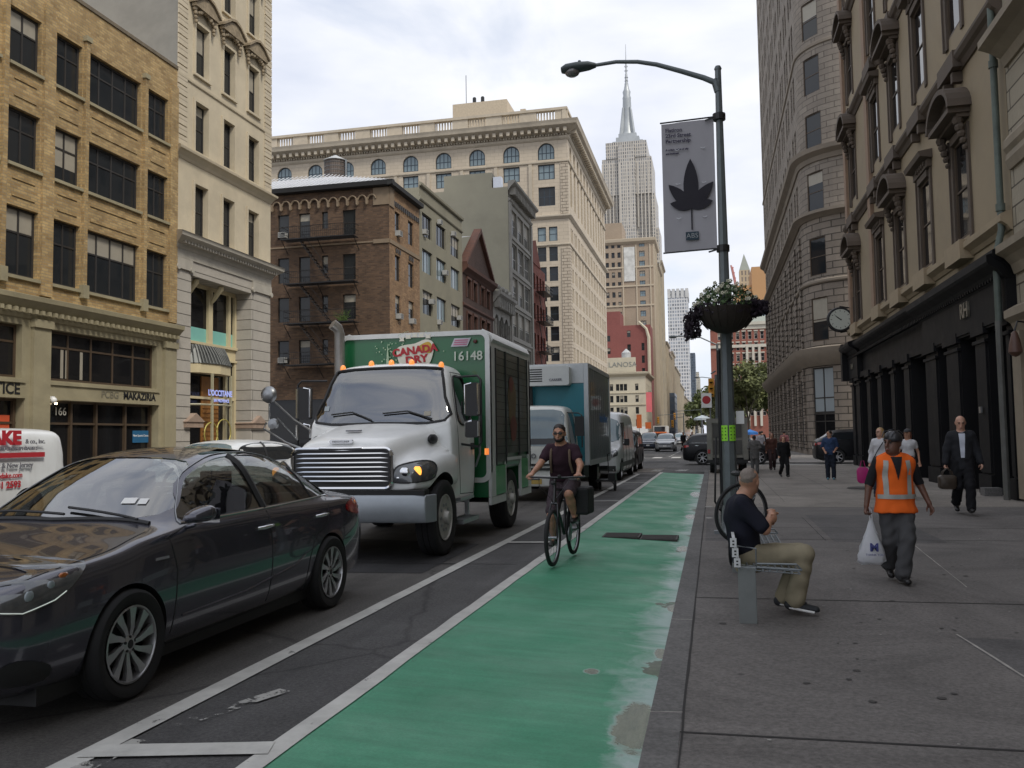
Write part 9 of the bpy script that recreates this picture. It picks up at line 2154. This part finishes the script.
for i in range(n+1):
 for j in range(nx_+1):
  x=x0+(x1-x0)*j/nx_;z=z0+(z1-z0)*i/n+.02*j/nx_;pts.append((x,ly-.02+.010*math.sin(z*5+j*.9)+.006*math.sin(x*22),z))
o=len(pts);b.add(pts+[(p[0],p[1]+.004,p[2]) for p in pts],[(i*(nx_+1)+j,i*(nx_+1)+j+1,(i+1)*(nx_+1)+j+1,(i+1)*(nx_+1)+j) for i in range(n) for j in range(nx_)]+[(o+i*(nx_+1)+j,o+(i+1)*(nx_+1)+j,o+(i+1)*(nx_+1)+j+1,o+i*(nx_+1)+j+1) for i in range(n) for j in range(nx_)])
b.build('cloth',mat('banner_grey',(.37,.36,.385),.7,var=.06,ns=3),bn,smooth=60,recalc=False)
b=MB();cx=(x0+x1)/2+.03
def leaf(bx_,bz,ang,L_,w_):
 o_=[];
 for k in range(9):t=k/8;o_.append((t*L_,w_*math.sin(PI*min(1,t*.93+.07))**.8*(1-t*.15)))
 for k in range(8,-1,-1):t=k/8;o_.append((t*L_,-w_*math.sin(PI*min(1,t*.93+.07))**.8*(1-t*.15)))
 c_,s__=math.cos(ang),math.sin(ang);return[(bx_+x*c_-y*s__,bz+x*s__+y*c_) for x,y in o_]
zc=5.12
for i,(ang,L_,w_) in enumerate(((PI/2,.78,.125),(R(48),.52,.10),(R(132),.52,.10),(R(14),.34,.085),(R(166),.34,.085))):b.prism(leaf(cx,zc+.0,ang,L_,w_),1,ly-.048-.001*i,ly-.040)
b.box(cx-.010,cx+.010,ly-.046,ly-.040,4.76,5.2);b.build('leaf_print',mat('print_black',(.012,.010,.018),.7,var=.1),bn)
tm=mat('print_plum',(.035,.03,.06),.7,var=0)
for i,(tx,sz) in enumerate((('Flatiron',.085),('23rd Street',.085),('Partnership',.085),('A collaborative of city',.040),('and business',.040))):
 text('lettering',tx,sz,faceS((x0+.06,ly-.046,6.38-.088*i-(.05 if i>2 else 0)+(.028 if i>3 else 0))),tm,bn,align='LEFT',ext=.001,bold=.002)
b=MB();b.box(cx-.10,cx+.10,ly-.046,ly-.040,4.60,4.73);lg=b.build('logo',mat('logo_teal',(.012,.035,.055),.6),bn);text('lettering','ABS',.11,faceS((cx,ly-.048,4.665)),mat('print_grey',(.3,.32,.33),.6,var=0),lg,ext=.001)
for k in range(6):
 b=MB();xx,z=cx+(-.2 if k%2 else .2),4.95+.55*(k//2);b.tube([(xx-.035,ly-.05,z+.012),(xx,ly-.055,z-.008),(xx+.035,ly-.05,z+.012)],.006,5);b.build('wind_slit',MATS['alu'],bn)
fb=thing('flower_basket','hanging bowl of white flowers with dark purple trailing leaves on the lamp post','flower basket',(lx+.01,ly-.32,3.1))
fx,fy=lx+.01,ly-.34
b=MB();b.lathe([(.0,3.06),(.16,3.09),(.30,3.17),(.39,3.30),(.43,3.44),(.41,3.45),(.36,3.38)],(fx,fy,0),28)
for k in range(20):a=2*PI*k/20;b.tube([(fx+.44*math.cos(a),fy+.44*math.sin(a),3.45),(fx+.40*math.cos(a),fy+.40*math.sin(a),3.28),(fx+.28*math.cos(a),fy+.28*math.sin(a),3.14)],.006,4)
b.build('bowl',mat('basket_brown',(.025,.018,.013),.8,var=.3,ns=12),fb,smooth=40)
b=MB();b.tube([(lx,ly,3.30),(fx,fy+.2,3.28)],.03,6);b.tube([(lx,ly,3.75),(fx,fy+.3,3.45)],.02,6);b.build('bracket',MATS['black_metal'],fb)
def foliage(name,m,gen,n,sz,rnd,par,flat=.5):
 vs,fs=[],[]
 for i in range(n):
  p,d=gen(rnd);nn=(d+Vector((rnd.gauss(0,.5),rnd.gauss(0,.5),rnd.gauss(0,.4)))).normalized();a=nn.orthogonal().normalized();th=rnd.uniform(0,6.28);u=a*math.cos(th)+nn.cross(a)*math.sin(th);w_=nn.cross(u);s=sz*rnd.uniform(.6,1.4);o=len(vs)
  vs+=[tuple(p-u*s),tuple(p+w_*s*flat),tuple(p+u*s+nn*s*.2),tuple(p-w_*s*flat)];fs.append((o,o+1,o+2,o+3))
 m_=MB();m_.v=vs;m_.f=fs;m_.m=[0]*len(fs);return m_.build(name,m,par,recalc=False)
rnd=random.Random(8)
def dome(r):
 a,t=r.uniform(0,6.28),r.uniform(0,1)**.6;q=r.uniform(.75,1.0);rr_=.46*q*math.sin(t*1.5);return Vector((fx+rr_*math.cos(a)*(1.1+.15*math.sin(3*a)),fy+rr_*math.sin(a),3.42+.40*q*math.cos(t*1.5)*(1+.15*math.sin(4*a)))),Vector((math.cos(a)*math.sin(t),math.sin(a)*math.sin(t),math.cos(t)))
foliage('leaves',mat('basket_leaf',(.045,.085,.022),.6,var=.4,ns=9),dome,1500,.030,rnd,fb)
def trail(r):
 sd=r.choice((-1,-1,1,1,0));t=r.uniform(0,1)
 if sd==0:a=r.uniform(0,6.28);return Vector((fx+.44*math.cos(a),fy+.44*math.sin(a)*.9,3.42+r.uniform(-.08,.08))),Vector((math.cos(a),math.sin(a),0))
 if sd<0:x=-.36-.24*t;z=3.50-.10*t+.0-(r.uniform(0,.42) if t>.25 else r.uniform(0,.14))
 else:x=.34+.26*t;z=3.58-.08*t-r.uniform(0,.24)*(1.15-t*.5)
 return Vector((fx+x+r.gauss(0,.025),fy+r.uniform(-.22,.22),z)),Vector((sd,r.gauss(0,1),.2))
foliage('trailing_leaves',mat('purple_leaf',(.018,.010,.018),.6,var=.5,ns=14),trail,2300,.032,rnd,fb,.6)
fm_=mat('petal_white',(.62,.60,.46),.6,var=.1);b=MB()
for i in range(72):
 p,d=dome(rnd);p+=d.normalized()*.03
 for k in range(5):a=2*PI*k/5;b.sphere((p.x+.018*math.cos(a),p.y-.008,p.z+.018*math.sin(a)),.014,5)
b.build('blossom',fm_,fb)
b=MB();b.lathe([(.113,1.44),(.113,1.68)],(lx,ly,0),10,a0=R(200),a1=R(262));b.lathe([(.113,1.44),(.113,1.68)],(lx,ly,0),10,a0=R(274),a1=R(336));st=b.build('sticker',mat('neon_green',(.32,.75,.05),.5,var=.05),lp,recalc=False)
b=MB()
for k in range(4):
 z=1.47+.052*k
 for a in(R(215),R(245),R(288),R(318)):x,y=lx+.1145*math.cos(a),ly+.1145*math.sin(a);b.cbox((x,y,z+.012),(.022 if k%2 else .012,.004,.016),rz=a+PI/2)
b.build('sticker_print',MATS['black_ink'],st)
b=MB();b.box(lx+.12,lx+.24,ly+.05,ly+.07,1.70,1.90);b.build('plate',MATS['white_sign'],lp)
sp=thing('sign_post','slim black post standing just behind and left of the street lamp','post',(.12,14.8,.02))
b=MB();b.tube([(.12,14.8,.02),(.13,14.8,2.95)],.035,8);b.build('post',MATS['black_metal'],sp,smooth=50)
b=MB();b.cbox((.20,14.75,2.35),(.16,.10,.20));b.tube([(.13,14.8,2.35),(.2,14.75,2.35)],.02,5);b.build('signal_box',MATS['black_plastic'],sp)
b=MB();b.tube([(.05,14.6,1.5),(.02,14.5,.9),(.0,14.5,.45),(.08,14.6,.30),(.14,14.7,.55)],.018,6);b.build('cable_lock',MATS['black_plastic'],sp,smooth=60)
be=thing('bench','perforated metal street bench with grey plate legs facing the shopfronts','bench',(.35,7.3,.02))
for y in(7.28,9.9):
 b=MB();b.box(.165,.305,y-.012,y+.012,.02,.47);b.build('leg',mat('bench_plate',(.21,.225,.22),.5,.4,var=.12,ns=5,grime=.3),be,bevel=.004)
 b=MB();b.tube([(.15,y,.47),(.31,y,.47),(.31,y,.62),(.17,y,.64),(.15,y,.47)],.009,6);b.tube([(.31,y,.50),(.62,y,.50),(.66,y,.455)],.009,6);b.tube([(.31,y,.47),(.66,y,.455)],.009,6);b.build('arm_frame',MATS['galv'],be)
b=MB()
for k in range(9):x=.19+k*.056;b.tube([(x,7.24,.465-.004*k),(x,9.94,.465-.004*k)],.009,6)
for k in range(22):y=7.28+k*.124;b.tube([(.18,y,.452),(.65,y,.425)],.005,5)
b.build('seat',MATS['galv'],be,smooth=50)
for k,(x,z) in enumerate(((.165,.475),(.152,.555),(.139,.635))):
 b=MB();b.add([(x,7.22,z),(x-.014,7.22,z+.078),(x-.014,9.96,z+.078),(x,9.96,z),(x+.022,7.22,z+.002),(x+.010,7.22,z+.080),(x+.010,9.96,z+.080),(x+.022,9.96,z+.002)],[(0,1,2,3),(4,7,6,5),(0,4,5,1),(3,2,6,7),(0,3,7,4),(1,5,6,2)]);sl_=b.build('back_slat',mat('bench_white',(.62,.63,.63),.4,.2,var=.08),be)
 e_=MB();e_.box(x-.030,x+.020,7.205,7.218,z+.004,z+.074);e_.build('end_plate',MATS['bench_white'],sl_)
 h=MB()
 for(hy,dz) in((7.203,.026),(7.203,.052)):h.cbox((x-.005,hy,z+dz),(.016,.002,.012))
 q=7.3
 while q<9.9:h.cbox((x+.017,q,z+.04),(.003,.035,.030));q+=.07
 h.build('slot',MATS['black_ink'],sl_)
pb=thing('bicycle','bicycle leaning at the lamp post, its raised wheel showing behind the seated person','bicycle',(.42,10.05,.02))
b=MB();b.torus((0,0,0),.30,.017,0,48,8);w1=b.build('wheel',MATS['rubber'],pb,smooth=60,off=(0,0,0));w1.location=(-.16,-.9,.72);w1.rotation_euler=(0,R(6),R(-58))
b=MB();b.torus((0,0,0),.277,.008,0,40,6)
for k in range(16):a=2*PI*k/16;b.tube([(0,.02*math.cos(a+.5),.02*math.sin(a+.5)),(0,.272*math.cos(a),.272*math.sin(a))],.0016,4)
b.build('rim',MATS['steel'],w1,smooth=60,off=(0,0,0))
b=MB();b.torus((0,0,0),.33,.019,0,40,8);w2=b.build('wheel',MATS['rubber'],pb,smooth=60,off=(0,0,0));w2.location=(-.22,.35,.35);w2.rotation_euler=(0,R(4),R(-8))
b=MB();b.tube([(-.17,-.9,.74),(-.14,-.66,.98),(-.14,-.60,1.04)],.014,6);b.tube([(-.02,-.66,.98),(-.16,.0,.98)],.016,6);b.tube([(-.02,-.70,.88),(-.14,-.02,.42)],.018,6);b.tube([(-.14,-.02,.42),(-.17,.05,1.05)],.015,6);b.tube([(-.14,-.02,.40),(-.22,.35,.35),(-.16,.03,.92)],.010,6);b.build('frame',bm_,pb,smooth=50,off=(0,0,0))
b=MB();b.sphere((-.17,.06,1.08),.10,10,sc=(.7,1.2,.35));b.build('saddle',MATS['black_plastic'],pb,off=(0,0,0))
hc=thing('hand_cart','small black two wheeled hand cart on the lane line beside the box trucks','cart',(-2.95,24.4,.01))
b=MB();b.tube([(-2.78,24.6,.15),(-2.92,24.6,.35),(-2.95,24.6,1.02),(-2.86,24.6,1.06)],.014,6);b.box(-3.25,-2.72,24.2,24.9,.26,.31);b.box(-2.90,-2.70,24.2,24.6,.31,.50);b.build('frame',MATS['black_metal'],hc)
for x,y in((-2.72,24.3),(-3.22,24.9)):
 b=MB();b.torus((x,y,.15),.12,.032,0,20,8);b.build('wheel',MATS['rubber'],hc,smooth=60)
gx=.38
gt=thing('service_truck','grey boxy service truck half hidden behind the lamp post','truck',(.25+gx,34.5,0))
b=MB();b.box(-.55+gx,.85+gx,34.5,38.8,.62,2.05);b.box(-.62+gx,-.42+gx,34.4,34.62,.55,2.15);b.box(.75+gx,.93+gx,34.4,34.62,.55,2.15);b.box(-.42+gx,.75+gx,34.42,34.6,1.98,2.15);b.build('body',mat('dirty_steel',(.24,.23,.20),.6,.3,var=.3,ns=2,grime=.5),gt)
b=MB();b.box(-.38+gx,.70+gx,34.47,34.49,1.40,1.92);b.box(-.38+gx,.70+gx,34.47,34.49,.75,1.30);b.build('door_panel',mat('dark_panel',(.075,.072,.065),.6,var=.3,ns=2),gt)
b=MB();b.box(-.6+gx,.9+gx,34.3,34.45,.42,.54);b.box(-.5+gx,.8+gx,34.6,38.6,.35,.62);b.build('bumper',MATS['black_metal'],gt)
for x in(-.66,.50):
 for y in(35.2,38.0):wheel(gt,(x,y-34.5,.34),.34,.24,-1 if x<0 else 1,'seven','steel',rr=.6)
b=MB();b.box(-.60+gx,-.50+gx,34.38,34.42,.80,.95);b.build('taillight',MATS['tail_red'],gt)
sy=mat('signal_yellow',(.62,.30,.03),.5,var=.15)
def signal(label,x,y,z,post,arm=None,red=False):
 r=thing('traffic_signal',label,'traffic light',(x,y,.02))
 b=MB();px_,pz=post;b.tube([(px_,y,.02),(px_,y,pz)],[.09,.06],8)
 if arm:b.tube([(px_,y,z+.9),(x,y,z+.75)],.045,6)
 b.build('post',PG,r)
 b=MB();b.box(x-.14,x+.14,y-.16,y+.06,z-.45,z+.50);
 for k in range(3):b.tube([(x,y-.16,z+.33-.31*k),(x,y-.30,z+.31-.31*k)],.11,10)
 h=b.build('signal_head',sy,r)
 for k,m in enumerate((mat('lens_red',(.5,.02,.02),.3,emit=((1,.08,.04),1.5),var=0) if red else MATS['dark_red_lens'],MATS['black_plastic'],MATS['black_plastic'])):
  b=MB();b.lathe([(0,-.302),(.095,-.302)],(x,y,z+.33-.31*k),12,axis=1);b.build('lens',m,h)
signal('amber cased traffic signal right beside the slim black post',-.02,45.5,3.9,(.22,4.6),True)
signal('traffic signal hanging over the far avenue, higher of the pair',-5.4,128,4.2,(-1.6,5.4),True)
signal('traffic signal low in front of the dark far trees',-5.0,112,2.9,(-3.6,3.9),True)
signal('traffic signal seen against the dark glass front far away',-7.6,125,3.6,(-4.0,4.6),True)
def sign(name,label,x,y,z,w_,h_,m,cat='sign',post=None):
 r=thing(name,label,cat,(x,y,.02));b=MB();b.box(x-w_/2,x+w_/2,y-.03,y,z,z+h_);b.build('panel',m,r);b=MB();b.tube([(x if post is None else post,y+.04,.02),(x if post is None else post,y+.04,z+h_)],.04,6);b.build('post',MATS['galv'],r);return r
r=sign('road_sign','white road sign with a red disc beneath the amber signal',-.28,45.2,2.9,.52,.75,MATS['white_sign'],post=-.1)
b=MB();b.lathe([(0,-.036),(.21,-.036),(.21,-.03)],(-.28,45.2,3.3),18,axis=1);b.build('red_disc',MATS['red_ink'],r)
OR=mat('sign_orange2',(.70,.16,.04),.5,var=.1)
sign('works_sign','orange road works sign just right of the white nosed van roof',-12.2,118,3.6,1.0,.8,OR);sign('works_sign','tall orange road works panel left of the pink flag',-9.9,120,2.5,.7,1.9,OR);sign('works_sign','low orange road works panel above the red bus',-8.6,119,2.4,.8,.9,OR)
fl_=thing('hanging_flag','pinkish red flag hanging from the corner of the lettered cream building','flag',(-22.4,306,14));b=MB();b.tube([(-23,309,16.4),(-20.6,305,17)],.12,5);b.build('pole',MATS['steel'],fl_);b=MB();b.rings([[(-22.5+.3*i,308.2-.5*i+.2*math.sin(i*1.3+z),z),(-22.5+.3*i,308.3-.5*i+.2*math.sin(i*1.3+z),z)] for i in range(8) for z in(9.5,)],0,False,False) if False else b.box(-22.6,-20.6,305.4,305.6,9.6,16.6);b.build('cloth',mat('flag_red',(.60,.13,.14),.7,var=.15,ns=.3),fl_)
def farlamp(label,x,y,z,L_):
 r=thing('street_lamp',label,'street lamp',(x,y,0));b=MB();b.tube([(x,y,0),(x,y,z-.6)],[.12,.07],8);b.build('pole',PG,r);b=MB();b.tube([(x,y,z-.7),(x-L_*.4,y,z-.15),(x-L_*.8,y,z),(x-L_,y,z)],.05,6);b.build('arm',PG,r);b=MB();b.sphere((x-L_-.25,y,z-.03),.3,10,sc=(1,.5,.35));b.build('lamp_head',MATS['lamp_housing'],r)
farlamp('street lamp further back whose curved arm shows under the flower basket',.45,60,8.3,2.7);farlamp('most distant street lamp, its short arm left of the lamp post',.9,112,8.8,2.5)
def brolly(label,x,y,z,rad,m):
 r=thing('umbrella',label,'umbrella',(x,y,0));b=MB();b.tube([(x,y,0),(x,y,z)],.025,6);b.build('pole',MATS['alu'],r);b=MB();n=8;top=(x,y,z+rad*.38)
 for k in range(n):
  a,c=2*PI*k/n,2*PI*(k+1)/n;p,q=(x+rad*math.cos(a),y+rad*math.sin(a),z),(x+rad*math.cos(c),y+rad*math.sin(c),z);b.add([top,p,q,(p[0],p[1],z-.15),(q[0],q[1],z-.15)],[(0,1,2),(1,3,4,2)])
 b.build('canopy',m,r,recalc=False)
brolly('bright blue stall umbrella between the lamp post and the curved tower',2.25,56,1.62,.50,mat('brolly_blue',(.05,.22,.62),.6,var=.1));brolly('pale stall umbrella left of the slim black post',-.75,66,2.75,.62,mat('brolly_white',(.55,.62,.66),.6,var=.1))
bus=thing('tour_bus','small looking red and white double deck bus at the far junction','bus',(-8.9,150,0))
b=MB();b.box(-10.0,-7.8,150,159,.45,1.9);b.build('lower_body',mat('bus_red',(.42,.03,.03),.4,var=.1),bus);b=MB();b.box(-10.0,-7.8,150.05,159,1.9,3.1);b.build('upper_body',mat('bus_cream',(.5,.48,.44),.5),bus)
b=MB();b.box(-9.8,-8.0,149.95,150.0,1.0,1.75);b.box(-9.8,-8.0,149.97,150.04,2.1,2.95);b.build('windscreen',MATS['glass'],bus);b=MB();b.box(-10.05,-7.75,149.9,150.03,1.85,2.05);b.build('band',OR,bus)
for x in(-9.8,-8.0):wheel(bus,(x+8.9,1.6,.45),.45,.25,1,'seven','steel')
wt_=thing('box_truck','plain white box truck side on at the far junction, left of the bus','truck',(-12.5,146,0))
b=MB();b.box(-14.6,-10.6,146,148.3,.75,3.0);b.build('cargo_box',MATS['white_paint'],wt_);b=MB();b.box(-16.0,-14.7,146.1,148.2,.5,2.3);b.build('cab',MATS['van_white'],wt_);b=MB();b.box(-15.8,-10.8,146.3,148,.4,.74);b.build('chassis',MATS['black_metal'],wt_)
for x in(-15.2,-11.6):
 b=MB();b.lathe([(.42,145.98),(.42,146.3)],(x,0,.42),16,axis=1);b.build('wheel',MATS['rubber'],wt_)
hz=MB();hz.box(-260,260,-60,2300,-1.5,470);hm=bpy.data.materials.new('air');hm.use_nodes=True;q=hm.node_tree;q.nodes.clear();vo=q.nodes.new('ShaderNodeVolumePrincipled');oo=q.nodes.new('ShaderNodeOutputMaterial');vo.inputs['Color'].default_value=(.86,.91,1,1);vo.inputs['Density'].default_value=.00021;vo.inputs['Anisotropy'].default_value=.2;q.links.new(vo.outputs[0],oo.inputs['Volume'])
USE_HAZE=False
if USE_HAZE:tag(hz.build('haze',hm),kind='stuff')
tower('distant_building','low brown block closing the view left of the lamp post foot','building',[(-3.5,5.5,640,680,0,17,GD)],None)
for o in list(bpy.data.objects):
 if o.parent or 'category' not in o or 'group' in o:continue
 g={'person':'people on the pavement and crossing','car':'cars on the avenue','truck':'trucks and boxy vehicles on the avenue','van':'vans on the avenue','street lamp':'street lamps along the right kerb','traffic light':'traffic signals','sign':'road works and road signs','umbrella':'stall umbrellas'}.get(o['category'])
 if o.name.startswith('distant_building'):g='far buildings lining the avenue'
 if g:o['group']=g
